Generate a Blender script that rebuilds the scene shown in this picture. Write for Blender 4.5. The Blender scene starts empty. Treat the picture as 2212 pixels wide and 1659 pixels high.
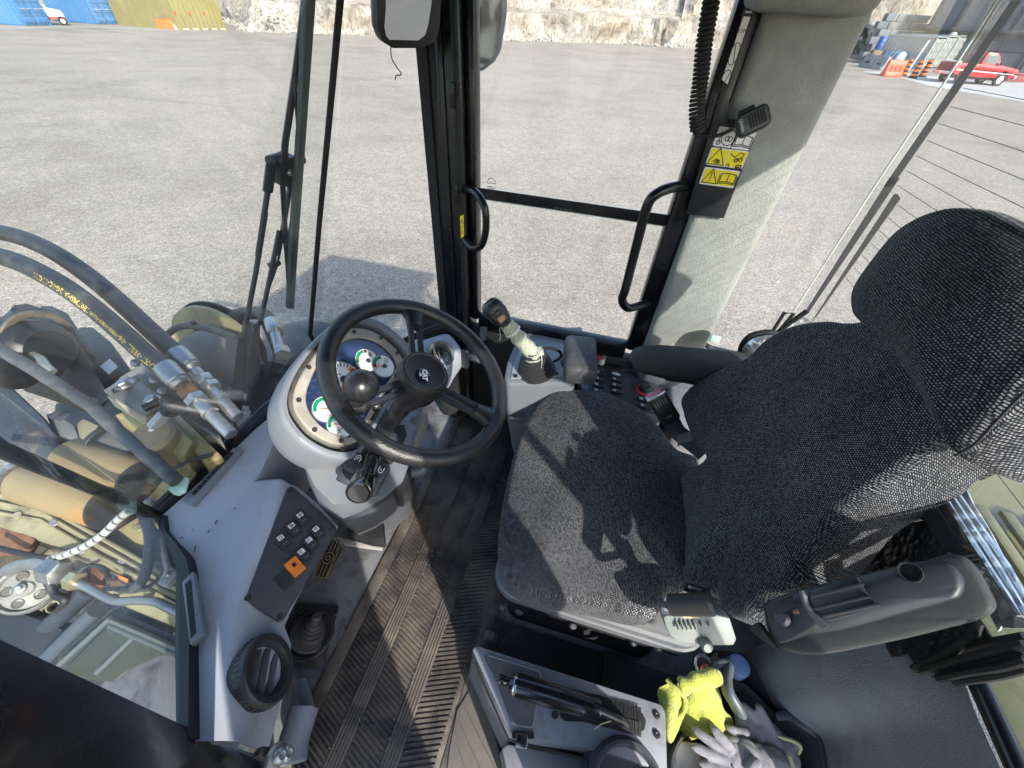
import bpy, bmesh, math, random
from mathutils import Vector, Matrix, noise
from math import sin, cos, pi, radians, sqrt
random.seed(7)
S = bpy.context.scene
COL = S.collection
V = Vector
# ---------------------------------------------------------------- camera
FPX, CX, CY = 830.6, 1106.0, 829.5            # measured on a 2212 x 1659 view of the photograph
nad = V((1045 - CX, 1705 - CY, FPX)).normalized()
up = -nad
fw = V((-3963 - CX, -312 - CY, FPX)); fw = (fw - up * fw.dot(up)).normalized()
lf = up.cross(fw)
RM = Matrix((fw, lf, up))                      # camera vector -> machine axes (x forward, y left, z up)
EYE = V((0, 0, 1.35))
cam = bpy.data.cameras.new('camera')
cam.lens = FPX / 2212 * 36; cam.sensor_width = 36; cam.clip_start = 0.02; cam.clip_end = 600
co = bpy.data.objects.new('camera', cam); COL.objects.link(co)
m = Matrix((( RM[0][0], -RM[0][1], -RM[0][2]), (RM[1][0], -RM[1][1], -RM[1][2]), (RM[2][0], -RM[2][1], -RM[2][2]))).to_4x4()
m.translation = EYE
co.matrix_world = m
S.camera = co
# ---------------------------------------------------------------- light
SUN_DIR = V((0.70, -0.71, -0.66)).normalized()   # the way the light travels
w = bpy.data.worlds.new('World'); S.world = w; w.use_nodes = True
nt = w.node_tree; bg = nt.nodes['Background']
sky = nt.nodes.new('ShaderNodeTexSky'); sky.sky_type = 'NISHITA'; sky.sun_disc = False
el = math.asin(-SUN_DIR.z)
sky.sun_elevation = el
sky.sun_rotation = math.atan2(-SUN_DIR.x, -SUN_DIR.y)
sky.air_density = 1.0; sky.dust_density = 1.2; sky.ozone_density = 1.0
nt.links.new(sky.outputs[0], bg.inputs[0]); bg.inputs[1].default_value = 0.15
sl = bpy.data.lights.new('sun', 'SUN'); sl.energy = 2.4; sl.angle = radians(0.8); sl.color = (1.0, 0.95, 0.87)
so = bpy.data.objects.new('sun', sl); COL.objects.link(so)
so.rotation_euler = SUN_DIR.to_track_quat('-Z', 'Y').to_euler(); so.location = (-10, 10, 14)
vs = S.view_settings
vs.view_transform = 'Standard'; vs.look = 'None'; vs.gamma = 1.0; vs.use_curve_mapping = False
vs.exposure = 1.78
S.render.engine = 'CYCLES'
cy = S.cycles
cy.max_bounces = 10; cy.diffuse_bounces = 5; cy.glossy_bounces = 4; cy.transparent_max_bounces = 24; cy.transmission_bounces = 8
cy.use_denoising = True; cy.caustics_reflective = False; cy.caustics_refractive = False
cy.sample_clamp_indirect = 6.0
# ---------------------------------------------------------------- measuring
def ray(u, v): return (RM @ V((u - CX, v - CY, FPX))).normalized()
def A(u, v, x=None, y=None, z=None):
    d = ray(u, v)
    i, q = (0, x) if x is not None else (1, y) if y is not None else (2, z)
    return EYE + d * ((q - EYE[i]) / d[i])
def AP(u, v, p, n):
    d = ray(u, v); n = V(n)
    return EYE + d * ((V(p) - EYE).dot(n) / d.dot(n))
def AD(u, v, dist): return EYE + ray(u, v) * dist
def crop(ox, oy, wd, px=2212):
    k = wd / px * 2212 / 4032; a, b = ox * 2212 / 4032, oy * 2212 / 4032
    return lambda x, y: (a + x * k, b + y * k)
K1, K2, K3, K4 = crop(0, 0, 1344), crop(1344, 0, 1344), crop(2688, 0, 1344), crop(0, 800, 1344)
K5, K6, K7, K8 = crop(1000, 1100, 1200), crop(1800, 1100, 1100), crop(2688, 700, 1344, 2012), crop(0, 1700, 1100)
K9, K10, K11, K12 = crop(600, 1700, 900), crop(800, 2200, 1100), crop(1800, 2200, 1100), crop(2500, 1900, 1532)
K13, K14, KR, KL = crop(0, 2300, 1100), crop(1800, 1400, 1500), crop(3300, 0, 732), crop(0, 0, 900)
KM = crop(1500, 1650, 500, 1106)
# ---------------------------------------------------------------- materials
def _n(nt, t, **kw):
    n = nt.nodes.new(t)
    for k, v in kw.items(): setattr(n, k, v)
    return n
def ramp(nt, src, stops):
    r = _n(nt, 'ShaderNodeValToRGB'); e = r.color_ramp.elements
    while len(e) < len(stops): e.new(0.5)
    for q, (p, c) in zip(e, stops):
        q.position = p; q.color = (*c, 1) if len(c) == 3 else c
    nt.links.new(src, r.inputs[0]); return r.outputs[0]
def tex(nt, kind, scale, coord='Object', detail=4.0, rough=0.55, dist=0.0, stretch=None):
    tc = _n(nt, 'ShaderNodeTexCoord'); src = tc.outputs[coord]
    if stretch:
        mp = _n(nt, 'ShaderNodeMapping'); mp.inputs['Scale'].default_value = stretch
        nt.links.new(src, mp.inputs[0]); src = mp.outputs[0]
    t = _n(nt, 'ShaderNodeTex' + kind); t.inputs['Scale'].default_value = scale
    if kind == 'Noise':
        t.inputs['Detail'].default_value = detail; t.inputs['Roughness'].default_value = rough; t.inputs['Distortion'].default_value = dist
    nt.links.new(src, t.inputs['Vector']); return t
def mixc(nt, f, a, b, mode='MIX'):
    x = _n(nt, 'ShaderNodeMix', data_type='RGBA', blend_type=mode)
    for s, v in ((x.inputs[0], f), (x.inputs[6], a), (x.inputs[7], b)):
        if hasattr(v, 'is_output'): nt.links.new(v, s)
        else: s.default_value = v if isinstance(v, (int, float)) else (*v, 1) if len(v) == 3 else v
    return x.outputs[2]
def bump(nt, h, strength, dist=0.002):
    b = _n(nt, 'ShaderNodeBump'); b.inputs['Strength'].default_value = strength; b.inputs['Distance'].default_value = dist
    nt.links.new(h, b.inputs['Height']); return b.outputs[0]
MATS = {}
def M(name, col=(.5, .5, .5), rough=.5, metal=0.0, var=.12, vs=6.0, grain=None, gstr=.25, gdist=.0006, dirt=None, dscale=5.0, dth=(.5, .72), coat=0.0, spec=.5, emit=None):
    """procedural surface: base colour with soft variation, fine grain relief and patchy dirt"""
    if name in MATS: return MATS[name]
    mt = bpy.data.materials.new(name); mt.use_nodes = True; nt = mt.node_tree
    b = nt.nodes['Principled BSDF']
    b.inputs['Metallic'].default_value = metal; b.inputs['Specular IOR Level'].default_value = spec
    b.inputs['Coat Weight'].default_value = coat; b.inputs['Coat Roughness'].default_value = .08
    t = tex(nt, 'Noise', vs, detail=6)
    lo = tuple(c * (1 - var) for c in col); hi = tuple(min(1, c * (1 + var)) for c in col)
    c = ramp(nt, t.outputs['Fac'], [(.3, lo), (.7, hi)])
    t2 = tex(nt, 'Noise', vs * 5, detail=8, rough=.65)
    if dirt:
        t3 = tex(nt, 'Noise', dscale, detail=9, rough=.68, dist=.4)
        f = ramp(nt, t3.outputs['Fac'], [(dth[0], (0, 0, 0)), (dth[1], (1, 1, 1))])
        c = mixc(nt, f, c, dirt)
    nt.links.new(c, b.inputs['Base Color'])
    r = ramp(nt, t2.outputs['Fac'], [(.25, (max(0, rough - .1),) * 3), (.75, (min(1, rough + .12),) * 3)])
    nt.links.new(r, b.inputs['Roughness'])
    if grain:
        g = tex(nt, 'Noise', grain, detail=3, rough=.6)
        nt.links.new(bump(nt, g.outputs['Fac'], gstr, gdist), b.inputs['Normal'])
    if emit:
        b.inputs['Emission Color'].default_value = (*emit[0], 1); b.inputs['Emission Strength'].default_value = emit[1]
    MATS[name] = mt; return mt
def glass_mat(name, tint, dust=.03, rough=.0, ior=1.45, streak=True):
    mt = bpy.data.materials.new(name); mt.use_nodes = True; nt = mt.node_tree
    nt.nodes.remove(nt.nodes['Principled BSDF']); out = nt.nodes['Material Output']
    tr = _n(nt, 'ShaderNodeBsdfTransparent'); tr.inputs[0].default_value = (*tint, 1)
    gl = _n(nt, 'ShaderNodeBsdfGlossy'); gl.inputs['Roughness'].default_value = rough
    fr = _n(nt, 'ShaderNodeFresnel'); fr.inputs[0].default_value = ior
    ge = _n(nt, 'ShaderNodeNewGeometry'); mm = _n(nt, 'ShaderNodeMix'); mm.inputs[2].default_value = ior; mm.inputs[3].default_value = 1 / ior
    nt.links.new(ge.outputs['Backfacing'], mm.inputs[0]); nt.links.new(mm.outputs[0], fr.inputs[0])
    m1 = _n(nt, 'ShaderNodeMixShader'); nt.links.new(fr.outputs[0], m1.inputs[0]); nt.links.new(tr.outputs[0], m1.inputs[1]); nt.links.new(gl.outputs[0], m1.inputs[2])
    df = _n(nt, 'ShaderNodeBsdfDiffuse'); df.inputs[0].default_value = (.62, .63, .6, 1)
    t = tex(nt, 'Noise', 5.0, detail=9, rough=.7, stretch=(1, 1, .35) if streak else None)
    f = ramp(nt, t.outputs['Fac'], [(.35, (dust * .4,) * 3), (.75, (dust * 1.9,) * 3)])
    m2 = _n(nt, 'ShaderNodeMixShader'); nt.links.new(f, m2.inputs[0]); nt.links.new(m1.outputs[0], m2.inputs[1]); nt.links.new(df.outputs[0], m2.inputs[2])
    nt.links.new(m2.outputs[0], out.inputs[0]); MATS[name] = mt; return mt
# ---------------------------------------------------------------- objects
def thing(name, label, cat, loc=(0, 0, 0), group=None):
    o = bpy.data.objects.new(name, None); COL.objects.link(o); o.location = loc; o.empty_display_size = .1
    o['label'] = label; o['category'] = cat
    if group: o['group'] = group
    o['_w'] = list(loc); return o
def tag(o, label=None, cat=None, group=None, kind=None):
    for k, v in (('label', label), ('category', cat), ('group', group), ('kind', kind)):
        if v: o[k] = v
    return o
def link(name, me, mat, parent=None, loc=None):
    o = bpy.data.objects.new(name, me); COL.objects.link(o)
    if mat and not len(me.materials): me.materials.append(mat)
    if loc is not None: o.location = loc
    o['_w'] = list(o.location)
    if parent is not None:
        o.parent = parent; o.location = V(o['_w']) - V(parent['_w'])
    return o
def fin(name, bm, mat, parent=None, ang=38, recalc=True):
    """link a bmesh built in world coordinates as ONE object with its origin in its middle"""
    if recalc: bmesh.ops.recalc_face_normals(bm, faces=bm.faces)
    a = radians(ang)
    for f in bm.faces: f.smooth = True
    for e in bm.edges:
        if len(e.link_faces) == 2: e.smooth = e.calc_face_angle(0) < a
        else: e.smooth = True
    lo = V((1e9,) * 3); hi = -lo
    for v in bm.verts:
        for i in range(3): lo[i] = min(lo[i], v.co[i]); hi[i] = max(hi[i], v.co[i])
    c = (lo + hi) / 2
    for v in bm.verts: v.co -= c
    me = bpy.data.meshes.new(name); bm.to_mesh(me); bm.free()
    if isinstance(mat, (list, tuple)):
        for q in mat: me.materials.append(q)
        mat = None
    return link(name, me, mat, parent, c)
def again(o, parent, loc, rot=None, scale=None):
    c = o.copy(); COL.objects.link(c); c.parent = parent
    c['_w'] = list(loc); c.location = V(loc) - (V(parent['_w']) if parent else V((0, 0, 0)))
    if rot is not None: c.rotation_euler = rot
    if scale is not None: c.scale = scale
    return c
def frame(z, x=None):
    z = V(z).normalized(); x = V(x) if x is not None else (V((1, 0, 0)) if abs(z.x) < .9 else V((0, 1, 0)))
    x = (x - z * x.dot(z)).normalized(); return x, z.cross(x), z
def bev(bm, off, seg=2, edges=None, ang=25):
    es = edges if edges is not None else [e for e in bm.edges if len(e.link_faces) == 2 and e.calc_face_angle(0) > radians(ang)]
    if off > 0 and es: bmesh.ops.bevel(bm, geom=es, offset=off, segments=seg, profile=.5, affect='EDGES', clamp_overlap=True)
def add_box(bm, c, d, ax=None):
    X, Y, Z = ax if ax else (V((1, 0, 0)), V((0, 1, 0)), V((0, 0, 1)))
    c = V(c); vs = []
    for i in (-1, 1):
        for j in (-1, 1):
            for k in (-1, 1): vs.append(bm.verts.new(c + X * (i * d[0] / 2) + Y * (j * d[1] / 2) + Z * (k * d[2] / 2)))
    for q in ((0, 1, 3, 2), (4, 6, 7, 5), (0, 4, 5, 1), (2, 3, 7, 6), (0, 2, 6, 4), (1, 5, 7, 3)): bm.faces.new([vs[i] for i in q])
    return vs
def box(name, c, d, mat, parent=None, b=0.0, seg=2, ax=None):
    bm = bmesh.new(); add_box(bm, c, d, ax); bmesh.ops.recalc_face_normals(bm, faces=bm.faces); bev(bm, b, seg); return fin(name, bm, mat, parent)
def add_prism(bm, pts, ext):
    ext = V(ext); a = [bm.verts.new(V(p)) for p in pts]; b = [bm.verts.new(V(p) + ext) for p in pts]; n = len(pts)
    bm.faces.new(a); bm.faces.new(b[::-1])
    for i in range(n): bm.faces.new((a[i], b[i], b[(i + 1) % n], a[(i + 1) % n]))
def prism(name, pts, ext, mat, parent=None, b=0.0, seg=2):
    bm = bmesh.new(); add_prism(bm, pts, ext); bmesh.ops.recalc_face_normals(bm, faces=bm.faces); bev(bm, b, seg); return fin(name, bm, mat, parent)
def cr(pts, n=6, closed=False):
    """smooth curve through points"""
    P = [V(p) for p in pts]; N = len(P); out = []
    for i in range(N if closed else N - 1):
        p0 = P[i - 1] if (closed or i > 0) else P[0] * 2 - P[1]
        p1, p2 = P[i], P[(i + 1) % N]
        p3 = P[(i + 2) % N] if (closed or i + 2 < N) else P[-1] * 2 - P[-2]
        for k in range(n):
            t = k / n
            out.append(.5 * ((2 * p1) + (p2 - p0) * t + (2 * p0 - 5 * p1 + 4 * p2 - p3) * t * t + (3 * p1 - p0 - 3 * p2 + p3) * t ** 3))
    if not closed: out.append(P[-1])
    return out
def add_tube(bm, pts, r, seg=10, closed=False, caps=True, flat=None):
    P = [V(p) for p in pts]; N = len(P); rr = r if callable(r) else (lambda i: r)
    rings = []; nrm = None
    for i in range(N):
        t = (P[(i + 1) % N] - P[i - 1]) if (closed or 0 < i < N - 1) else (P[1] - P[0] if i == 0 else P[-1] - P[-2])
        if t.length < 1e-9: t = V((0, 0, 1))
        t.normalize()
        if nrm is None: nrm = frame(t)[0] if flat is None else (V(flat) - t * V(flat).dot(t)).normalized()
        nrm = nrm - t * nrm.dot(t)
        nrm = nrm.normalized() if nrm.length > 1e-6 else frame(t)[0]
        bn = t.cross(nrm); R = rr(i); ra, rb = (R if isinstance(R, tuple) else (R, R))
        rings.append([bm.verts.new(P[i] + nrm * (ra * cos(2 * pi * k / seg)) + bn * (rb * sin(2 * pi * k / seg))) for k in range(seg)])
    for i in range(N if closed else N - 1):
        a, b = rings[i], rings[(i + 1) % N]
        for k in range(seg): bm.faces.new((a[k], a[(k + 1) % seg], b[(k + 1) % seg], b[k]))
    if caps and not closed: bm.faces.new(rings[0][::-1]); bm.faces.new(rings[-1])
def tube(name, pts, r, mat, parent=None, seg=10, closed=False, smooth=0, flat=None):
    if smooth: pts = cr(pts, smooth, closed)
    bm = bmesh.new(); add_tube(bm, pts, r, seg, closed, flat=flat); return fin(name, bm, mat, parent, 45)
def add_lathe(bm, prof, org, axis, seg=24, x=None, sx=1.0, sy=1.0, caps=True):
    X, Y, Z = frame(axis, x); org = V(org); rings = []
    for r, h in prof:
        rings.append([bm.verts.new(org + Z * h + X * (r * sx * cos(2 * pi * k / seg)) + Y * (r * sy * sin(2 * pi * k / seg))) for k in range(seg)] if r > 1e-6 else [bm.verts.new(org + Z * h)])
    for a, b in zip(rings, rings[1:]):
        for k in range(seg):
            k2 = (k + 1) % seg
            if len(a) > 1 and len(b) > 1: bm.faces.new((a[k], a[k2], b[k2], b[k]))
            elif len(b) > 1: bm.faces.new((a[0], b[k2], b[k]))
            elif len(a) > 1: bm.faces.new((a[k], a[k2], b[0]))
    if caps and len(rings[0]) > 1: bm.faces.new(rings[0][::-1])
    if caps and len(rings[-1]) > 1: bm.faces.new(rings[-1])
def lathe(name, prof, org, axis, mat, parent=None, seg=24, x=None, sx=1.0, sy=1.0, ang=38, caps=True):
    bm = bmesh.new(); add_lathe(bm, prof if caps else list(prof) + [prof[0]], org, axis, seg, x, sx, sy, caps)
    if not caps: bmesh.ops.remove_doubles(bm, verts=bm.verts, dist=1e-5)
    return fin(name, bm, mat, parent, ang)  #; return fin(name, bm, mat, parent, ang)
def ring(name, c, axis, r0, r1, h, mat, parent=None, seg=40, x=None, b=.15):
    d = (r1 - r0) * b
    bm = bmesh.new(); X, Y, Z = frame(axis, x); c = V(c)
    prof = [(r0, 0), (r0, h - d), (r0 + d, h), (r1 - d, h), (r1, h - d), (r1, 0)]
    rs = [[bm.verts.new(c + Z * q + X * (r * cos(2 * pi * k / seg)) + Y * (r * sin(2 * pi * k / seg))) for k in range(seg)] for r, q in prof]
    for i in range(len(rs)):
        a, bb = rs[i], rs[(i + 1) % len(rs)]
        for k in range(seg): bm.faces.new((a[k], a[(k + 1) % seg], bb[(k + 1) % seg], bb[k]))
    return fin(name, bm, mat, parent)
def loft(name, rings, mat, parent=None, closed=True, caps=True, ang=38, b=0):
    bm = bmesh.new(); R = [[bm.verts.new(V(p)) for p in r] for r in rings]; n = len(R[0])
    for a, c in zip(R, R[1:]):
        for k in range(n if closed else n - 1): bm.faces.new((a[k], a[(k + 1) % n], c[(k + 1) % n], c[k]))
    if caps and closed: bm.faces.new(R[0][::-1]); bm.faces.new(R[-1])
    if b: bmesh.ops.recalc_face_normals(bm, faces=bm.faces); bev(bm, b)
    return fin(name, bm, mat, parent, ang)
def sheet(name, grid, thick, mat, parent=None, ang=40, wob=0.0):
    """grid of points given a thickness (solid skin)"""
    bm = bmesh.new(); G = [[bm.verts.new(V(p)) for p in r] for r in grid]
    for a, c in zip(G, G[1:]):
        for k in range(len(a) - 1): bm.faces.new((a[k], a[k + 1], c[k + 1], c[k]))
    bmesh.ops.recalc_face_normals(bm, faces=bm.faces)
    if thick: bmesh.ops.solidify(bm, geom=bm.faces[:], thickness=thick)
    return fin(name, bm, mat, parent, ang)
def rrect(w, h, r, n=4):
    out = []
    for cx_, cy_, a0 in ((w / 2 - r, h / 2 - r, 0), (-w / 2 + r, h / 2 - r, pi / 2), (-w / 2 + r, -h / 2 + r, pi), (w / 2 - r, -h / 2 + r, 3 * pi / 2)):
        for k in range(n + 1): a = a0 + pi / 2 * k / n; out.append((cx_ + r * cos(a), cy_ + r * sin(a)))
    return out
def plate(name, c, ax, w, h, t, mat, parent=None, r=.004, b=0.0, n=4):
    """rounded plate lying in the ax[0]-ax[1] plane, thickness along ax[2]"""
    c = V(c); X, Y, Z = ax
    pts = [c + X * p + Y * q for p, q in rrect(w, h, min(r, w / 2.01, h / 2.01), n)]
    bm = bmesh.new(); add_prism(bm, pts, Z * t); bmesh.ops.recalc_face_normals(bm, faces=bm.faces)
    if b:
        top = [e for e in bm.edges if all((v.co - c).dot(Z) > t * .9 for v in e.verts)] if t > 0 else []
        bev(bm, b, 2, top)
    return fin(name, bm, mat, parent)
def text(name, s, size, c, ax, mat, parent=None, ext=.0003, align='CENTER', sp=1.0, sx=1.0, bold=0.0):
    cu = bpy.data.curves.new(name, 'FONT'); cu.body = s; cu.size = size; cu.align_x = align; cu.align_y = 'CENTER'; cu.extrude = ext; cu.space_character = sp
    cu.resolution_u = 2; cu.offset = bold
    o = bpy.data.objects.new(name, cu); COL.objects.link(o)
    bpy.context.view_layer.update()
    me = bpy.data.meshes.new_from_object(o.evaluated_get(bpy.context.evaluated_depsgraph_get()))
    bpy.data.objects.remove(o); bpy.data.curves.remove(cu)
    X, Y, Z = ax; c = V(c)
    for v in me.vertices: q = v.co.copy(); v.co = X * (q.x * sx) + Y * q.y + Z * q.z
    me.name = name; me.materials.clear()
    return link(name, me, mat, parent, c)
def strokes(name, lines, wid, c, ax, mat, parent=None, t=.0004):
    """pictogram drawn with thin raised bars: lists of (x, y) polylines in metres on the plane"""
    bm = bmesh.new(); X, Y, Z = ax; c = V(c)
    for ln in lines:
        for (x0, y0), (x1, y1) in zip(ln, ln[1:]):
            d = V((x1 - x0, y1 - y0, 0)); L = d.length
            if L < 1e-7: continue
            d /= L; e = X * d.x + Y * d.y; n_ = Z.cross(e)
            mid = c + X * ((x0 + x1) / 2) + Y * ((y0 + y1) / 2)
            add_box(bm, mid + Z * t / 2, (L + wid, wid, t), (e, n_, Z))
    return fin(name, bm, mat, parent)
def circ(x, y, r, n=14, a0=0, a1=2 * pi): return [(x + r * cos(a0 + (a1 - a0) * k / n), y + r * sin(a0 + (a1 - a0) * k / n)) for k in range(n + 1)]
def pillow(name, outline, nrm, mat, parent=None, bulge=.04, thick=.08, edge=.03, dip=None, rings=16, sub=4, tuck=.85, fn=None, smooth=0):
    """upholstery: a closed outline swelling along nrm, rounded edge, straight flank behind it; unrolled UVs in metres"""
    O = cr(outline, sub, True); n = len(O); c = sum(O, V((0, 0, 0))) / n; nz = V(nrm).normalized(); X, Y, _ = frame(nz, V((0, 1, 0)))
    bm = bmesh.new(); uvl = bm.loops.layers.uv.new('UVMap'); R = []; UV = {}
    prof = []
    for i in range(rings + 1):
        s = i / rings; prof.append((s * .9, bulge * (1 - (s * .9) ** 2.6)))
    zr = prof[-1][1]
    for i in range(1, 6):
        a = i / 5 * pi / 2; prof.append((.9 + .1 * sin(a), zr - edge * (1 - cos(a)) - .0))
    zb = prof[-1][1]
    prof += [(1.0, zb - thick * .35), (.99, zb - thick * .75), (tuck, zb - thick)]
    ctr = None
    for s, h in prof:
        if s < 1e-6:
            p = c + nz * (h + (fn(0, 0) if fn else 0)); v = bm.verts.new(p); R.append([v]); UV[v] = (0, 0); continue
        row = []
        for k in range(n):
            d = O[k] - c; q = c + d * s; x, y = (q - c).dot(X), (q - c).dot(Y)
            v = bm.verts.new(q + nz * (h + (fn(x, y) if fn and s < 1.001 else (fn(x, y) if fn else 0))))
            L = d.length; ex = (zb - h) if s >= .985 else 0
            UV[v] = (d.dot(X) * s + d.dot(X) / L * ex, d.dot(Y) * s + d.dot(Y) / L * ex); row.append(v)
        R.append(row)
    for a, b in zip(R, R[1:]):
        for k in range(n):
            k2 = (k + 1) % n
            if len(a) == 1: bm.faces.new((a[0], b[k2], b[k]))
            else: bm.faces.new((a[k], a[k2], b[k2], b[k]))
    bm.faces.new(R[-1])
    for f in bm.faces:
        for l in f.loops: l[uvl].uv = UV[l.vert]
    for _ in range(smooth): bmesh.ops.smooth_vert(bm, verts=bm.verts, factor=.5, use_axis_x=True, use_axis_y=True, use_axis_z=True)
    return fin(name, bm, mat, parent, 60)
UPV = V((0, 0, 1))

PX, PY = -.08, .42
# ---------------------------------------------------------------- setting
GZ = -1.15
def gz(x, y): return GZ + .0225 * max(0.0, -.9 * y - .45 * x - 5)
def gp(u, v):
    d = ray(u, v); t = 1.0
    while t < 300:
        p = EYE + d * t
        if p.z <= gz(p.x, p.y): return V((p.x, p.y, gz(p.x, p.y)))
        t += .04
    return p
def hz(base, u, v):
    """height at which the sight line (u, v) passes over the vertical through base"""
    d = ray(u, v); r = sqrt(base.x ** 2 + base.y ** 2); return EYE.z + d.z / sqrt(d.x ** 2 + d.y ** 2) * r
def asphalt():
    mt = bpy.data.materials.new('weathered asphalt'); mt.use_nodes = True; nt = mt.node_tree; b = nt.nodes['Principled BSDF']
    vo = tex(nt, 'Voronoi', 74.0); n1 = tex(nt, 'Noise', 150.0, detail=3); n2 = tex(nt, 'Noise', .35, detail=8, rough=.62); n5 = tex(nt, 'Noise', 9.0, detail=8, rough=.85); n6 = tex(nt, 'Voronoi', 14.0); n3 = tex(nt, 'Noise', 3.2, detail=7, rough=.7)
    chips = ramp(nt, vo.outputs['Color'], [(.12, (.170, .147, .119)), (.45, (.278, .245, .202)), (.8, (.375, .334, .278)), (.97, (.51, .468, .405))])
    gr = ramp(nt, n1.outputs['Fac'], [(.3, (.62, .62, .62)), (.7, (1.3, 1.3, 1.3))])
    c = mixc(nt, 1.0, chips, gr, 'MULTIPLY')
    big = ramp(nt, n2.outputs['Fac'], [(.3, (.80, .785, .77)), (.5, (1, 1, 1)), (.7, (1.13, 1.10, 1.06))])
    c = mixc(nt, 1.0, c, big, 'MULTIPLY')
    st = tex(nt, 'Noise', .22, detail=9, rough=.72, stretch=(.35, 1, 1), dist=.6)
    st2 = ramp(nt, st.outputs['Fac'], [(.57, (1, 1, 1)), (.66, (.76, .75, .74))])
    c = mixc(nt, 1.0, c, st2, 'MULTIPLY')
    md = ramp(nt, n3.outputs['Fac'], [(.3, (.92, .92, .92)), (.7, (1.06, 1.06, 1.06))])
    c = mixc(nt, 1.0, c, md, 'MULTIPLY')
    c = mixc(nt, 1.0, c, ramp(nt, n5.outputs['Fac'], [(.33, (.86, .855, .85)), (.5, (1, 1, 1)), (.67, (1.16, 1.16, 1.15))]), 'MULTIPLY')
    c = mixc(nt, .15, c, mixc(nt, 1.0, c, ramp(nt, n6.outputs['Color'], [(.1, (.6, .6, .6)), (.9, (1.5, 1.5, 1.5))]), 'MULTIPLY'))
    nt.links.new(c, b.inputs['Base Color']); b.inputs['Roughness'].default_value = .9; b.inputs['Specular IOR Level'].default_value = .25
    nt.links.new(bump(nt, vo.outputs['Distance'], .4, .003), b.inputs['Normal'])
    return mt
def axis_pts():
    a = [0]
    s = 2.0
    while a[-1] < 420:
        a.append(a[-1] + s)
        if a[-1] > 70: s *= 1.35
    return [-q for q in a[:0:-1]] + a
ax_ = axis_pts()
bm = bmesh.new(); G = [[bm.verts.new((x, y, min(gz(x, y), GZ + 3.2))) for y in ax_] for x in ax_]
for a, c in zip(G, G[1:]):
    for k in range(len(a) - 1): bm.faces.new((a[k], c[k], c[k + 1], a[k + 1]))
o = fin('ground', bm, asphalt()); tag(o, kind='structure')
# pale concrete strips in front of the parked truck and the far containers
conc = M('pale concrete', (.42, .42, .40), .85, var=.12, vs=1.2, grain=60, gstr=.3)
def strip(name, pts, mat, dz=.006):
    P = [gp(*p) for p in pts]; n = len(P) // 2
    g = []
    for i in range(n):
        a, b = P[i], P[-1 - i]; row = []
        for k in range(9):
            q = a.lerp(b, k / 8); row.append(V((q.x, q.y, gz(q.x, q.y) + dz)))
        g.append(row)
    o = sheet(name, g, 0, mat); return tag(o, kind='structure')
strip('concrete_apron', [KR(290, 850), KR(700, 915), KR(1050, 1010), KR(1480, 1095), KR(2212, 1215), KR(2212, 985), KR(1900, 985), KR(1350, 935), KR(900, 880), KR(560, 852)], conc)
strip('gravel_edge', [(0, 62), (60, 63), (110, 60), (200, 59), (330, 66), (430, 66), (430, 64.5), (330, 62), (200, 57), (110, 58), (60, 57.5), (0, 56.5)], M('pale gravel', (.30, .29, .265), .9, vs=2, grain=30), .006)
# quarry face
def rockmat():
    mt = bpy.data.materials.new('quarried limestone'); mt.use_nodes = True; nt = mt.node_tree; b = nt.nodes['Principled BSDF']
    n1 = tex(nt, 'Noise', .55, detail=12, rough=.72); n2 = tex(nt, 'Noise', .16, detail=6, rough=.6); vo = tex(nt, 'Voronoi', 2.2); n3 = tex(nt, 'Noise', 4, detail=10, rough=.75, stretch=(1, 1, .3))
    c = ramp(nt, n1.outputs['Fac'], [(.28, (.09, .078, .062)), (.42, (.21, .188, .158)), (.55, (.33, .308, .272)), (.72, (.46, .44, .405))])
    f = ramp(nt, n2.outputs['Fac'], [(.5, (0, 0, 0)), (.66, (.75,) * 3)])
    c = mixc(nt, f, c, (.27, .205, .14))
    k = ramp(nt, n3.outputs['Fac'], [(.38, (.45, .42, .38)), (.5, (1, 1, 1)), (.75, (1.15, 1.12, 1.05))])
    c = mixc(nt, 1.0, c, k, 'MULTIPLY')
    nt.links.new(c, b.inputs['Base Color']); b.inputs['Roughness'].default_value = .95
    nt.links.new(bump(nt, n1.outputs['Fac'], .8, .25), b.inputs['Normal']); return mt
rock = rockmat()
mid_ = [(q.x, q.y) for q in (gp(545, 68), gp(760, 75), gp(1000, 85), gp(1200, 91), gp(1400, 98), gp(1500, 105), gp(1850, 140) * 1.4)]
base = [(110, -22), (76, -52), (60, -56), (mid_[0][0] + 6, mid_[0][1] - 6)] + mid_ + [(-26, -70), (-48, -96), (-90, -112), (-140, -115)]
bl = cr([(x, y, 0) for x, y in base], 26)
g = []
for i, p in enumerate(bl):
    row = []
    t = (bl[min(i + 1, len(bl) - 1)] - bl[max(i - 1, 0)]).normalized(); nrm = V((t.y, -t.x, 0))
    if nrm.y > 0 and abs(nrm.y) > .1: nrm = -nrm
    for k in range(34):
        h = k * .42; back = h * .42 + (1.6 if h > 2.6 else 0) + (2.2 if h > 6.4 else 0)
        q = V((p.x, p.y, 0)) + nrm * back
        d1 = noise.fractal(V((q.x * .14, q.y * .14, h * .22)), .9, 2.1, 5) * 1.3
        d2 = abs(noise.noise(V((q.x * .9, q.y * .9, h * .25)))) * .7
        q = q - nrm * (d1 + d2) * min(1, .25 + h / 2)
        row.append(V((q.x, q.y, min(gz(p.x, p.y), GZ + 3.2) - .3 + h + noise.noise(V((q.x * .8, q.y * .8, h))) * .22)))
    g.append(row)
o = sheet('quarry_face', g, 0, rock, ang=25); tag(o, kind='structure')
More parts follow.
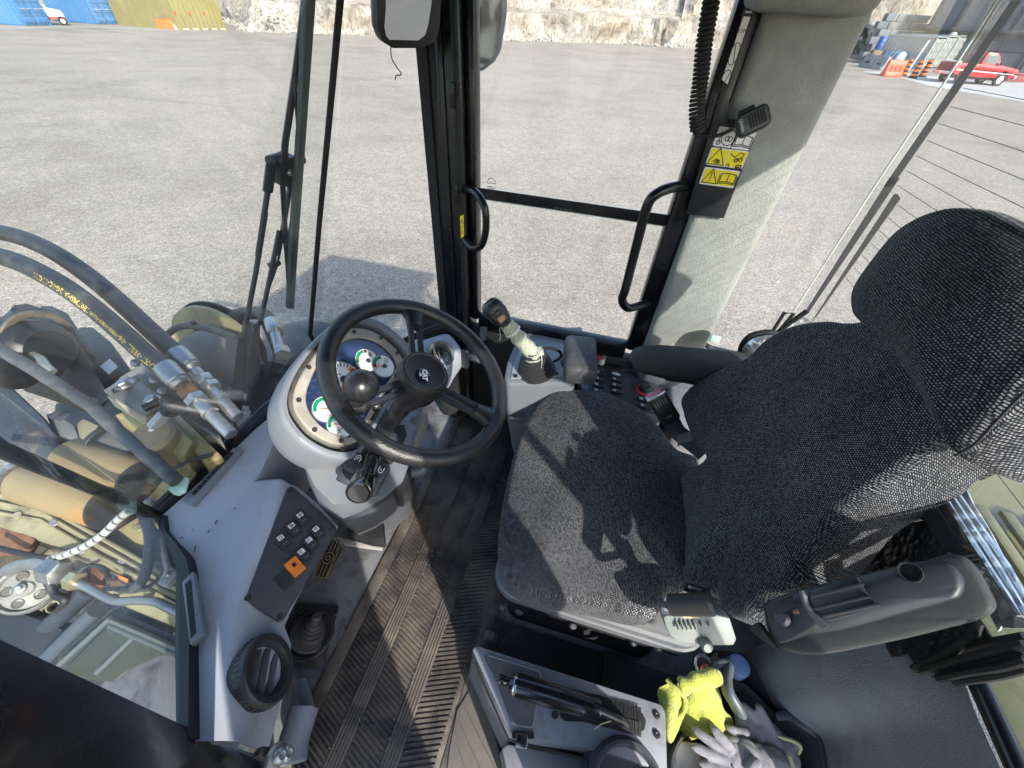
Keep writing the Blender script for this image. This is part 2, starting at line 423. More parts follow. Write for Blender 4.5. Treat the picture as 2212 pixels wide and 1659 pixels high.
# rubble at its foot: one heap of stones nobody could count
bm = bmesh.new(); rs = random.Random(3)
for i in range(2600):
    k = rs.randrange(26, len(bl) - 52); p = bl[k].lerp(bl[k + 1], rs.random()); t = (bl[k + 1] - bl[k]).normalized(); nrm = V((-t.y, t.x, 0))
    if nrm.y < 0: nrm = -nrm
    s = .07 + .34 * rs.random() ** 3; off = rs.uniform(-1.4, .8)
    c = V((p.x, p.y, 0)) + nrm * off; c.z = min(gz(c.x, c.y), GZ + 3.2) + s * .3 + max(0, -off) * rs.uniform(.2, 1.0)
    M3 = Matrix.Rotation(rs.uniform(0, 6), 3, V((rs.random(), rs.random(), rs.random() + .1)).normalized())
    vs_ = [bm.verts.new(c + M3 @ V((a * s * rs.uniform(.5, 1), b_ * s * rs.uniform(.5, 1), d_ * s * rs.uniform(.4, .8)))) for a, b_, d_ in ((1, 0, 0), (-1, 0, 0), (0, 1, 0), (0, -1, 0), (0, 0, 1), (0, 0, -1))]
    for q in ((0, 2, 4), (2, 1, 4), (1, 3, 4), (3, 0, 4), (2, 0, 5), (1, 2, 5), (3, 1, 5), (0, 3, 5)): bm.faces.new([vs_[j] for j in q])
o = fin('rubble', bm, M('rubble stone', (.36, .34, .30), .95, var=.3, vs=1.5, grain=12), ang=10); tag(o, 'loose pale stones lying along the foot of the quarry face', kind='stuff')
# scrubby plants on the bank
leafm = M('dry scrub leaf', (.085, .10, .035), .8, var=.5, vs=2.0)
def shrub(u, v, r, lab, n=260, seed=1):
    b0 = gp(u, v); rs = random.Random(seed); t = thing('shrub', lab, 'shrub', b0, 'shrubs along the quarry bank')
    bm = bmesh.new()
    for i in range(n):
        d = V((rs.gauss(0, .5), rs.gauss(0, .5), abs(rs.gauss(0, .55)))) * r
        c = b0 + V((0, -.5, .1)) + d; a, b_, n_ = frame(V((rs.gauss(0, 1), rs.gauss(0, 1), rs.gauss(0, 1) + .4))); L = r * rs.uniform(.08, .2)
        q = [bm.verts.new(c + a * L), bm.verts.new(c + b_ * L * .4), bm.verts.new(c - a * L), bm.verts.new(c - b_ * L * .4)]; bm.faces.new(q)
    fin('foliage', bm, leafm, t, recalc=False)
    bm = bmesh.new()
    for i in range(7): add_tube(bm, cr([b0 + V((0, -.5, -.1)), b0 + V((rs.gauss(0, .2), -.5 + rs.gauss(0, .2), .4)) * 1.0, b0 + V((rs.gauss(0, .45) * r, -.5 + rs.gauss(0, .4) * r, r * .8))], 3), .02, 5)
    fin('stem', bm, M('scrub stem', (.12, .085, .05), .9), t)
shrub(590, 70, .9, 'low green shrub at the left foot of the bank beside the yellow container', 240, 1)
shrub(800, 66, 1.2, 'dark green shrub on the bank left of the inside mirror', 300, 2)
shrub(1470, 98, .5, 'small tuft of scrub at the foot of the rock face right of the brown slump', 120, 3)
# ---------------------------------------------------------------- far containers
def container(lab, p0, p1, depth, hgt, mat, dmat, grp, door=True, ribs=True, side='shaded'):
    """p0->p1 bottom edge of the long side seen from the yard; door end stands at p1 and runs back by depth"""
    t = thing('shipping_container', lab, 'container', (p0 + p1) / 2, grp)
    L = (p1 - p0).length; X = (p1 - p0).normalized(); Y = depth.normalized(); W = depth.length; Z = UPV
    # corrugated long side
    bm = bmesh.new(); n = max(8, int(L / .28)); top = []; bot = []
    for i in range(n + 1):
        for q, dd in ((0, 0), (.3, 0), (.5, .05), (.8, .05)):
            s = (i + q) / (n + 1) * L; top.append(bm.verts.new(p0 + X * s + Y * (.03 + dd) + Z * (hgt - .12))); bot.append(bm.verts.new(p0 + X * s + Y * (.03 + dd) + Z * .14))
    for k in range(len(top) - 1): bm.faces.new((bot[k], bot[k + 1], top[k + 1], top[k]))
    fin('side_panel', bm, mat, t, 10)
    c = p0 + X * L / 2 + Y * W / 2
    box('roof', c + Z * (hgt - .03), (L - .05, W - .05, .06), mat, t, .01, ax=(X, Y, Z)); box('floor', c + Z * .1, (L - .05, W - .05, .1), mat, t, ax=(X, Y, Z))
    box('back_panel', p0 + X * L / 2 + Y * (W - .03) + Z * hgt / 2, (L - .1, .05, hgt - .1), mat, t, ax=(X, Y, Z)); box('end_panel', p0 + X * .03 + Y * W / 2 + Z * hgt / 2, (.05, W - .1, hgt - .1), mat, t, ax=(X, Y, Z))
    for a in (0, 1):
        for b_ in (0, 1): box('corner_post', p0 + X * (.06 + a * (L - .12)) + Y * (.06 + b_ * (W - .12)) + Z * hgt / 2, (.14, .14, hgt), mat, t, .015, ax=(X, Y, Z))
    for zz in (.07, hgt - .06): box('side_rail', p0 + X * L / 2 + Y * .05 + Z * zz, (L - .28, .1, .13), mat, t, .01, ax=(X, Y, Z))
    if door:
        for k in (0, 1):
            cc = p1 + Y * (W * (.27 + .46 * k)) + Z * hgt / 2
            dr = box('door', cc, (.05, W * .45, hgt - .28), dmat, t, .012, ax=(X, Y, Z))
            for j in range(4): box('door_panel', cc + X * .035 + Z * (-hgt * .36 + hgt * .24 * j), (.07, W * .4, hgt * .12), dmat, dr, .03, ax=(X, Y, Z))
            for j in (-1, 1):
                tube('lock_rod', [cc + X * .075 + Y * (j * W * .1) + Z * (-hgt * .46), cc + X * .075 + Y * (j * W * .1) + Z * (hgt * .46)], .022, M('rod dark', (.10, .11, .11), .5), dr, 6)
                box('lock_handle', cc + X * .09 + Y * (j * W * .1 + .1) + Z * (-.25), (.03, .28, .05), M('zinc fitting', (.55, .55, .55), .4, .8), dr, ax=(X, Y, Z))
    return t
blue = M('blue container paint', (.045, .155, .34), .55, var=.1, vs=.8, dirt=(.085, .16, .26), dscale=1.2)
b1l, b1c, b1r = gp(*KL(-130, 230)), gp(*KL(245, 248)), gp(*KL(482, 246))
container('blue ribbed shipping container at the far left edge with its doors to the right', b1l, b1c, (b1r - b1c) * 1.1, 2.59, blue, blue, 'blue containers across the yard')
b2l, b2c, b2r = gp(*KL(520, 204)), gp(*KL(945, 236)), gp(*KL(1135, 236))
container('blue ribbed shipping container between the lawn tractor and the yellow container', b2l, b2c, (b2r - b2c) * 1.15, 2.59, blue, blue, 'blue containers across the yard')
# yellow storage box
yel = M('faded olive yellow paint', (.225, .195, .075), .7, var=.14, vs=.7, dirt=(.19, .17, .09), dscale=.9)
ym0, ym1, ym2 = gp(*KL(1150, 240)), gp(*KL(1740, 290)), gp(*KL(2190, 288))
t = thing('storage_container', 'long faded yellow container with ribbed doors at its right end', 'container', ym1)
Xy = (ym1 - ym0).normalized(); ny = V((Xy.y, -Xy.x, 0)); ny = ny if ny.y < 0 else -ny; Hh = 2.8
prism('wall', [ym0, ym1, ym1 + UPV * Hh, ym0 + UPV * Hh], ny * .12, yel, t)
prism('end_wall', [ym0 + ny * .12, ym0 + ny * 3, ym0 + ny * 3 + UPV * Hh, ym0 + ny * .12 + UPV * Hh], Xy * .12, yel, t)
Xd = (ym2 - ym1).normalized(); nd = V((Xd.y, -Xd.x, 0)); nd = nd if nd.y < 0 else -nd; Ld = (ym2 - ym1).length
prism('door_frame', [ym1, ym2, ym2 + UPV * Hh, ym1 + UPV * Hh], nd * .12, yel, t)
for i in range(10):
    c = ym1 + Xd * (Ld * (.06 + i * .098)) - nd * .03 + UPV * Hh / 2
    box('rib', c, (.09 if i % 3 else .16, .1, Hh - .1), yel, t, .015, ax=(Xd, nd, UPV))
for i in range(3):
    box('latch', ym1 + Xd * (Ld * (.02 + i * .3)) - nd * .1 + UPV * 1.15, (.12, .06, .22), M('red latch paint', (.55, .05, .03), .5), t, .01, ax=(Xd, nd, UPV))
prism('roof', [ym0 + UPV * Hh, ym1 + UPV * Hh, ym2 + UPV * Hh, ym2 + nd * 3 + UPV * Hh, ym0 + ny * 3 + UPV * Hh], UPV * .08, yel, t)
for i in range(5): box('skid_stone', ym1 + Xd * (Ld * (.1 + .2 * i)) - nd * .25 + UPV * .06, (.5, .2, .14), M('rubble stone'), t, .03, ax=(Xd, nd, UPV))
# orange board on the ground in front of it
ob0, ob1 = gp(*KL(1530, 280)), gp(*KL(1730, 289)); Xo = (ob1 - ob0).normalized(); no = V((Xo.y, -Xo.x, 0)); no = no if no.y < 0 else -no
t = thing('barricade_board', 'orange board with a white end leaning against the yellow container', 'board', ob0)
Lo = (ob1 - ob0).length; lean = (UPV + no * .35).normalized()
box('panel', ob0 + Xo * Lo * .4 + lean * .38, (Lo * .8, .05, .72), M('orange board paint', (.5, .13, .025), .5), t, .008, ax=(Xo, no, lean))
box('end_panel', ob0 + Xo * Lo * .9 + lean * .38, (Lo * .16, .05, .72), M('white board paint', (.78, .76, .7), .5), t, .008, ax=(Xo, no, lean))
box('edge_rail', ob0 + Xo * Lo * .5 + lean * .77, (Lo, .07, .05), M('dark red edging', (.3, .06, .03), .6), t, ax=(Xo, no, lean))
# lawn tractor between the blue containers
lt = gp(*KL(540, 242))
t = thing('lawn_tractor', 'small white and red tractor parked between the two blue containers', 'tractor', lt)
wht, redp, tyr = M('white bodywork', (.75, .72, .66), .4), M('rusty red paint', (.38, .08, .05), .5), M('tyre rubber', (.028, .028, .03), .85, grain=40)
Xt = V((-.55, -.83, 0)).normalized(); Yt = V((-Xt.y, Xt.x, 0))
if Yt.dot(V((1, 0, 0))) > 0: pass
loft('hood', [[lt + Xt * a + Yt * (w_ * s) + UPV * z_ for s, z_ in ((-1, .55), (-1, .95 * k), (-.5, 1.08 * k), (.5, 1.08 * k), (1, .95 * k), (1, .55))] for a, w_, k in ((-.2, .3, 1.05), (.25, .32, 1.0), (.75, .28, .92), (.9, .22, .8))], wht, t, b=.02)
box('chassis', lt + UPV * .45 + Xt * .1, (1.6, .5, .2), redp, t, .03, ax=(Xt, Yt, UPV))
box('seat', lt - Xt * .55 + UPV * .95, (.35, .45, .1), M('black vinyl', (.03, .03, .03), .5), t, .03, ax=(Xt, Yt, UPV)); box('seat_back', lt - Xt * .75 + UPV * 1.12, (.1, .45, .36), M('black vinyl'), t, .03, ax=(Xt, Yt, UPV))
box('rear_fender', lt - Xt * .6 + UPV * .8, (.8, .9, .12), wht, t, .04, ax=(Xt, Yt, UPV))
for a, r in ((-.62, .42), (.62, .3)):
    for s in (-1, 1):
        wc = lt + Xt * a + Yt * (.42 * s) + UPV * r
        wh = lathe('wheel', [(r * .55, -.1), (r * .92, -.11), (r, -.06), (r, .06), (r * .92, .11), (r * .55, .1)], wc, Yt, tyr, t, 18, caps=False)
        lathe('rim', [(0, -.07), (r * .5, -.07), (r * .55, -.1), (r * .55, .1), (r * .5, .07), (0, .07)], wc, Yt, M('cream wheel', (.6, .5, .4), .5), wh, 14)
tube('steering_post', [lt + Xt * -.1 + UPV * .95, lt - Xt * .3 + UPV * 1.3], .03, redp, t, 6)
# ---------------------------------------------------------------- far right group
def face(p0, p1): X = (p1 - p0).normalized(); n = V((X.y, -X.x, 0)); return X, (n if n.y < 0 else -n)
dk_r = gp(*KR(955, 830)); wd_r = dk_r + (gp(*KR(1345, 800)) - dk_r).normalized() * 2.44
pale = M('pale grey container paint', (.32, .34, .33), .55, var=.12, vs=.9, dirt=(.35, .33, .28), dscale=1.5)
Xw = (wd_r - dk_r).normalized(); nw = V((Xw.y, -Xw.x, 0)); nw = nw if nw.y < 0 else -nw
Lc = gp(*KR(470, 770)); dirL = V((-.12, -1, 0)).normalized(); 
top_h = hz(dk_r, *KR(1110, 430)) - dk_r.z
def door_container(lab, c0, Xd_, back, hgt):
    # door end at c0..c0+Xd_*2.44, long side runs from c0 along back
    container(lab, c0 + back * 4.2, c0, Xd_ * 2.44, hgt, pale, pale, 'pale containers beside the red pickup')
back = (V((-.25, -.97, 0))).normalized(); back = (Lc - dk_r); back.z = 0; back.normalize()
door_container('pale grey container with shaded ribbed side, nearest the block wall', dk_r, Xw, back, top_h)
door_container('pale grey container with lit doors right behind the red pickup bed', dk_r + Xw * 2.62 + V((0, 0, .06)), Xw, back, top_h)
door_container('pale grey container partly behind the red pickup cab', dk_r + Xw * 5.4 + V((0, 0, .1)), Xw, back, top_h)
# wall of big concrete blocks
bw0, bw1 = gp(*KR(262, 715)), gp(*KR(262, 715)) + V((-7.5, -.5, 0)); Xb, nb = face(bw0, bw1)
t = thing('block_wall', 'stepped wall of big grey concrete blocks left of the pale containers', 'wall', bw0)
bmt = [M('block concrete %d' % i, c, .9, var=.15, vs=1.5, grain=20) for i, c in enumerate(((.20, .21, .22), (.24, .245, .25), (.17, .18, .19)))]
rs = random.Random(5); proto = None
for r in range(6):
    for k in range(6):
        c = bw0 + Xb * (.45 + .92 * k + (.46 if r % 2 else 0)) + nb * .45 + UPV * (.28 + .56 * r + (.1)) + nb * rs.uniform(-.03, .03)
        if r > 4 and k > 3: continue
        if proto is None: proto = box('block', c, (.88, .8, .53), bmt[0], t, .025, 1, ax=(Xb, nb, UPV))
        else:
            o = again(proto, t, c)
            if rs.random() < .6: o.material_slots[0].link = 'OBJECT'; o.material_slots[0].material = rs.choice(bmt)
# jersey barriers
jb = gp(*KR(275, 792)); je = gp(*KR(540, 838)); Xj, nj = face(jb, je); Lj = (je - jb).length / 2
for k, lab in enumerate(('left hand concrete traffic barrier in front of the tank', 'right hand concrete traffic barrier next to the orange water barrier')):
    t = thing('concrete_barrier', lab, 'barrier', jb + Xj * Lj * (k + .5), 'concrete barriers in front of the tank')
    a = jb + Xj * (Lj * k + .02); e = jb + Xj * (Lj * (k + 1) - .02)
    pr = [(-.35, 0), (-.33, .12), (-.14, .34), (-.09, .85), (.09, .85), (.14, .38), (.33, .12), (.35, 0)]
    loft('body', [[q + nj * p + UPV * h for p, h in pr] for q in (a, e)], bmt[1], t, b=.02)
    box('lifting_slot', (a + e) / 2 - nj * .17 + UPV * .35, (.4, .08, .1), M('deep shadow gap', (.05, .05, .05), .9), t, ax=(Xj, nj, UPV))
# tank lying behind the barriers
tk = gp(*KR(655, 800)) + V((0, -1.0, -.45)); Xk = Xj
t = thing('tank', 'pale blue strapped cylinder tank lying behind the concrete barriers', 'tank', tk)
lathe('shell', [(0, -1.15), (.33, -1.1), (.46, -.98), (.48, -.85), (.48, .85), (.46, .98), (.33, 1.1), (0, 1.15)], tk + UPV * 1.05, Xk, M('pale blue tank', (.30, .40, .48), .45), t, 20)
for a in (-.7, -.2, .3, .75): lathe('strap', [(.48, -.03), (.5, -.03), (.5, .03), (.48, .03)], tk + UPV * 1.05 + Xk * a, Xk, M('black strap', (.03, .03, .035), .6), t, 20)
for a in (-.7, .7): box('cradle', tk + Xk * a + UPV * .3, (.2, .8, .6), M('brown timber', (.22, .14, .08), .8), t, .02, ax=(Xk, nj, UPV))
lathe('end_cap', [(0, 0), (.4, 0), (.45, -.1), (.4, -.16), (0, -.18)], tk + UPV * 1.0 - Xk * 1.2, Xk, M('brown timber'), t, 18)
dm = gp(*KR(545, 800)) + V((.2, -2.6, 0))
t = thing('drum', 'blue drum standing behind the strapped tank', 'drum', dm)
lathe('body', [(0, 0), (.29, 0), (.3, .02), (.3, .3), (.31, .32), (.3, .34), (.3, .58), (.31, .6), (.3, .62), (.3, .88), (.28, .9), (0, .88)], dm + UPV * 1.05, UPV, M('blue drum', (.03, .10, .35), .4), t, 18)
box('stand', dm + UPV * .52, (.7, .7, 1.04), M('brown timber'), t, .03)
# traffic barrels
def barrel(u, v, lab):
    p = gp(u, v); t = thing('traffic_barrel', lab, 'barrel', p, 'orange and black barrels by the pickup')
    org, blk = M('barrel orange', (.78, .17, .03), .45), M('barrel black', (.02, .02, .022), .5)
    lathe('base', [(0, 0), (.28, 0), (.28, .06), (.24, .1), (.19, .12), (0, .12)], p, UPV, blk, t, 16)
    for i in range(7): r = .19 - .009 * i; lathe('band', [(r, .12 + .12 * i), (r, .235 + .12 * i), (r - .01, .24 + .12 * i), (0, .24 + .12 * i)], p, UPV, blk if i % 2 else org, t, 16)
    ring('handle', p + UPV * .955, V((0, 1, 0)), .04, .075, .03, blk, t, 12)
barrel(*KR(762, 908), 'orange and black barrel next to the orange water barrier')
barrel(*KR(880, 930), 'orange and black barrel standing alone in the middle of the three')
barrel(*KR(992, 918), 'orange and black barrel touching the tailgate of the pickup')
# orange water barrier
p0, p1 = gp(*KR(515, 905)), gp(*KR(720, 915)); Xo, no = face(p0, p1); Lo = (p1 - p0).length; Ho = hz(p1, *KR(770, 715)) - p1.z
t = thing('water_barrier', 'orange plastic water filled barrier beside the barrels', 'barrier', (p0 + p1) / 2)
org = M('orange plastic', (.72, .10, .035), .45)
pr = [(-.3, 0), (-.3, .12), (-.18, .3), (-.14, Ho * .9), (-.1, Ho), (.1, Ho), (.14, Ho * .9), (.18, .3), (.3, .12), (.3, 0)]
loft('body', [[q + no * p * s + UPV * h for p, h in pr] for q, s in ((p0, .9), (p0 + Xo * .12, 1), (p1 - Xo * .12, 1), (p1, .9))], org, t, b=.02)
for k in range(3): box('recess_panel', p0 + Xo * Lo * (.25 + .25 * k) - no * .19 + UPV * Ho * .5, (Lo * .16, .03, Ho * .5), M('orange plastic shaded', (.62, .08, .03), .5), t, .01, ax=(Xo, no, UPV))  # darker copy of the orange puts shade into the panels
lathe('filler_cap', [(0, .03), (.07, .03), (.08, 0)], (p0 + p1) / 2 + UPV * (Ho + .002), UPV, org, t, 12)
box('foot', (p0 + p1) / 2 + UPV * .04, (Lo * 1.05, .7, .08), org, t, .02, ax=(Xo, no, UPV))
# plank leaning by the barrels
pb = gp(*KR(830, 860)); pe = pb + V((-.9, -1.6, 1.9))
tag(prism('leaning_beam', [pb, pb + V((.12, 0, 0)), pe + V((.12, 0, 0)), pe], V((0, .1, .05)), M('weathered steel', (.35, .36, .38), .5, .4)), 'long thin steel beam leaning on the shaded container side behind the barrels', 'beam')
# dark industrial building
bl0 = EYE + ray(*KR(1010, 400)) * 62; bl0.z = gz(bl0.x, bl0.y); vd = ray(*KR(1600, 300)); Xg = V((vd.y, -vd.x, 0)).normalized(); ng = V((Xg.y, -Xg.x, 0)); ng = ng if ng.y < 0 else -ng
t = thing('industrial_building', 'dark clad plant building standing above the pale containers', 'building', bl0)
clad, beam, win = M('dark cladding', (.052, .062, .08), .5, var=.2, vs=.5), M('dark steel beam', (.042, .048, .06), .5), M('cream panel', (.30, .285, .24), .6)
HB = 16; zb = hz(bl0, *KR(1050, 330)) - bl0.z
prism('wall', [bl0, bl0 + Xg * 30, bl0 + Xg * 30 + UPV * HB, bl0 + UPV * HB], ng * .3, clad, t)
prism('end_wall', [bl0 + ng * .3, bl0 + ng * 10, bl0 + ng * 10 + UPV * HB, bl0 + ng * .3 + UPV * HB], Xg * .3, clad, t)
box('ledge', bl0 + Xg * 15 - ng * .35 + UPV * zb, (30, .4, .25), beam, t, .02, ax=(Xg, ng, UPV))
for k in range(16): box('column', bl0 + Xg * (.2 + 1.9 * k) - ng * .06 + UPV * HB / 2, (.2, .12, HB - .1), beam, t, .02, ax=(Xg, ng, UPV))
for k, (a, z0, z1) in enumerate(((1.1, zb + 2.6, zb + 5), (3.0, zb + 2.6, zb + 5), (6.8, zb + .4, zb + 5), (12.5, zb + .2, zb + 5), (18, zb + .2, zb + 5))):
    box('wall_panel', bl0 + Xg * a - ng * .05 + UPV * (z0 + z1) / 2, (1.2 if k < 2 else .8, .12, z1 - z0), win if k < 2 else M('ochre panel', (.14, .115, .07), .7), t, .01, ax=(Xg, ng, UPV))
for k in range(5): box('lower_panel', bl0 + Xg * (9 + 2.4 * k) - ng * .05 + UPV * (zb - 2.2), (1.7, .1, 1.8), M('pale cladding', (.11, .14, .165), .5), t, .01, ax=(Xg, ng, UPV))
for k in range(2): lathe('lamp', [(0, .1), (.2, .08), (.45, -.4), (0, -.45)], bl0 + Xg * (2.2 + 11 * k) - ng * .9 + UPV * (zb - .3), UPV, M('grey lamp shade', (.35, .38, .4), .4), t, 14)
# red pickup
def pickup(org, fwd):
    t = thing('pickup_truck', 'red single cab pickup truck parked on the pale strip', 'truck', (0, 0, 0))
    red = M('red car paint', (.42, .008, .014), .3, var=.05, coat=.6); redd = M('shaded red paint', (.19, .012, .016), .5); gls = M('car window', (.05, .08, .08), .08, spec=.8); blk = M('black trim', (.02, .02, .02), .5); chrome = M('chrome', (.7, .7, .7), .2, 1.0); wht = M('white stripe', (.75, .75, .75), .4)  # redd is a darker red, the tailgate's shade painted into it
    W = .86
    def prof(pts, name, mat, w0, w1, bb=.03, par=t):
        bm = bmesh.new(); a = [bm.verts.new((x, -(w0 if z < 1.05 else w1), z)) for x, z in pts]; b = [bm.verts.new((x, (w0 if z < 1.05 else w1), z)) for x, z in pts]; n = len(pts)
        bm.faces.new(a); bm.faces.new(b[::-1])
        for i in range(n): bm.faces.new((a[i], b[i], b[(i + 1) % n], a[(i + 1) % n]))
        bmesh.ops.recalc_face_normals(bm, faces=bm.faces); bev(bm, bb, 2); return fin(name, bm, mat, par)
    def arch(cx_, r, z0): return [(cx_ + r * cos(a), max(z0, .36 + r * sin(a))) for a in [pi * k / 8 for k in range(9)]]
    rw, fwh = -1.35, 1.4
    body = prof([(-2.2, .55)] + arch(rw, .42, .42)[::-1] + [(-.5, .4), (.6, .4)] + arch(fwh, .42, .42)[::-1] + [(2.28, .5), (2.3, .72), (2.22, .9), (1.1, 1.02), (.78, 1.04), (-.55, 1.04), (-2.22, 1.02)], 'body', red, W, W - .04)
    cabp = prof([(-.62, 1.03), (.82, 1.03), (.32, 1.56), (.15, 1.62), (-.42, 1.62), (-.56, 1.54)], 'cab', red, W - .04, W - .16, .04)
    for s in (-1, 1):
        prism('side_window', [(-.42, s * .806, 1.1), (.58, s * .806, 1.1), (.22, s * .73, 1.5), (-.42, s * .73, 1.5)], (0, s * .012, .004), gls, cabp)
        mir = box('mirror', (.62, s * .95, 1.12), (.1, .18, .14), blk, cabp, .03)
        prism('stripe', [(-2.1, s * (W + .002), .74), (2.1, s * (W + .002), .66), (2.1, s * (W + .002), .62), (-2.1, s * (W + .002), .68)], (0, s * .006, 0), wht, body)
        box('door_seam', (-.5, s * (W + .001), .78), (.015, .012, .5), blk, body); box('door_handle', (-.38, s * (W + .01), .9), (.14, .03, .04), blk, body)
        box('tail_light', (-2.215, s * .74, .86), (.04, .14, .26), M('red lens', (.4, .01, .01), .2), t, .01); box('headlight', (2.27, s * .66, .78), (.06, .26, .16), M('lamp glass', (.7, .7, .65), .15), t, .02)
        for cx_ in (rw, fwh):
            wc = V((cx_, s * .76, .36))
            wh = lathe('wheel', [(.21, -.1), (.32, -.11), (.36, -.08), (.36, .08), (.32, .11), (.21, .1)], wc, V((0, 1, 0)), M('tyre rubber'), t, 24, caps=False)
            lathe('rim', [(0, .06), (.08, .075), (.1, .05), (.19, .06), (.22, .1), (.22, -.1), (0, -.1)] if s > 0 else [(0, .1), (.22, .1), (.22, -.1), (.19, -.06), (.1, -.05), (.08, -.075), (0, -.06)], wc, V((0, 1, 0)), wht, wh, 20)
            for q in range(5): a = q * 2 * pi / 5; lathe('rim_hole', [(0, 0), (.03, 0), (.03, .008), (0, .008)], wc + V((cos(a) * .14, s * .062, sin(a) * .14)), V((0, s, 0)), blk, wh, 8)
    prism('windscreen', [(.86, -.72, 1.06), (.86, .72, 1.06), (.36, .64, 1.53), (.36, -.64, 1.53)], (.012, 0, .012), gls, cabp)
    prism('rear_window', [(-.625, -.66, 1.12), (-.625, .66, 1.12), (-.585, .6, 1.48), (-.585, -.6, 1.48)], (-.01, 0, 0), gls, cabp)
    tg = box('tailgate', (-2.235, 0, .8), (.05, 1.42, .46), redd, t, .02)
    box('rear_bumper', (-2.32, 0, .52), (.16, 1.7, .16), chrome, t, .03); box('front_bumper', (2.36, 0, .5), (.16, 1.66, .18), chrome, t, .03)
    box('bed_floor', (-1.4, 0, 1.046), (1.5, 1.5, .01), blk, t); box('number_plate', (-2.405, 0, .55), (.01, .3, .1), wht, t)
    box('bed_cover', (-1.95, .1, 1.08), (.4, 1.2, .09), wht, t, .03); box('chassis', (0, 0, .35), (3.9, 1.0, .14), blk, t)
    t.scale = (.88, .92, 1.0); t.location = org; t.rotation_euler = (0, 0, math.atan2(fwd.y, fwd.x)); t['_w'] = list(org)
tr, tf = gp(*KR(1385, 1000)), gp(*KR(1930, 1030)); d = (tf - tr); d.z = 0
mid = tr + d.normalized() * (1.35); fwd = d.normalized(); side = V((-fwd.y, fwd.x, 0))
pickup(V((mid.x, mid.y, gz(mid.x, mid.y) + .0)) + (side if side.y < 0 else -side) * .76, fwd)
# low red frame past the truck bonnet
pr = gp(*KR(2130, 985)); tag(box('pallet_stack', pr + V((-.6, -1.2, .25)), (1.8, 1.0, .5), M('dull red steel', (.28, .07, .08), .6), b=.02), 'low dull red steel stack on the ground past the pickup bonnet', 'stack')
# ---------------------------------------------------------------- shared cab materials
blackp = M('black cab paint', (.0045, .005, .007), .30, var=.15, vs=4, coat=.15, spec=.35)
blackm = M('black plastic', (.012, .0125, .014), .5, var=.2, grain=260, gstr=.2)
rubber = M('black rubber', (.009, .009, .010), .75, var=.25, vs=12, grain=120, gstr=.3)
satin = M('wiper black', (.012, .015, .020), .42, var=.15)
greyp = M('grey moulded plastic', (.335, .36, .405), .55, var=.07, vs=5, grain=420, gstr=.30, gdist=.0006, dirt=(.25, .245, .23), dscale=9, dth=(.52, .78))
greyq = M('shaded grey moulded plastic', (.17, .185, .205), .52, var=.08, vs=5, grain=420, gstr=.30, gdist=.0006, dirt=(.225, .215, .19), dscale=9, dth=(.52, .78))  # darker copy of greyp: shade on tilted faces put into the colour
greyd = M('dark grey moulded plastic', (.078, .084, .096), .55, var=.08, vs=5, grain=420, gstr=.3, dirt=(.12, .11, .10), dscale=6, dth=(.6, .8))
carpet = M('pale grey headliner carpet', (.33, .345, .32), .95, var=.10, vs=30, grain=330, gstr=.9, gdist=.003)
carpd = M('grey side carpet', (.20, .212, .225), .95, var=.12, vs=14, grain=330, gstr=.9, gdist=.003, dirt=(.06, .06, .06), dscale=4, dth=(.58, .75))
steel = M('zinc plated steel', (.36, .37, .375), .40, .85, var=.25, vs=9, dirt=(.16, .14, .12), dscale=18, dth=(.55, .75))
yelm = M('machine yellow', (.33, .27, .11), .5, var=.15, vs=3, dirt=(.10, .085, .06), dscale=7, dth=(.5, .7))
screwm = M('dark screw', (.06, .06, .065), .4, .7)
whitel = M('white label', (.75, .76, .76), .45, var=.03); yell = M('yellow label', (.86, .70, .02), .4, var=.03); inkm = M('black ink', (.015, .015, .015), .5)
G1 = glass_mat('window glass', (.96, .97, .96), .014)
G2 = glass_mat('windscreen glass', (.95, .965, .95), .026)
G3 = glass_mat('rear glass', (.94, .95, .945), .045)
mirm = M('mirror silver', (.42, .44, .46), .03, 1.0, var=.01)
YR = -1.22
WSP, WSN = V((1.137, 0, 0)), V((1, 0, .385)).normalized()
def WS(u, v, off=0.0): return AP(u, v, WSP + WSN * off, WSN)
# ---------------------------------------------------------------- cab shell
cab = thing('cab', 'black framed loader cab with carpeted rear post and glass all round', 'cab', (0, -.6, 0))
def pane(name, pts, n, par, mat, t=.005): return prism(name, pts, V(n).normalized() * t, mat, par)
floor = box('floor', (.1, -.58, -.03), (1.9, 1.5, .055), M('worn floor paint', (.16, .165, .175), .6, var=.2, vs=5, grain=90, gstr=.3, dirt=(.05, .05, .05), dscale=7, dth=(.48, .62)), cab)
# right front pillar
fp = box('front_pillar', (.505, YR, .78), (.113, .11, 1.66), blackp, cab, .014)
box('pillar_rib', (.50, YR + .0585, .78), (.018, .012, 1.6), blackp, fp, .004); box('pillar_flange', (.458, YR + .060, .78), (.016, .018, 1.6), rubber, fp, .006); box('pillar_flange', (.548, YR + .057, .78), (.03, .01, 1.6), rubber, fp, .004)
for z in (.96, 1.2): box('hinge_plate', (.466, YR + .070, z), (.012, .01, .055), blackp, fp, .002)
# left front pillar, right beside the camera
def lp(z): return .0 - .081 * (z - .82)
rings = [[V((x, y + lp(z), z)) for x, y in ((.56, .037), (.55, .033), (.425, .118), (.412, .13), (.40, .26), (.57, .26))] for z in (-.2, .1, .5, .9, 1.3, 1.55)]
loft('front_pillar', rings, blackp, cab, ang=30)
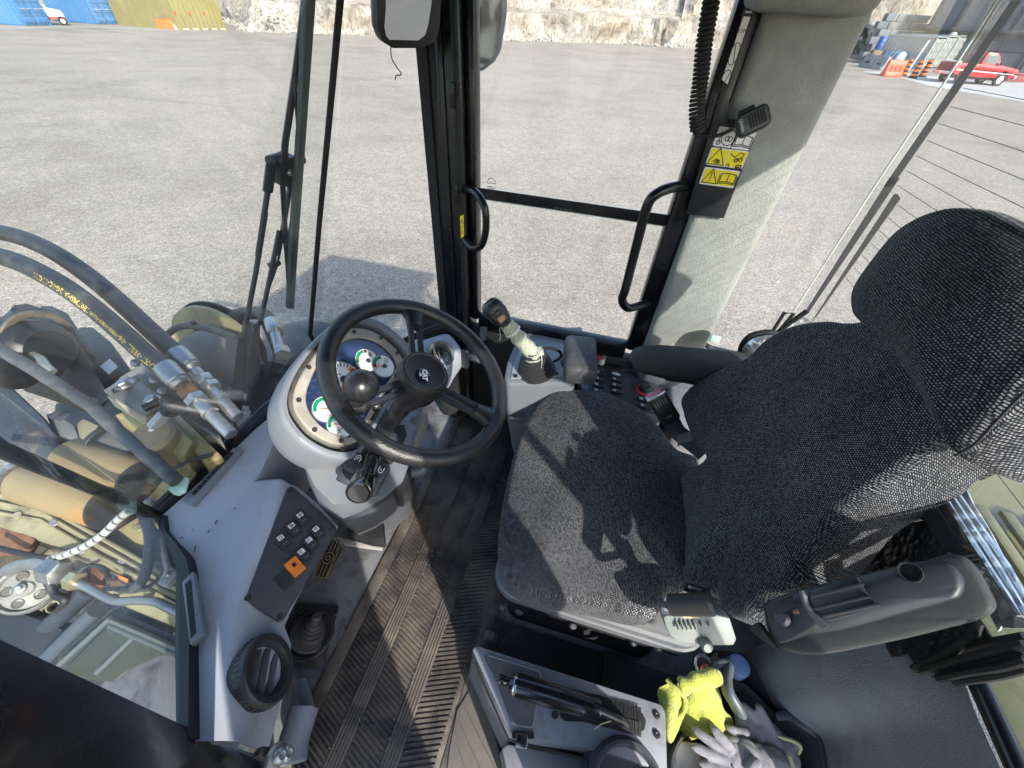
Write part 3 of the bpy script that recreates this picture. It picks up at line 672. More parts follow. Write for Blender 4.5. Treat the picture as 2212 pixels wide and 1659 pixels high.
# right door with its panes, rails and handles
door = thing_door = box('door_frame', (.4345, YR, .98), (.027, .05, .98), blackp, cab, .006)
box('door_stile', (-.181, YR, .98), (.062, .055, .98), blackp, door, .01)
box('door_stile', (-.224, YR + .024, .98), (.022, .02, .98), rubber, door, .006)
bm = bmesh.new(); add_box(bm, (.134, YR, .948), (.574, .018, .023)); fin_b = fin('door_rail', bm, blackp, door)
box('rail_brush', (.134, YR + .006, .963), (.57, .006, .007), rubber, door)
box('door_rail', (.134, YR, .475), (.574, .05, .06), blackp, door, .008); box('door_rail', (.134, YR, 1.485), (.574, .05, .05), blackp, door, .008)
box('upper_pane', (.136, YR - .008, 1.21), (.572, .005, .49), G1, door); box('lower_pane', (.136, YR - .004, .718), (.572, .005, .43), G1, door)
box('pane_edge', (.136, YR - .003, .933), (.57, .004, .005), M('bright glass edge', (.62, .78, .74), .2), door)
inw = lambda p, y: V((p.x, y, p.z))
h = [A(1005, 410, y=-1.165), A(1022, 412, y=-1.13), A(1040, 432, y=-1.10), A(1049, 460, y=-1.09), A(1049, 500, y=-1.09), A(1040, 530, y=-1.10), A(1020, 535, y=-1.125), A(1000, 512, y=-1.165)]
tube('grab_handle', h, .011, blackp, cab, 12, smooth=5)
h = [A(1482, 402, y=-1.185), A(1452, 405, y=-1.12), A(1420, 418, y=-1.09), A(1398, 445, y=-1.085), A(1375, 530, y=-1.085), A(1352, 620, y=-1.085), A(1344, 648, y=-1.09), A(1356, 665, y=-1.10), A(1380, 660, y=-1.14), A(1400, 654, y=-1.185)]
tube('grab_handle', h, .013, blackp, cab, 12, smooth=5)
# glass maker's mark and embossed code
XA = (V((-1, 0, 0)), V((0, 0, 1)), V((0, 1, 0)))
c = A(*K2(973, 1215), y=YR + .002)
mk = strokes('glass_mark', [circ(0, .012, .014, 8, .3, 2.84), [(-.016, .012), (.016, .012)], [(-.013, .002), (.013, .002)], [(-.013, -.003), (.013, -.003)], circ(.012, -.012, .005, 8), [(-.016, -.012), (.004, -.012)], [(-.006, -.019), (.006, -.019)], [(-.006, -.025), (.006, -.025)]], .0016, c, XA, M('grey print', (.12, .13, .13), .5), cab)
text('embossed_code', 'ISO-3977', .014, A(*K2(1438, 1360), y=YR + .0102), XA, M('grey print'), cab)
# lower wall under the right door and the corner
box('lower_wall', (.16, YR - .01, .22), (1.1, .05, .44), M('black lower wall', (.014, .014, .016), .6, var=.3, grain=60, dirt=(.04, .038, .035), dscale=6), cab, .01)
pk = box('inner_kick_panel', (.53, -1.14, .2), (.09, .1, .42), M('black lower wall'), cab, .02)
br = plate('striker_bracket', A(*K5(1530, 575), y=-1.08), (V((0, 0, 1)), V((1, 0, 0)), V((0, 1, 0))), .085, .035, .008, steel, cab, .012)
lathe('striker_pin', [(0, 0), (.012, 0), (.012, .05), (0, .05)], A(*K5(1560, 560), y=-1.075), (-1, .2, 0), steel, br, 12)
prism('kick_flap', [A(*K5(*p), y=-1.1) for p in ((1640, 350), (1690, 350), (1680, 440), (1640, 460))], (0, -.006, 0), greyd, cab)
# door post, sticker plate, carpeted rear post
rp = box('rear_post', (-.303, YR, .98), (.195, .10, 1.02), carpet, cab, .022, 3)
plt = prism('sticker_plate', [A(*K3(*p), y=-1.164) for p in ((400, 56), (490, 58), (300, 600), (296, 770), (505, 790), (265, 1412), (22, 1386))], (0, .004, 0), M('sticker backing black', (.016, .017, .02), .45), cab, .001)
box('roof_lining', (-.268, YR + .03, 1.45), (.216, .23, .13), carpet, cab, .025, 3)
def label(name, cs, y, mat, K=K3):
    P = [A(*K(*p), y=y) for p in cs]; c = sum(P, V()) / 4; X = ((P[1] - P[0]) + (P[2] - P[3])).normalized(); Z = V((0, 1, 0)); Y = Z.cross(X)
    w = ((P[1] - P[0]).length + (P[2] - P[3]).length) / 2; hh = ((P[3] - P[0]).length + (P[2] - P[1]).length) / 2
    o = plate(name, c, (X, Y, Z), w, hh, .0006, mat, cab, .004); return o, c + Z * .0007, (X, Y, Z), w, hh
def inset(par, c, ax, x0, x1, h, mat, dx=.0): 
    return plate('colour_field', c + ax[0] * ((x0 + x1) / 2), ax, x1 - x0, h, .0004, mat, par, .0015)
def book(s, x, y): return [[(x - s, y + s * .5), (x - s, y - s * .6), (x, y - s * .45), (x + s, y - s * .6), (x + s, y + s * .5), (x, y + s * .65), (x - s, y + s * .5)], [(x, y + s * .65), (x, y - s * .45)], [(x - s * 1.2, y + s * .3), (x - s * 1.2, y - s * .8), (x, y - s * .65), (x + s * 1.2, y - s * .8), (x + s * 1.2, y + s * .3)]]
def tri(s, x, y): return [[(x - s, y - s * .8), (x + s, y - s * .8), (x, y + s * .95), (x - s, y - s * .8), (x + s, y - s * .8)]]
o, c, ax, w, hh = label('instruction_label', ((240, 818), (478, 850), (432, 978), (192, 942)), -1.1595, whitel)
strokes('pictogram', [[(-w * .38, hh * .3), (-w * .38, -hh * .25)], circ(-w * .38, -hh * .3, .004, 10), circ(-w * .15, .0, .016, 14), circ(-w * .18, -.002, .005, 8), circ(-w * .1, -.002, .005, 8), [(-w * .2, .018), (-w * .1, .018)], [(.0, -hh * .48), (.0, hh * .48)]] + book(.017, w * .26, -.002), .0018, c, ax, inkm, o)
o, c, ax, w, hh = label('warning_label', ((185, 952), (425, 982), (390, 1096), (148, 1066)), -1.1595, whitel)
inset(o, c, ax, -w * .47, -.0008, hh * .9, yell); inset(o, c, ax, .0008, w * .47, hh * .9, yell)
c = c + ax[2] * .0005
strokes('pictogram', tri(.020, -w * .25, 0) + [[(-w * .34, -.010), (-w * .26, -.004), (-w * .18, -.006)], circ(-w * .24, -.010, .003, 8), circ(-w * .19, -.010, .003, 8)] + [[(w * .06, .010), (w * .2, .004), (w * .3, .014), (w * .4, .013), (w * .38, .004), (w * .22, -.002)], circ(w * .25, -.002, .004, 8), circ(w * .36, .0, .004, 8), [(w * .06, -.012), (w * .12, -.012), (w * .12, -.02), (w * .06, -.02), (w * .06, -.012)]] + book(.005, w * .38, -.014), .0018, c, ax, inkm, o)
o, c, ax, w, hh = label('warning_label', ((145, 1082), (372, 1108), (330, 1222), (104, 1188)), -1.1595, whitel)
inset(o, c, ax, -w * .46, -.0008, hh * .85, yell); inset(o, c, ax, .0008, w * .46, hh * .85, yell)
c = c + ax[2] * .0005
strokes('pictogram', tri(.018, -w * .24, 0) + [[(-w * .24, .009), (-w * .24, -.004)], [(-w * .24, -.008), (-w * .24, -.0095)]] + book(.017, w * .24, .001), .002, c, ax, inkm, o)
# tall roll-over label
P = [A(*K3(*p), y=-1.1595) for p in ((408, 68), (452, 72), (290, 546), (254, 516))]
o = prism('rollover_label', P, (0, .0006, 0), whitel, cab); dn = ((P[3] - P[0]) + (P[2] - P[1])).normalized(); acr = V((0, 1, 0)).cross(dn)
top = (P[0] + P[1]) / 2 + V((0, .0008, 0)); axl = (-acr, -dn, V((0, 1, 0))) if (-acr).dot(V((-1, 0, 0))) > 0 else (acr, -dn, V((0, 1, 0)))
axl = (dn, V((0, 1, 0)).cross(dn), V((0, 1, 0)))
text('rollover_text', 'ROPS', .0085, top + dn * .030, (V((0, 1, 0)).cross(-dn) * -1, -dn, V((0, 1, 0))), inkm, o)
box('rollover_bar', top + dn * .006, (.024, .001, .005), inkm, o, ax=(V((0, 1, 0)).cross(dn), V((0, 1, 0)), dn))
for nm_, ln_ in (('rollover_oval', [[(a * 1.6 + .066, b * .8) for a, b in circ(0, 0, .0115, 16)], [(.052, -.003), (.080, .004)]]), ('rollover_oval', [[(a * 1.6 + .112, b * .8) for a, b in circ(0, 0, .0125, 16)], [(.098, .004), (.126, -.004)]]), ('rollover_box', [[(.148, -.007), (.170, -.007), (.170, .007), (.148, .007), (.148, -.007)]])): tag(strokes(nm_, ln_, .0014, top, (dn, axl[1], V((0, 1, 0))), inkm, o), kind=None)
# small yellow label on the front pillar
P = [A(*K2(*p), y=-1.149) for p in ((769, 1402), (792, 1390), (796, 1532), (776, 1542))]
o = prism('warning_label', P, (0, .0006, 0), yell, cab); c = sum(P, V()) / 4 + V((0, .0008, 0))
strokes('pictogram', tri(.006, 0, .016) + [[(-.004, -.006), (.004, -.02), (0, -.026), (-.004, -.018)], [(-.006, 0), (.006, 0)]], .0014, c, XA, inkm, o)
# roof and the unseen left rear post, left sill
box('roof', (-.02, -.6, 1.575), (1.56, 1.5, .09), blackp, cab, .03, 3)
box('rear_post', (-.318, .05, .75), (.225, .10, 1.56), carpet, cab, .022, 3)
box('door_sill', (.12, .115, -.03), (.66, .11, .05), blackp, cab, .01)
box('roof_rail', (.12, .06, 1.47), (.66, .08, .12), blackp, cab, .02); box('roof_rail', (.12, -1.23, 1.53), (.66, .06, .06), blackp, cab, .01)
# windscreen and corner panes
wbl, wbr = WS(345, 1115), WS(668, 726)
def wsz(y, z): return V((WSP.x - .385 * z, y, z))
wtl, wtr = wsz(-.12, 1.53), wsz(-.97, 1.53)
pane('windscreen', [wbl, wsz(-.7, .38), wsz(-.955, .40), wtr, wtl], WSN, cab, G2)
sl = thing_seal = tube('windscreen_seal', [WS(342, 1114), WS(170, 1041), WS(0, 970), wsz(-.13, 1.1), wtl], .012, rubber, cab, 8)
tube('windscreen_seal', [wsz(-.955, .36), WS(670, 722), WS(690, 480), WS(712, 250), WS(735, 0), wsz(-.955, 1.53)], .0075, rubber, cab, 8)
bs = [WS(338, 1122), WS(400, 1062), WS(500, 968), WS(592, 880), WS(660, 815), wsz(-.80, .40), wsz(-.955, .40)]
tube('windscreen_base_seal', bs, (lambda i: (.014, .024)), rubber, cab, 8, flat=(0, 0, 1))
tube('windscreen_base_frame', [p + V((.035, 0, -.018)) for p in bs], .022, blackp, cab, 8)
cb = [A(*p, z=.375) for p in ((338, 1120), (366, 1190), (384, 1240), (379, 1400), (383, 1600))]
ct = [wtl, wtl + V((-.01, .02, 0)), wtl + V((-.02, .05, 0)), V((.56, .0, 1.53)), V((.545, -.01, 1.53))]
sheet('left_corner_pane', [cb, [a.lerp(b, .5) for a, b in zip(cb, ct)], ct], .005, G2, cab, 70)
outer = [(338, 1118), (346, 1152), (366, 1188), (380, 1222), (381, 1250), (379, 1330), (378, 1400), (379, 1470), (381, 1600)]
inner = [(352, 1112), (356, 1146), (384, 1180), (402, 1206), (410, 1240), (409, 1330), (408, 1400), (407, 1470), (406, 1600)]
sheet('left_sash', [[A(*p, z=.372) for p in outer], [A(*p, z=.378) for p in inner]], .03, M('black sash', (.008, .008, .01), .4), cab, 30)
rcb = [wsz(-.955, .40), V((.80, -1.11, .42)), V((.56, -1.235, .44))]; rct = [wtr, V((.56, -1.1, 1.53)), V((.553, -1.235, 1.53))]
sheet('right_corner_pane', [rcb, rct], .005, G1, cab, 70)
tube('right_corner_seal', [A(*K5(*p), z=.5) for p in ((1000, 488), (1040, 470), (1200, 400), (1360, 338))], .012, rubber, cab, 8)
# rear window
RPN = V((1, 0, -.05)).normalized(); RPP = V((-.64, 0, .73))
def RW(u, v, off=0.0): return AP(u, v, RPP + RPN * off, RPN)
def rwz(y, z): return V((-.64 + .05 * (z - .73), y, z))
rwin = pane('rear_window', [rwz(-1.21, .70), rwz(-.03, .70), rwz(-.03, 1.52), rwz(-1.21, 1.52)], (-1, 0, .05), cab, G3)
tube('pane_edge', [RW(*K7(640, 812)), RW(*K7(900, 408)), RW(*K7(1165, 0)), RW(*K3(1700, 530)), RW(*K3(2040, 0)), RW(*K3(2140, -160))], .0026, M('frosted glass edge', (.50, .55, .53), .7), rwin, 6)
bus = M('heater bus bar', (.235, .21, .19), .55)
prism('bus_bar', [RW(*K7(*p), .001) for p in ((722, 792), (1222, 0), (1283, 0), (742, 800))] , RPN * .001, bus, rwin)
prism('bus_bar', [RW(*K3(*p), .001) for p in ((1305, 1208), (2135, 0), (2200, 0), (1360, 1208))], RPN * .001, bus, rwin)
prism('bus_bar', [RW(*K7(*p), .001) for p in ((760, 850), (1248, 96), (1270, 96), (1286, 122), (795, 812))], RPN * .001, bus, rwin)
for x, y in ((1980, 330), (1900, 450), (1815, 570), (1735, 690), (1660, 800), (1585, 910), (1515, 1010), (1450, 1105), (1390, 1200), (1390, 1325), (1330, 1410), (1270, 1490), (1215, 1570), (1160, 1650), (1110, 1730), (1060, 1800)):
    p = RW(*K3(x, y), .0012)
    box('heater_line', V((p.x, (p.y - .1) / 2, p.z)), (.0005, abs(p.y + .1), .0009), M('heater wire', (.07, .07, .07), .5), rwin)
tube('rear_window_seal', [rwz(-1.2, .712), rwz(-.9, .712), rwz(-.5, .70), rwz(-.28, .695), rwz(.0, .69)], .017, rubber, cab, 8)
tube('rear_window_seal', [rwz(-.03, .69), rwz(-.03, 1.5)], .017, rubber, cab, 8)
sheet('rear_corner_pane', [[V((-.42, -1.255, .56)), V((-.655, -1.22, .70))], [V((-.42, -1.255, 1.52)), V((-.60, -1.22, 1.52))]], .005, G3, cab)
tube('rear_corner_seal', [A(*K7(*p), y=-1.25) for p in ((120, 975), (160, 1000), (250, 1022), (345, 1040))], .009, rubber, cab, 8)
box('corner_clip', A(*K7(192, 950), y=-1.25), (.035, .012, .028), M('pale green clip', (.45, .66, .58), .4), cab, .006)
tube('window_catch', [A(*K7(*p), y=-1.22) for p in ((530, 905), (600, 795), (655, 800), (560, 912), (530, 905))], .006, blackm, cab, 6)
box('lower_rear_wall', (-.56, YR, .3), (.28, .06, .5), greyd, cab, .02)
# ---------------------------------------------------------------- mirrors
X = V((0, 0, 1))
mn = V((-.81, .565, -.167)).normalized()
t = thing('inside_mirror', 'black rectangular inside mirror hanging by the front pillar', 'mirror', A(*K2(430, 150), x=.52))
mp = A(*K2(430, 150), x=.52)
MO = [AP(*K2(*p), mp, mn) for p in ((222, -140), (224, 60), (230, 180), (262, 268), (330, 310), (520, 310), (600, 272), (628, 200), (640, 60), (652, -140))]
MI = [AP(*K2(*p), mp + mn * .006, mn) for p in ((292, -140), (288, 60), (279, 170), (290, 232), (312, 258), (500, 262), (545, 225), (565, 150), (582, 40), (600, -140))]
hs = prism('housing', MO, -mn * .03, blackm, t, .008); prism('mirror_glass', MI, mn * -.004, mirm, t)
hb = prism('rim', [p + mn * .004 for p in MO], -mn * .006, blackm, t, .002)
tube('stem', [(MO[0] + MO[-1]) / 2 - mn * .02, V((.5, -1.12, 1.5))], .008, blackp, t, 8)
tag(tube('loose_wire', [AP(*K2(*p), mp - mn * .02, mn) for p in ((320, 300), (325, 370), (355, 430), (388, 475), (380, 487), (356, 490), (348, 520))], .0013, blackm, None, 6, smooth=4), 'thin loose black wire dangling below the inside mirror', 'wire')
t = thing('outside_mirror', 'grey backed outside mirror seen through the door glass', 'mirror', A(*K2(975, 200), y=-1.5))
mn = V((-.6, .75, -.1)).normalized(); mp = A(*K2(975, 200), y=-1.5)
MO = [AP(*K2(*p), mp, mn) for p in ((820, -160), (1088, -160), (1080, 100), (1042, 330), (1000, 405), (930, 460), (860, 478), (820, 478))]
MI = [AP(*K2(*p), mp + mn * .004, mn) for p in ((820, -160), (1050, -160), (1040, 100), (1012, 320), (975, 385), (915, 432), (860, 448), (820, 448))]
prism('housing', MO, -mn * .035, M('grey mirror shell', (.16, .18, .2), .45), t, .01); prism('mirror_glass', MI, mn * -.003, mirm, t)
tube('bracket', [MO[0] - mn * .02, V((.55, -1.3, 1.4)), V((.52, -1.25, 1.2))], .011, blackp, t, 8)
# ---------------------------------------------------------------- radio microphone with coiled cord
my = -1.115; mcs = [A(*K3(*p), y=my) for p in ((335, 765), (555, 660), (577, 800), (362, 906))]
c = sum(mcs, V()) / 4; X = ((mcs[1] - mcs[0]) + (mcs[2] - mcs[3])).normalized(); Z = V((.12, .95, .28)); Z = (Z - X * Z.dot(X)).normalized(); Y = Z.cross(X)
wM = ((mcs[1] - mcs[0]).length + (mcs[2] - mcs[3]).length) / 2; hM = ((mcs[3] - mcs[0]).length + (mcs[2] - mcs[1]).length) / 2
t = thing('radio_microphone', 'black hand microphone with coiled cord clipped over the stickers', 'microphone', c)
plate('body', c - Z * .02, (X, Y, Z), wM, hM, .03, blackm, t, .012, .005); fc = plate('face_plate', c + Z * .0085, (X, Y, Z), wM * .86, hM * .84, .003, M('grey mic face', (.07, .075, .085), .4), t, .008, .001)
for k in range(6): plate('slot', c + Z * .0118 + X * (-wM * .1 + k * wM * .085), (X, Y, Z), .0032, hM * .62, .0006, inkm, fc, .0015)
text('maker_name', 'Uniden', hM * .2, c + Z * .0118 - X * wM * .34, (-Y, X, Z), whitel, fc)
up_ = Y if Y.z > 0 else -Y
plate('talk_button', c - Z * .012 + up_ * (hM * .5 + .003) - X * wM * .12, (X, up_, Z), wM * .5, .01, .016, blackm, t, .003, .002)
cp = [A(*K3(*p), y=-1.115) for p in ((320, 838), (250, 872), (180, 884), (100, 878), (75, 850), (82, 820))]
tube('cord', cp, .004, rubber, t, 8, smooth=6)
sp = cr([A(*K3(*p), y=-1.12) for p in ((98, 850), (92, 700), (118, 500), (135, 320), (158, 170), (186, 0), (205, -130))], 40)
L = [0]
for a, b in zip(sp, sp[1:]): L.append(L[-1] + (b - a).length)
hel = []; turns = L[-1] / .0078; N = int(turns * 12); j = 0
for i in range(N):
    s = L[-1] * i / N
    while j < len(L) - 2 and L[j + 1] < s: j += 1
    p = sp[j].lerp(sp[j + 1], (s - L[j]) / max(1e-9, L[j + 1] - L[j])); T = (sp[j + 1] - sp[j]).normalized(); n1, n2, _ = frame(T, V((0, 1, 0))); a = 2 * pi * i / 12
    hel.append(p + n1 * .0135 * cos(a) + n2 * .0135 * sin(a))
bm = bmesh.new(); add_tube(bm, hel, .0038, 6); fin('coiled_cord', bm, rubber, t, 60)
# ---------------------------------------------------------------- windscreen wiper
t = thing('windscreen_wiper', 'black twin arm windscreen wiper standing upright outside the glass', 'wiper', WS(505, 900, .03))
W4 = lambda o: (lambda pts: [WS(*p, o) for p in pts])
a1 = W4(.035)([K1(*p) for p in ((1990, -150), (1965, 100), (1945, 260), (1912, 500), (1870, 780), (1846, 950), (1848, 1060))]); 
yk = tube('yoke', cr(a1, 4), (lambda i: (.006, .009)), satin, t, 8)
tube('yoke_lower', W4(.035)([K1(1838, 1100), K1(1832, 1200), K1(1848, 1500), K1(1856, 1620), K4(1856, 290), K4(1868, 450)]), (lambda i: (.005, .008)), satin, t, 8)
for pts in ([K1(1940, 255), K1(1955, 400), K1(1955, 560)], [K1(1908, 500), K1(1922, 700), K1(1936, 910)], [K1(1940, 255), K1(1968, 100), K1(1985, -60)], [K4(1856, 290), K4(1886, 130), K4(1900, 20)], [K4(1858, 300), K4(1862, 470), K4(1876, 660)]):
    tube('blade_link', W4(.028)(pts), .004, satin, t, 6)
bl_ = prism('blade', W4(.012)([K1(2002, -200), K1(2062, -200), K1(2050, 0), K1(1992, 800), K1(1930, 1659), K4(1908, 688), K4(1872, 686), K1(1888, 1659), K1(1950, 800)]), WSN * .012, M('blade rubber', (.06, .075, .073), .6), t, .002)
prism('blade_spine', W4(.026)([K1(2000, -100), K1(2012, -100), K1(1905, 1659), K1(1893, 1659)]), WSN * .003, M('dull steel', (.3, .32, .33), .35, .8), bl_)
c = WS(*K1(1822, 1085), .05); bx = (V((0, -1, 0)), V((-.385, 0, 1)).normalized(), WSN)
hd = plate('head_bracket', c - WSN * .02, bx, .052, .062, .03, satin, t, .006, .003); lathe('pivot_bolt', [(.009, 0), (.007, .006), (0, .007)], c + WSN * -.022, -WSN, steel, hd, 12)
lathe('head_bush', [(0, -.0), (.014, 0), (.014, .05), (0, .05)], WS(*K1(1752, 1052), .05), (0, -1, 0), satin, hd, 12); lathe('head_bush', [(0, 0), (.012, 0), (.012, .035), (0, .035)], WS(*K1(1895, 1050), .05), (0, -1, 0), satin, hd, 12)
for top, pts, cover in ((((1755, 1075), (1735, 1240)), [K1(1735, 1240), K1(1670, 1659), K4(1720, 60), K4(1660, 440), K4(1590, 800), K4(1575, 870)], ((1545, 880), (1588, 878), (1582, 1300), (1545, 1410), (1500, 1520), (1455, 1500), (1478, 1380))), (((1898, 1080), (1880, 1210)), [K1(1880, 1210), K1(1840, 1450), K1(1800, 1659), K4(1810, 180), K4(1750, 480), K4(1690, 760), K4(1670, 800)], ((1648, 790), (1690, 795), (1692, 1150), (1662, 1225), (1610, 1235), (1590, 1180)))):
    tube('arm_clip', W4(.045)([K1(*q) for q in top]), (lambda i: (.009, .013)), satin, t, 8)
    tube('arm_rod', W4(.045)(pts), .0062, satin, t, 8); prism('arm_cover', W4(.03)([K4(*q) for q in cover]), WSN * .035, satin, t, .004)
pv = WS(*K4(1480, 1470), .055); bk = plate('pivot_bracket', pv - WSN * .012, bx, .05, .08, .012, satin, t, .01, .002)
for q in ((1483, 1440), (1463, 1503), (1480, 1365)): lathe('bolt', [(.010, 0), (.009, .006), (0, .006)], WS(*K4(*q), .024), -WSN, steel, bk, 6)
tube('washer_hose', W4(.05)([K1(1870, 1330), K4(1800, 380), K4(1740, 560), K4(1700, 740), K4(1720, 830), K4(1770, 960), K4(1760, 1060), K4(1700, 1180), K4(1650, 1230)]), .0035, rubber, t, 6, smooth=5)
box('hose_clip', WS(*K4(1778, 395), .05), (.022, .03, .014), satin, t, .004)
# ---------------------------------------------------------------- operator seat
def fabric():
    mt = bpy.data.materials.new('woven seat fabric'); mt.use_nodes = True; nt = mt.node_tree; b = nt.nodes['Principled BSDF']
    uv = _n(nt, 'ShaderNodeTexCoord'); nz = tex(nt, 'Noise', 45, detail=2)
    ad = mixc(nt, .003, uv.outputs['UV'], nz.outputs['Color'], 'LINEAR_LIGHT')
    br = _n(nt, 'ShaderNodeTexBrick'); br.offset = .5; br.squash = 1; nt.links.new(ad, br.inputs['Vector'])
    for k, v in (('Scale', 1.0), ('Mortar Size', .001), ('Mortar Smooth', .4), ('Bias', -.25), ('Brick Width', .0043), ('Row Height', .0034)): br.inputs[k].default_value = v
    br.inputs['Color1'].default_value = (.235, .24, .245, 1); br.inputs['Color2'].default_value = (.016, .0175, .022, 1); br.inputs['Mortar'].default_value = (.009, .010, .014, 1)
    n2 = tex(nt, 'Noise', 9, detail=6); sh = ramp(nt, n2.outputs['Fac'], [(.3, (.7, .7, .7)), (.7, (1.25, 1.25, 1.25))])
    c = mixc(nt, 1.0, br.outputs['Color'], sh, 'MULTIPLY')
    n3 = tex(nt, 'Noise', 420, detail=2); c = mixc(nt, 1.0, c, ramp(nt, n3.outputs['Fac'], [(.3, (.55,) * 3), (.7, (1.4,) * 3)]), 'MULTIPLY')
    nt.links.new(c, b.inputs['Base Color']); b.inputs['Roughness'].default_value = .95; b.inputs['Specular IOR Level'].default_value = .15
    b.inputs['Sheen Weight'].default_value = .08; b.inputs['Sheen Roughness'].default_value = .5
    nt.links.new(bump(nt, br.outputs['Fac'], -.6, .001), b.inputs['Normal']); return mt
fab = fabric()
seat = thing('operator_seat', 'dark woven fabric suspension seat with raised near armrest and headrest', 'seat', (-.15, -.59, .2))
cz = .405
co_ = [K14(*p) for p in ((560, 208), (700, 205), (850, 225), (980, 280), (1080, 330), (1160, 400), (1230, 490), (1290, 550), (1400, 590))]
cn_ = [K14(*p) for p in ((470, 275), (400, 375), (340, 520), (285, 740), (250, 960), (240, 1100), (262, 1240), (340, 1340), (470, 1395), (700, 1440), (900, 1485), (1050, 1520), (1150, 1520), (1195, 1440), (1240, 1380))]
CO = [A(*p, z=cz + .01) for p in co_] + [V((-.42, -.80, cz)), V((-.46, -.6, cz)), V((-.43, -.40, cz)), A(*K14(1500, 1390), z=cz)] + [A(*p, z=cz - .015) for p in cn_[::-1]]
def saddle(x, y): return -.012 * math.exp(-(x / .12) ** 2) + .5 * x * x * .25
pillow('cushion', CO, (0, 0, 1), fab, seat, .042, .10, .03, fn=saddle, sub=3, rings=18)
bp, bn = V((-.335, -.6, .42)), V((.58, 0, .17)).normalized()
far = [K7(*p) for p in ((120, 1659), (70, 1570), (50, 1450), (50, 1400), (60, 1330), (150, 1240), (310, 1140), (440, 1070), (560, 960), (700, 880), (850, 842), (1000, 838))]
near = [K12(*p) for p in ((475, 640), (505, 700), (565, 770), (690, 798), (760, 740), (960, 605), (1010, 500), (1070, 445), (1200, 362), (1400, 255), (1600, 155), (1700, 90), (1800, 30))] + [(2112, 1003), (2170, 985)]
NR = [(p, max(0.0, min(1.0, (p[0] - 1736) / 190))) for p in near]
BO = [AP(*p, bp, bn) for p in far] + [V((-.515, -.66, 1.08)), V((-.53, -.55, 1.09))] + [AP(*p, bp - bn * (.05 + .045 * k_), bn) + bn * (.08 * k_) for p, k_ in NR[::-1]] + [V((-.345, -.45, .40)), V((-.345, -.6, .385)), V((-.345, -.74, .40))]
def wings(x, y): return .55 * x * x - .012
pillow('backrest', BO, bn, fab, seat, .035, .10, .035, fn=wings, sub=3, rings=18)
hp = bp + bn * .035
HO = [K7(*p) for p in ((990, 720), (1000, 800), (1040, 850), (1120, 912), (1200, 1000), (1300, 1122), (1400, 1282), (1480, 1432), (1540, 1550), (1595, 1625), (1650, 1632), (1720, 1570), (1850, 1430), (2012, 1262), (2150, 1100), (2300, 850), (2320, 640), (2250, 440), (2130, 320), (2012, 255), (1950, 232), (1850, 186), (1700, 165), (1560, 170), (1400, 222), (1260, 312), (1150, 440), (1060, 560), (1005, 650))]
pillow('headrest', [AP(*p, hp, bn) for p in HO], bn, fab, seat, .045, .09, .03, sub=3, rings=16)
tube('headrest_seam', [AP(*p, hp + bn * .012, bn) for p in [K7(*q) for q in ((1600, 1640), (1720, 1572), (1850, 1432), (2012, 1264))]], .0016, rubber, seat, 6, smooth=4)
loft('back_shell', [[bp - bn * (.09 + d) + V((0, y * s, 0)) + V((-.17, 0, .58)).normalized() * h for y, h in ((-.14, .1), (.05, .1), (.06, .3), (.05, .5), (.0, .6), (-.1, .6), (-.14, .5), (-.15, .3))] for d, s in ((0, 1), (.03, .97), (.045, .8))], greyd, seat, b=.01)
# suspension tray with ribs, bellows skirt, knob, bolts
def rr(x0, x1, y0, y1, r, z, n=5): return [V(((x0 + x1) / 2 + p, (y0 + y1) / 2 + q, z)) for p, q in rrect(abs(x1 - x0), abs(y1 - y0), r, n)]
bx0, bx1, by0, by1 = -.44, .098, -.845, -.335
prof = [(.03, .345), (.012, .34), (.012, .318), (.004, .314), (.004, .290), (0, .286), (0, .262), (.004, .258), (.010, .256), (.012, .238), (.02, .232)]
loft('suspension_tray', [rr(bx0 + a, bx1 - a, by0 + a, by1 - a, .07, z, 7) for a, z in prof], M('tray plastic', (.125, .133, .145), .5, var=.08, grain=300, gstr=.3, dirt=(.14, .13, .11), dscale=6), seat, ang=22)
sk = M('black bellows', (.012, .012, .014), .7, var=.3, grain=90, dirt=(.045, .042, .036), dscale=8, dth=(.58, .75))
loft('bellows_skirt', [rr(bx0 + .06 + a, bx1 - .05 - a, by0 + .05 + a, by1 - .05 - a, .04, z) for a, z in ((.02, .235), (.0, .19), (.02, .15), (-.005, .11), (.02, .07), (-.01, .03), (-.01, .0))], sk, seat, ang=30)
box('base_rail', (-.17, -.358, .205), (.46, .014, .03), sk, seat, .003); box('base_rail', (-.17, -.30, .015), (.5, .1, .03), sk, seat, .004)
for x, y in ((365, 390), (490, 425), (915, 535), (1400, 670), (1590, 712)):
    p = A(*K11(x, y), y=-.342); b_ = lathe('bolt', [(.010, 0), (.010, .006), (.006, .009), (0, .009)], p + V((0, -.003, 0)), (0, 1, 0), steel, seat, 6)
kp = A(*K11(275, 590), y=-.30); bm = bmesh.new()
pts = [(kp + V((cos(a) * r, 0, sin(a) * r))) for a, r in [(2 * pi * k / 16, .02 if k % 2 else .0165) for k in range(16)]]
add_prism(bm, pts, (0, .022, 0)); fin('adjuster_knob', bm, M('grey knob', (.10, .105, .11), .55, grain=300), seat)
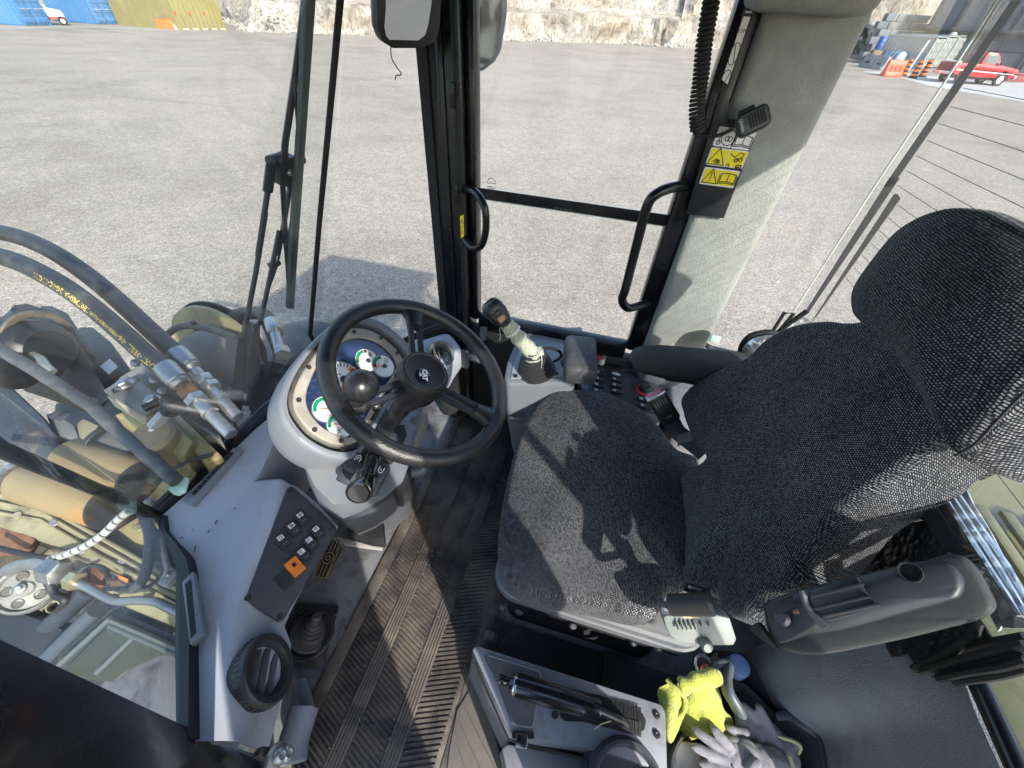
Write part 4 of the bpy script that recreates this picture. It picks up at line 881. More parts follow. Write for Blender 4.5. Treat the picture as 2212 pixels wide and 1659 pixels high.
# belt retractor by the near hip
rc = A(*K11(1830, 540), y=-.315); X, Y, Z = V((-1, 0, 0)), V((0, .55, .83)).normalized(), V((0, .83, -.55)).normalized()
tr_ = M('milky retractor cover', (.20, .225, .21), .45, var=.12, vs=12, dirt=(.25, .25, .22), dscale=14)
RO = [AP(*K11(*p), rc, (0, .7, .7)) for p in ((1632, 470), (1650, 540), (1690, 620), (1740, 655), (1830, 672), (1990, 692), (2190, 690), (2215, 640), (2160, 470), (2030, 440), (1650, 450))]
prism('retractor_cover', RO, V((0, -.7, -.7)) * .06, tr_, seat, .008)
sp_ = [A(*K11(x, y), y=-.325) for x, y in ((1690, 350), (2010, 345))]
lathe('belt_reel', [(0, 0), (.019, 0), (.019, (sp_[1] - sp_[0]).length), (0, (sp_[1] - sp_[0]).length)], sp_[0] + V((0, .004, .002)), sp_[1] - sp_[0], M('black webbing', (.02, .02, .022), .6, grain=500, gstr=.6), seat, 20)
FO = [AP(*K11(*p), rc + V((0, .012, .025)), (0, .7, .7)) for p in ((1612, 340), (1640, 330), (1660, 400), (2010, 410), (2025, 330), (2045, 330), (2050, 440), (1630, 446), (1612, 420))]
prism('reel_frame', FO, V((0, -.7, -.7)) * .02, M('blue grey frame', (.06, .07, .09), .45), seat, .003)
for k in range(5): box('cover_rib', AP(*K11(1740 + 34 * k, 515), rc + V((0, .003, .003)), (0, .7, .7)), (.0035, .02, .008), tr_, seat, .001, ax=(V((.8, .3, 0)).normalized(), V((-.3, .8, 0)).normalized(), UPV))
for x in (1930, 1990): prism('cover_slot', [AP(*K11(*p), rc + V((0, .002, .002)), (0, .7, .7)) for p in ((x - 8, 530), (x, 480), (x + 8, 530))], V((0, .7, .7)) * .002, inkm, seat)
prism('paper_tag', [AP(*K11(*p), rc + V((0, .003, .003)), (0, .7, .7)) for p in ((1785, 450), (1920, 455), (1920, 472), (1785, 470))], V((0, .7, .7)) * .001, M('tan paper', (.45, .38, .22), .8), seat)
lathe('cover_screw', [(.012, 0), (.012, .01), (.008, .016), (0, .016)], AP(*K11(1965, 670), rc, (0, .7, .7)), (0, .7, .7), tr_, seat, 10)
box('belt_tongue', A(*K11(1895, 245), y=-.35), (.045, .012, .022), blackm, seat, .004); box('tongue_plate', A(*K11(1880, 237), y=-.343), (.022, .004, .005), steel, seat)
# near armrest, tipped up beside the backrest
ap_ = V((-.465, -.30, .775)); d = V((-.2, -.03, .21)).normalized(); an = V((.55, .36, .62)); an = (an - d * an.dot(d)).normalized()
arm = M('armrest pad', (.036, .040, .039), .75, var=.12, grain=300, gstr=.35, dirt=(.10, .10, .085), dscale=9, dth=(.55, .8))
AQ = lambda x, y, o=0.0: AP(*K12(x, y), ap_ + an * o, an)
pillow('armrest_pad', [AQ(*p) for p in ((800, 925), (860, 965), (960, 985), (1100, 978), (1300, 942), (1500, 900), (1720, 848), (1930, 795), (2040, 748), (2066, 690), (2030, 610), (1975, 510), (1905, 432), (1830, 402), (1740, 410), (1600, 460), (1300, 520), (1000, 620), (860, 760), (800, 850))], an, arm, seat, .004, .05, .022, sub=4, rings=8)
shell = M('armrest shell', (.028, .031, .036), .42, var=.08, grain=320, gstr=.3)
pillow('armrest_housing', [AQ(*p, .012) for p in ((790, 900), (840, 915), (1000, 870), (1200, 835), (1500, 755), (1800, 672), (1862, 640), (1880, 570), (1850, 500), (1790, 455), (1700, 440), (1560, 455), (1300, 520), (1130, 560), (960, 600), (830, 640), (740, 680), (725, 720), (745, 830))], an, shell, seat, .012, .04, .014, sub=4, rings=8)
hk = [AQ(*p, .028) for p in ((985, 610), (1060, 585), (1270, 525), (1290, 570), (1330, 640), (1420, 715), (1250, 755), (1090, 795), (1040, 740), (1000, 680))]
prism('hinge_cover', hk, an * .012, shell, seat, .006)
tube('hinge_trim', [AQ(*p, .036) for p in ((955, 615), (975, 690), (1030, 770), (1085, 825))], .005, M('worn edge', (.16, .16, .16), .4), seat, 8, smooth=3)
for a, b in (((1000, 650), (1300, 575)), ((1020, 720), (1340, 645)), ((1050, 765), (1390, 690))): tube('hinge_rib', [AQ(*a, .041), AQ(*b, .041)], .0022, shell, seat, 6)
prism('hinge_recess', [AQ(*p, .030) for p in ((735, 700), (900, 640), (905, 720), (760, 760))], an * .003, inkm, seat, .001)
hc = AQ(1562, 508, .030); lathe('socket_hole', [(.0, -.003), (.0095, -.003), (.010, .002), (.012, .003), (.013, 0), (.013, -.008), (0, -.008)], hc, an, M('deep hole', (.004, .004, .004), .8), seat, 20)
lathe('hinge_bolt', [(.013, 0), (.013, .004), (.008, .008), (0, .008)], AQ(830, 765, .022), an, M('dark bolt', (.09, .09, .1), .4, .6), seat, 14); lathe('hinge_bolt', [(.003, 0), (.003, .006), (0, .006)], AQ(905, 735, .03), (-.3, .2, .9), M('copper pin', (.5, .3, .2), .4, .8), seat, 8)
prism('hinge_bracket', [AQ(*p, -.01) for p in ((665, 825), (720, 790), (780, 880), (825, 940), (760, 900))], an * .025, M('black steel', (.02, .02, .02), .5, .5), seat, .002)
# far armrest
fa = A(*K6(1545, 630), z=.655); fb = A(*K6(2240, 690), z=.655); X = (fb - fa); X.z = 0; L = X.length; X.normalize(); Y = V((-X.y, X.x, 0))
loft('armrest_pad', [[fa + X * s + Y * (w_ * p) + UPV * (h_ * q) for p, q in rrect(1, 1, .32, 5)] for s, w_, h_ in ((-.062, .03, .02), (-.05, .055, .045), (-.025, .075, .06), (.02, .085, .068), (L * .5, .085, .07), (L, .08, .07), (L + .1, .06, .06))], arm, seat, ang=50)
prism('armrest_beam', [A(*K6(*p), z=.60) for p in ((1430, 700), (1460, 750), (1660, 800), (1900, 850), (2000, 835), (2000, 780), (1700, 730))], (0, 0, .03), blackm, seat, .006)
prism('armrest_stop', [A(*K6(*p), z=.59) for p in ((1645, 770), (1640, 805), (1890, 840), (1895, 815))], (0, 0, .03), blackm, seat, .004)
# belt buckle on the far side
b0, b1 = A(*K6(1580, 930), y=-.875), A(*K6(1690, 1110), y=-.86); dz = (b0 - b1).normalized(); fc = (EYE - b0); fc = (fc - dz * fc.dot(dz)).normalized(); sx_ = dz.cross(fc)
bk = plate('buckle', (b0 + b1) / 2 - fc * .012, (sx_, dz, fc), .058, (b0 - b1).length + .012, .024, M('buckle black', (.012, .012, .013), .35), seat, .012, .005)
tp = b0 + dz * .008; box('buckle_rim', tp + fc * .001, (.06, .012, .03), M('silver rim', (.5, .5, .53), .3, .6), bk, .005, ax=(sx_, dz, fc))
box('release_button', tp + dz * .006 + fc * .002, (.046, .012, .018), M('faded red button', (.62, .20, .24), .5), bk, .004, ax=(sx_, dz, fc))
for k in range(5): box('buckle_slot', (b0 * .8 + b1 * .2) + fc * .0125 + sx_ * (-.016 + .008 * k), (.0025, .018, .001), M('grey mark', (.16, .16, .17), .5), bk, ax=(sx_, dz, fc))
for k in range(3): lathe('buckle_stud', [(.0025, 0), (0, .001)], (b0 * .2 + b1 * .8) + fc * .0125 + sx_ * (-.006 + .006 * k), fc, M('grey mark'), bk, 8)
st = [b1 - dz * .0, A(*K6(1740, 1200), y=-.85), A(*K6(1810, 1260), y=-.83), A(*K6(1900, 1330), y=-.80), A(*K6(1960, 1380), y=-.78)]
bm = bmesh.new(); add_tube(bm, cr(st, 5), (.024, .003), 8, flat=sx_); fin('buckle_strap', bm, M('black webbing'), seat)
sheet('strap_sleeve', [[A(*K6(*p), y=-.835) for p in ((1745, 1240), (1800, 1215), (1855, 1205))], [A(*K6(*p), y=-.82) for p in ((1750, 1320), (1810, 1290), (1870, 1275))]], .004, M('grey sleeve', (.10, .105, .11), .7), seat)
# ---------------------------------------------------------------- lining and trim behind the seat
pan = thing('side_trim', 'grey carpeted trim sloping up to the rear window beside the seat', 'trim panel', (-.6, -.25, .3))
rows = []
F = [(1615, 1415, .12), (1640, 1440, .17), (1665, 1490, .17), (1690, 1530, .17), (1760, 1580, .18), (1785, 1620, .19), (1800, 1700, .2)]
Bk = [(1900, 1290), (1960, 1370), (2050, 1440), (2101, 1475), (2130, 1540), (2160, 1605), (2215, 1720)]
for k in range(10):
    s = k / 9; row = []
    for (u, v, z), q in zip(F, Bk):
        a = A(u, v, z=z); b = RW(*q, .02); p = a.lerp(b, s); p.z += .035 * sin(s * pi) * .6; row.append(p)
    rows.append(cr(row, 3))
sheet('carpet_panel', rows, .012, carpd, pan, 60)
sheet('lower_skirt', [[A(*q[:2], z=q[2]) for q in F], [V((A(*q[:2], z=q[2]).x + .05, A(*q[:2], z=q[2]).y - .02, -.0)) for q in F]], .01, greyd, pan)
# bubble foil lining (folded insulation)
def bubble(name, c, rough, metal, sc, par):
    mt = bpy.data.materials.new(name); mt.use_nodes = True; nt = mt.node_tree; b = nt.nodes['Principled BSDF']
    b.inputs['Base Color'].default_value = (*c, 1); b.inputs['Metallic'].default_value = metal; b.inputs['Roughness'].default_value = rough
    vo = tex(nt, 'Voronoi', sc); n = tex(nt, 'Noise', 60, detail=5); h = ramp(nt, vo.outputs['Distance'], [(.2, (1, 1, 1)), (.62, (0, 0, 0))])
    hh = mixc(nt, .35, h, n.outputs['Fac']); nt.links.new(bump(nt, hh, .6, .004), b.inputs['Normal']); return mt
foilk, foils = bubble('dark bubble foil', (.045, .047, .05), .28, .55, 75, 0), bubble('silver bubble foil', (.62, .64, .67), .36, .9, 60, 0)
def crumple(name, corners, n, m_, amp, mat, par, th=.003, seed=0, plane=None):
    a, b, c, d = corners; g = []
    nr = (b - a).cross(d - a).normalized()
    for i in range(n + 1):
        r = []
        for j in range(m_ + 1):
            s, t = i / n, j / m_; p = (a.lerp(b, t)).lerp(d.lerp(c, t), s); r.append(p + nr * (noise.fractal(p * 14 + V((seed, 0, 0)), .8, 2, 4) * amp))
        g.append(r)
    return sheet(name, g, th, mat, par, 60)
lin = thing('foil_lining', 'black bubble wrap insulation hanging behind the seat with silver folded edge', 'insulation', (-.6, -.45, .5))
q = lambda x, y, o: RW(*K12(x, y), o)
crumple('dark_sheet', [q(1150, 200, .03), q(1680, 60, .02), q(1960, 900, .03), q(1480, 1000, .05)], 24, 24, .006, foilk, lin)
crumple('dark_flap', [q(1480, 880, .045), q(1960, 760, .04), q(2060, 900, .04), q(1590, 1030, .06)], 14, 14, .008, foilk, lin, seed=4)
crumple('silver_strip', [q(1700, 40, .025), q(1860, -20, .015), q(2230, 640, .015), q(2070, 850, .028)], 14, 40, .006, foils, lin, seed=8)
crumple('silver_strip', [q(1980, 480, .03), q(2080, 560, .028), q(2240, 830, .025), q(2090, 830, .03)], 14, 24, .010, foils, lin, seed=12)
for k in range(3): tube('fold_edge', [q(1745 + 42 * k, 60, .04), q(2010 + 55 * k, 480, .04), q(2190 + 40 * k, 760, .04)], .0035, foils, lin, 6)
tube('edge_binding', [q(1665, 130, .055), q(1760, 290, .055), q(1900, 440, .055)], .012, M('black felt edge', (.015, .015, .016), .95), lin, 8)
crumple('paper_flap', [q(1490, 205, .06), q(1560, 170, .06), q(1640, 215, .06), q(1560, 225, .06)], 6, 8, .004, M('white paper', (.62, .6, .56), .8), lin)
# bundle of black straps
t = thing('strap_bundle', 'folded bundle of black rubber straps lying on the bubble wrap', 'strap', RW(*K12(1900, 1000), .1))
for k, pts in enumerate((((1590, 1062), (1760, 1000), (1960, 930), (2230, 880)), ((1640, 1085), (1800, 1030), (2000, 975), (2230, 925)), ((1700, 1095), (1850, 1055), (2050, 1015), (2230, 970)), ((1730, 1115), (1900, 1080), (2080, 1050), (2230, 1010)), ((1820, 1130), (1960, 1110), (2100, 1085), (2230, 1050)), ((1600, 1060), (1760, 985), (1900, 880), (1945, 790)))):
    bm = bmesh.new(); add_tube(bm, cr([q(x, y, .065 + .006 * (k % 2)) for x, y in pts], 6), (.0066, .005), 8, flat=(0, 0, 1)); fin('strap', bm, rubber, t)
# black strut along the rear post
tube_ = thing('window_strut', 'black gas strut running down the lower rear window edge', 'strut', q(2000, 1300, .06)); tube('strut_body', [q(1955, 1150, .05), q(2185, 1659, .05)], .011, blackp, tube_, 12); tube('strut_rod', [q(1900, 1050, .05), q(1955, 1150, .05)], .005, steel, tube_, 8)
# foil pouches in the far rear corner
t = thing('foil_pouch', 'silver bubble wrap pouch with black piping in the far rear corner', 'pouch', A(*K7(470, 1000), y=-1.02))
PO = [A(*K7(*p), y=-1.03) for p in ((345, 1035), (360, 990), (400, 950), (460, 930), (530, 925), (600, 950), (640, 1000), (560, 1060), (480, 1100), (380, 1085))]
pillow('pouch', PO, (.3, .8, .5), foils, t, .03, .05, .02, sub=3, rings=8)
tube('piping', [A(*K7(*p), y=-1.04) for p in ((338, 1045), (350, 985), (395, 935), (460, 915), (530, 912), (610, 945))], .008, rubber, t, 8, smooth=4)
t = thing('foil_wrap', 'flat silver bubble wrap folded against the rear window catch', 'insulation', A(*K7(660, 880), y=-1.08))
crumple('sheet', [A(*K7(*p), y=-1.09) for p in ((575, 905), (700, 812), (775, 850), (625, 945))], 10, 14, .008, foils, t); tube('binding', [A(*K7(*p), y=-1.08) for p in ((560, 912), (640, 850), (690, 815), (735, 785))], .007, rubber, t, 8)
# ---------------------------------------------------------------- floor mat
mat_ = thing('floor_mat', 'ribbed black rubber floor mat running across the cab floor', 'mat', (.3, -.5, 0))
mrub = M('mat rubber', (.030, .028, .027), .6, var=.25, vs=7, grain=140, gstr=.35, dirt=(.18, .15, .115), dscale=5, dth=(.42, .68))
XL, XR, Y0, Y1 = .502, .075, -1.14, .14
box('sheet', ((XL + XR) / 2, (Y0 + Y1) / 2, .002), (XL - XR, Y1 - Y0, .006), mrub, mat_, .002)
bm = bmesh.new()
def band(x0, x1, lean, step=.0118):
    n = int((Y1 - Y0 + .12) / step)
    for i in range(n):
        y = Y0 - .06 + i * step; a = V((x0, y, .0068)); b = V((x1, y + lean, .0068))
        if min(a.y, b.y) < Y0 + .005 or max(a.y, b.y) > Y1 - .005: continue
        d = (b - a); L = d.length; d.normalize(); add_box(bm, (a + b) / 2, (L, .0052, .0036), (d, UPV.cross(d), UPV))
band(.458, .395, .026); band(.345, .262, .033); band(.215, .128, -.034)
o = fin('rib', bm, mrub, mat_); tag(o, kind='stuff')
for xc in (.370, .2385):
    bs = box('band', (xc, (Y0 + Y1) / 2, .0058), (.043, Y1 - Y0 - .02, .004), mrub, mat_, .001)
    for k in range(5): box('ridge', (xc - .0165 + k * .00825, (Y0 + Y1) / 2, .0086), (.0042, Y1 - Y0 - .03, .003), mrub, bs, .001)
box('edge_strip', (.098, (Y0 + Y1) / 2, .0056), (.034, Y1 - Y0, .004), mrub, mat_, .001); box('edge_strip', (.481, (Y0 + Y1) / 2, .0056), (.036, Y1 - Y0, .004), mrub, mat_, .001)
bm = bmesh.new(); rs = random.Random(11)
for i in range(300):
    x = rs.choice((.39, .347, .26, .217, rs.uniform(.1, .52))) + rs.gauss(0, .006); y = rs.uniform(-.75, .05); s = rs.uniform(.0004, .0014)
    add_box(bm, (x, y, .0085 + s), (s * 2, s * 1.6, s * 1.4), frame(V((rs.random(), rs.random(), 1))))
o = fin('grit', bm, M('pale grit', (.26, .22, .17), .9, var=.5, vs=60), ang=5); tag(o, 'fine pale grit scattered along the bands of the floor mat', kind='stuff')
# ---------------------------------------------------------------- dashboard
dash = thing('dashboard', 'light grey moulded dashboard shelf with a sloping switch panel', 'dashboard', (.7, -.3, 0))
ZT = .362
outer = [(352, 1112), (356, 1146), (384, 1180), (402, 1206), (410, 1240), (409, 1330), (408, 1400), (407, 1470), (406, 1600)]
basee = [(398, 1072), (440, 1034), (500, 977), (550, 929), (592, 893), (606, 884)]
ridge = [(557, 1033), (585, 1030), (606, 1029), (614, 1037), (603, 1067), (588, 1133), (565, 1185), (543, 1234), (523, 1303), (517, 1350), (512, 1398), (507, 1480), (504, 1600)]
low = [None, None, None, (640, 1050, .335), (690, 1092, .305), (730, 1138, .28), (697, 1195, .275), (668, 1246, .27), (638, 1300, .265), (614, 1352, .262), (629, 1392, .255), (622, 1462, .25), (578, 1625, .25)]
def zr(i): return ZT
bm = bmesh.new()
Ov = [bm.verts.new(A(*p, z=ZT + .004)) for p in outer]; Bv = [bm.verts.new(A(*p, z=ZT + .004)) for p in basee]
far_ = bm.verts.new(A(640, 905, z=ZT)); n1_ = bm.verts.new(A(597, 945, z=ZT))
Rv = [bm.verts.new(A(*p, z=zr(i))) for i, p in enumerate(ridge)]
for v in Ov[3:]: v.co.z -= .016
CE = bm.verts.new(A(531, 1052, z=ZT + .006)); top = bm.faces.new([Ov[0]] + Bv + [far_, n1_, Rv[0], CE]); bm.faces.new([CE] + Rv + Ov[::-1])
Lv = [bm.verts.new(A(*q[:2], z=q[2])) if q else None for q in low]
for i in range(3, len(ridge) - 1): bm.faces.new((Rv[i], Rv[i + 1], Lv[i + 1], Lv[i]))
def down(v, z, dx=0, dy=0): return bm.verts.new((v.co.x + dx, v.co.y + dy, z))
bot = [down(v, .0, .22, .0) for v in Lv[3:]]
for i in range(len(bot) - 1): bm.faces.new((Lv[3 + i], Lv[4 + i], bot[i + 1], bot[i]))
loop = [far_, n1_] + Rv[:4]; b2 = [down(v, .05) for v in loop]
for i in range(len(loop) - 1): bm.faces.new((loop[i], loop[i + 1], b2[i + 1], b2[i]))
bm.faces.new((Rv[3], Lv[3], bot[0], b2[-1]))
loop = Ov[::-1] + Bv + [far_]; b3 = [down(v, .05) for v in loop]
for i in range(len(loop) - 1): bm.faces.new((loop[i], loop[i + 1], b3[i + 1], b3[i]))
bmesh.ops.recalc_face_normals(bm, faces=bm.faces)
es = [e for e in bm.edges if len(e.link_faces) == 2 and e.calc_face_angle(0) > radians(20) and all(v in Rv for v in e.verts)]
bmesh.ops.bevel(bm, geom=es, offset=.018, segments=4, profile=.5, affect='EDGES', clamp_overlap=True)
fin('shelf', bm, greyp, dash, 40)
# shallow fold across the shelf
cr0 = [A(*K8(*p), z=ZT + .0045) for p in ((1330, 735), (1600, 620), (1930, 445))]
for pts in (((608, 895), (618, 870), (628, 858)), ((535, 978), (545, 965), (552, 955)), ((270, 1028), (285, 1022), (298, 1024)), ((405, 1160), (412, 1130), (420, 1105)), ((380, 955), (395, 950)), ((790, 745), (805, 740))): tube('scuff_mark', [A(*K9(*p), z=ZT + .004) for p in pts], .0016, M('dark scuff', (.05, .055, .06), .8), dash, 5)
# defroster vents
for P, S_ in ((((1437, 545), (1850, 122), (1918, 140), (1530, 578)), ((1512, 490), (1822, 158), (1856, 166), (1540, 505))), (((1437, 1190), (1528, 1098), (1612, 1590), (1500, 1690)), ((1463, 1205), (1512, 1165), (1552, 1590), (1512, 1640)))):
    pts = [A(*K8(*p), z=ZT + .018) for p in P]; f_ = prism('vent_frame', pts, (0, 0, -.022), M('vent frame grey', (.17, .185, .21), .5, grain=300), dash, .003)
    inn = [A(*K8(*p), z=ZT + .0186) for p in S_]; prism('vent_slot', inn, (0, 0, -.002), M('deep vent', (.012, .012, .013), .7), f_)
    for k in range(7):
        t = (k + .5) / 7; a = inn[0].lerp(inn[1], .5 * 0 + .0) if False else inn[0].lerp(inn[3], 0)
    e0, e1 = (inn[0], inn[1]) if (inn[0] - inn[1]).length > (inn[0] - inn[3]).length else (inn[0], inn[3])
    g0, g1 = (inn[3], inn[2]) if (inn[0] - inn[1]).length > (inn[0] - inn[3]).length else (inn[1], inn[2])
    for k in range(1, 9): tube('vent_fin', [e0.lerp(e1, k / 9), g0.lerp(g1, k / 9)], .0013, M('vent fin', (.05, .055, .06), .5), f_, 5)
# switch panel
pa, pb_, pc_ = A(626, 1052, z=.350), A(728, 1138, z=.286), A(532, 1295, z=.345)
pn = (pb_ - pa).cross(pc_ - pa).normalized(); pn = pn if pn.z > 0 else -pn
def SP(x, y, o=0.0, K=K9): return AP(*K(x, y), pa + pn * o, pn)
so_ = .012
PO = [SP(*p, so_) for p in ((1300, 545), (1330, 522), (1370, 535), (1770, 905), (1785, 935), (1780, 975))] + [SP(*p, so_, K10) for p in ((640, 470), (612, 488), (590, 485), (345, 335), (338, 310), (350, 270))]
spn = prism('switch_panel', PO, -pn * .02, M('switch panel charcoal', (.036, .038, .045), .5, var=.1, grain=380, gstr=.25, dirt=(.06, .06, .06), dscale=9), dash, .003)
for p, K in (((1335, 556), K9), ((1738, 938), K9), ((920, 1610), K9), ((610, 458), K10)): lathe('panel_screw', [(.0065, 0), (.0055, .003), (.002, .0035), (0, .002)], SP(*p, so_, K), pn, screwm, spn, 10)
for p in ((1300, 830), (1590, 970)): pass
e1 = (SP(1500, 890) - SP(1395, 780)).normalized(); e2 = pn.cross(e1)
rk = M('rocker black', (.024, .025, .029), .45, grain=300); ora = M('orange rocker', (.72, .20, .03), .4)
def rocker(c, ax, L, W, par, m=rk, h=.010):
    bm = bmesh.new(); X, Y, Z = ax; pr = [(-.5, 0), (-.5, h * .35), (-.42, h * .95), (-.15, h * .8), (.12, h * .62), (.46, h * .9), (.5, h * .5), (.5, 0)]
    for p, q in pr: pass
    a = [bm.verts.new(c + X * (p * L) + Y * (W / 2) + Z * q) for p, q in pr]; b = [bm.verts.new(c + X * (p * L) - Y * (W / 2) + Z * q) for p, q in pr]; n = len(pr)
    bm.faces.new(a); bm.faces.new(b[::-1])
    for i in range(n): bm.faces.new((a[i], b[i], b[(i + 1) % n], a[(i + 1) % n]))
    bmesh.ops.recalc_face_normals(bm, faces=bm.faces); bev(bm, .0012, 2); return fin('rocker_switch', bm, m, par)
gear_ic = [circ(0, 0, .0042, 12), circ(0, 0, .0020, 8)] + [[(.0042 * cos(a), .0042 * sin(a)), (.0056 * cos(a), .0056 * sin(a))] for a in [k * pi / 4 for k in range(8)]]
lamp_ic = [circ(-.001, 0, .0038, 10, -pi / 2, pi / 2), [(-.001, -.0038), (-.001, .0038)], [(-.003, .003), (-.0062, .003)], [(-.003, 0), (-.0062, 0)], [(-.003, -.003), (-.0062, -.003)]]
turtle_ic = [circ(0, 0, .0035, 10), [(-.0035, 0), (-.006, 0)], [(.0035, 0), (.0055, .001)], [(-.002, .0035), (-.0035, .0052)], [(.002, .0035), (.0035, .0052)], [(-.002, -.0035), (-.0035, -.0052)], [(.002, -.0035), (.0035, -.0052)]]
wash_ic = [circ(0, -.001, .0042, 8, .3, pi - .3), [(-.004, -.002), (.004, -.002)], [(0, -.002), (0, .0045)], [(-.003, .004), (-.001, .002)], [(.003, .004), (.001, .002)]]
for (x, y), ic in zip(((1432, 830), (1350, 935), (1245, 1050), (1585, 965), (1518, 1072), (1445, 1185)), (gear_ic, gear_ic, turtle_ic, wash_ic, lamp_ic, lamp_ic)):
    c = SP(x, y, so_); r_ = rocker(c + e1 * .004, (e1, e2, pn), .040, .0265, spn)
    lc = c - e1 * .0035 + pn * .0102; l_ = plate('symbol_tile', lc, (e1, e2, pn), .0125, .0145, .0006, whitel, r_, .002)
    strokes('symbol', ic, .0011, lc + pn * .0007, (e2, -e1, pn), inkm, spn)
    box('symbol_bar', c + e1 * .015 + pn * .0098, (.0018, .013, .0006), M('grey mark'), r_, ax=(e1, e2, pn))
c = SP(1375, 1312, so_); r_ = rocker(c, (e1, e2, pn), .044, .030, spn, ora, .014); box('hazard_lens', c - e1 * .003 + pn * .0125, (.011, .009, .002), M('dark red lens', (.10, .01, .015), .3), r_, .0008, ax=(e1, e2, pn))
for x, y, n_ in ((1275, 1440, 1),): plate('blank_cover', SP(x, y, so_), (e1, e2, pn), .042, .029, .0022, rk, spn, .003, .001)
for a, b in (((1345, 740), (1165, 1090)), ((1500, 890), (1270, 1380)), ((1165, 1090), (1320, 1210))):
    tube('panel_groove', [SP(*a, so_ + .0005), SP(*b, so_ + .0005)], .0011, M('panel groove', (.06, .063, .07), .6), spn, 5)
text('panel_print', '\u2022 00-51', .006, SP(1700, 1030, so_ + .0004), ((SP(1720, 990) - SP(1680, 1080)).normalized(), pn.cross((SP(1720, 990) - SP(1680, 1080)).normalized()), pn), M('grey mark'), spn)
# round air vents
def airvent(c, n, R, up_, par, fins=3, body=None):
    X, Y, Z = frame(n, up_); v = lathe('air_vent', [(R * .9, -.045), (R * 1.0, -.012), (R * 1.02, .004), (R * .99, .012), (R * .93, .015), (R * .76, .013), (R * .72, .006), (R * .70, -.028), (0, -.030)], c, n, body or M('vent black', (.024, .026, .03), .45, grain=300, gstr=.3), par, 48)
    for k in range(fins):
        y = (-.34 + .34 * k) * R if fins == 3 else (-.4 + .8 * k / (fins - 1)) * R; L = 2 * sqrt(max(1e-6, (R * .66) ** 2 - y * y)) * .98
        bm = bmesh.new(); tt = (Z * .82 + Y * .57).normalized(); add_box(bm, c + Y * y - Z * .006, (L, .003, .018), (X, tt.cross(X), tt)); bmesh.ops.recalc_face_normals(bm, faces=bm.faces); bev(bm, .0012, 2); fin('vent_blade', bm, M('vent blade', (.085, .09, .10), .45), v)
    lathe('vent_cavity', [(0, -.029), (R * .655, -.029), (R * .655, -.0275), (0, -.0275)], c, n, inkm, v, 24)
    for k in range(2): box('vent_rib', c + X * (R * (.2 - .42 * k)) - Z * .021, (.003, R * 1.1, .010), inkm, v, ax=(X, Y, Z))
    bm = bmesh.new()
    for k in range(40):
        a = 2 * pi * k / 40; e = X * cos(a) + Y * sin(a); add_box(bm, c + e * R * 1.015 - Z * .004, (.0022, .0035, .012), (e, Z.cross(e), Z))
    tag(fin('knurl', bm, M('vent black'), v), kind='stuff'); return v
va_, vb_, vd_ = A(512, 1398, z=ZT), A(629, 1392, z=.255), A(504, 1583, z=ZT); vn = (vb_ - va_).cross(vd_ - va_).normalized(); vn = vn if vn.z > 0 else -vn
vb0 = vn.copy()
vc = AP(*K10(490, 885), va_ + vn * .004, vn); vn = (vn + V((-.20, -.05, -.10))).normalized()
airvent(vc, vn, .068, V((-.25, .75, .0)), dash)
# right hand dash wing with its vent
wg = [A(*K5(*p), z=.50) for p in ((1045, 482), (1380, 385), (1430, 392), (1505, 490), (1440, 575), (1405, 640), (1330, 690), (1220, 660), (1120, 590), (1080, 560))]
prism('wing', wg, (0, 0, -.10), greyp, dash, .02, 3)
rv = A(*K5(1352, 545), z=.512); airvent(rv, V((-.42, .30, .8)).normalized(), .047, V((.4, -.6, .3)), dash, 3, M('grey vent ring', (.12, .13, .13), .45))
tube('vent_lever', [A(*K5(1215, 610), z=.53), A(*K5(1285, 530), z=.55)], .008, greyd, dash, 10)
# ---------------------------------------------------------------- instrument pod on its column
pod = thing('instrument_pod', 'round grey instrument pod with tan bezel and white gauges', 'instrument panel', (.6, -.57, .5))
Pc, pnm = V((.565, -.562, .618)), V((-.70, .05, .71)).normalized()
def PP(x, y, o=0.0): return AP(*K5(x, y), Pc + pnm * o, pnm)
bzo = [PP(*p) for p in ((1078, 600), (1032, 520), (925, 425), (840, 378), (740, 358), (640, 382), (560, 428), (480, 500), (400, 600), (335, 700), (292, 800), (278, 880), (290, 960), (330, 1030), (390, 1100), (470, 1155), (560, 1195), (650, 1207), (715, 1195), (745, 1178))]
bzi = [PP(*p) for p in ((1035, 640), (1005, 565), (930, 490), (850, 447), (760, 430), (680, 445), (600, 490), (540, 560), (450, 645), (405, 740), (374, 830), (376, 910), (410, 990), (470, 1060), (540, 1110), (620, 1140), (665, 1150), (700, 1147), (712, 1140), (720, 1132))]
def dense(P, ch):
    a = cr(P, 3); b = [P[-1].lerp(P[0], k / 10) for k in range(1, 10)]; return a + b
BO2, BI2 = dense(bzo, 0), dense(bzi, 0)
nb_ = len(BO2); cb_ = sum(BO2, V()) / nb_
loft('bezel', [BI2, [p + pnm * .006 for p in BI2], [p.lerp(q, .12) + pnm * .009 for p, q in zip(BI2, BO2)], [p.lerp(q, .85) + pnm * .009 for p, q in zip(BI2, BO2)], [p + pnm * .005 for p in BO2], [p - pnm * .012 for p in BO2]], M('dusty tan bezel', (.27, .25, .22), .75, var=.15, vs=14, grain=200, gstr=.3, dirt=(.40, .365, .305), dscale=12), pod, caps=False)
for p in ((728, 380), (922, 425), (1040, 535), (398, 637), (325, 875), (440, 1090), (632, 1170), (872, 940)): lathe('bezel_screw', [(.0062, 0), (.0052, .003), (.0022, .0034), (0, .0016)], PP(*p, .009), pnm, screwm, pod, 10)
def sc(P, s, o, dn=0.0): return [cb_ + (p - cb_) * s + pnm * o + V((0, 0, -dn)) for p in P]
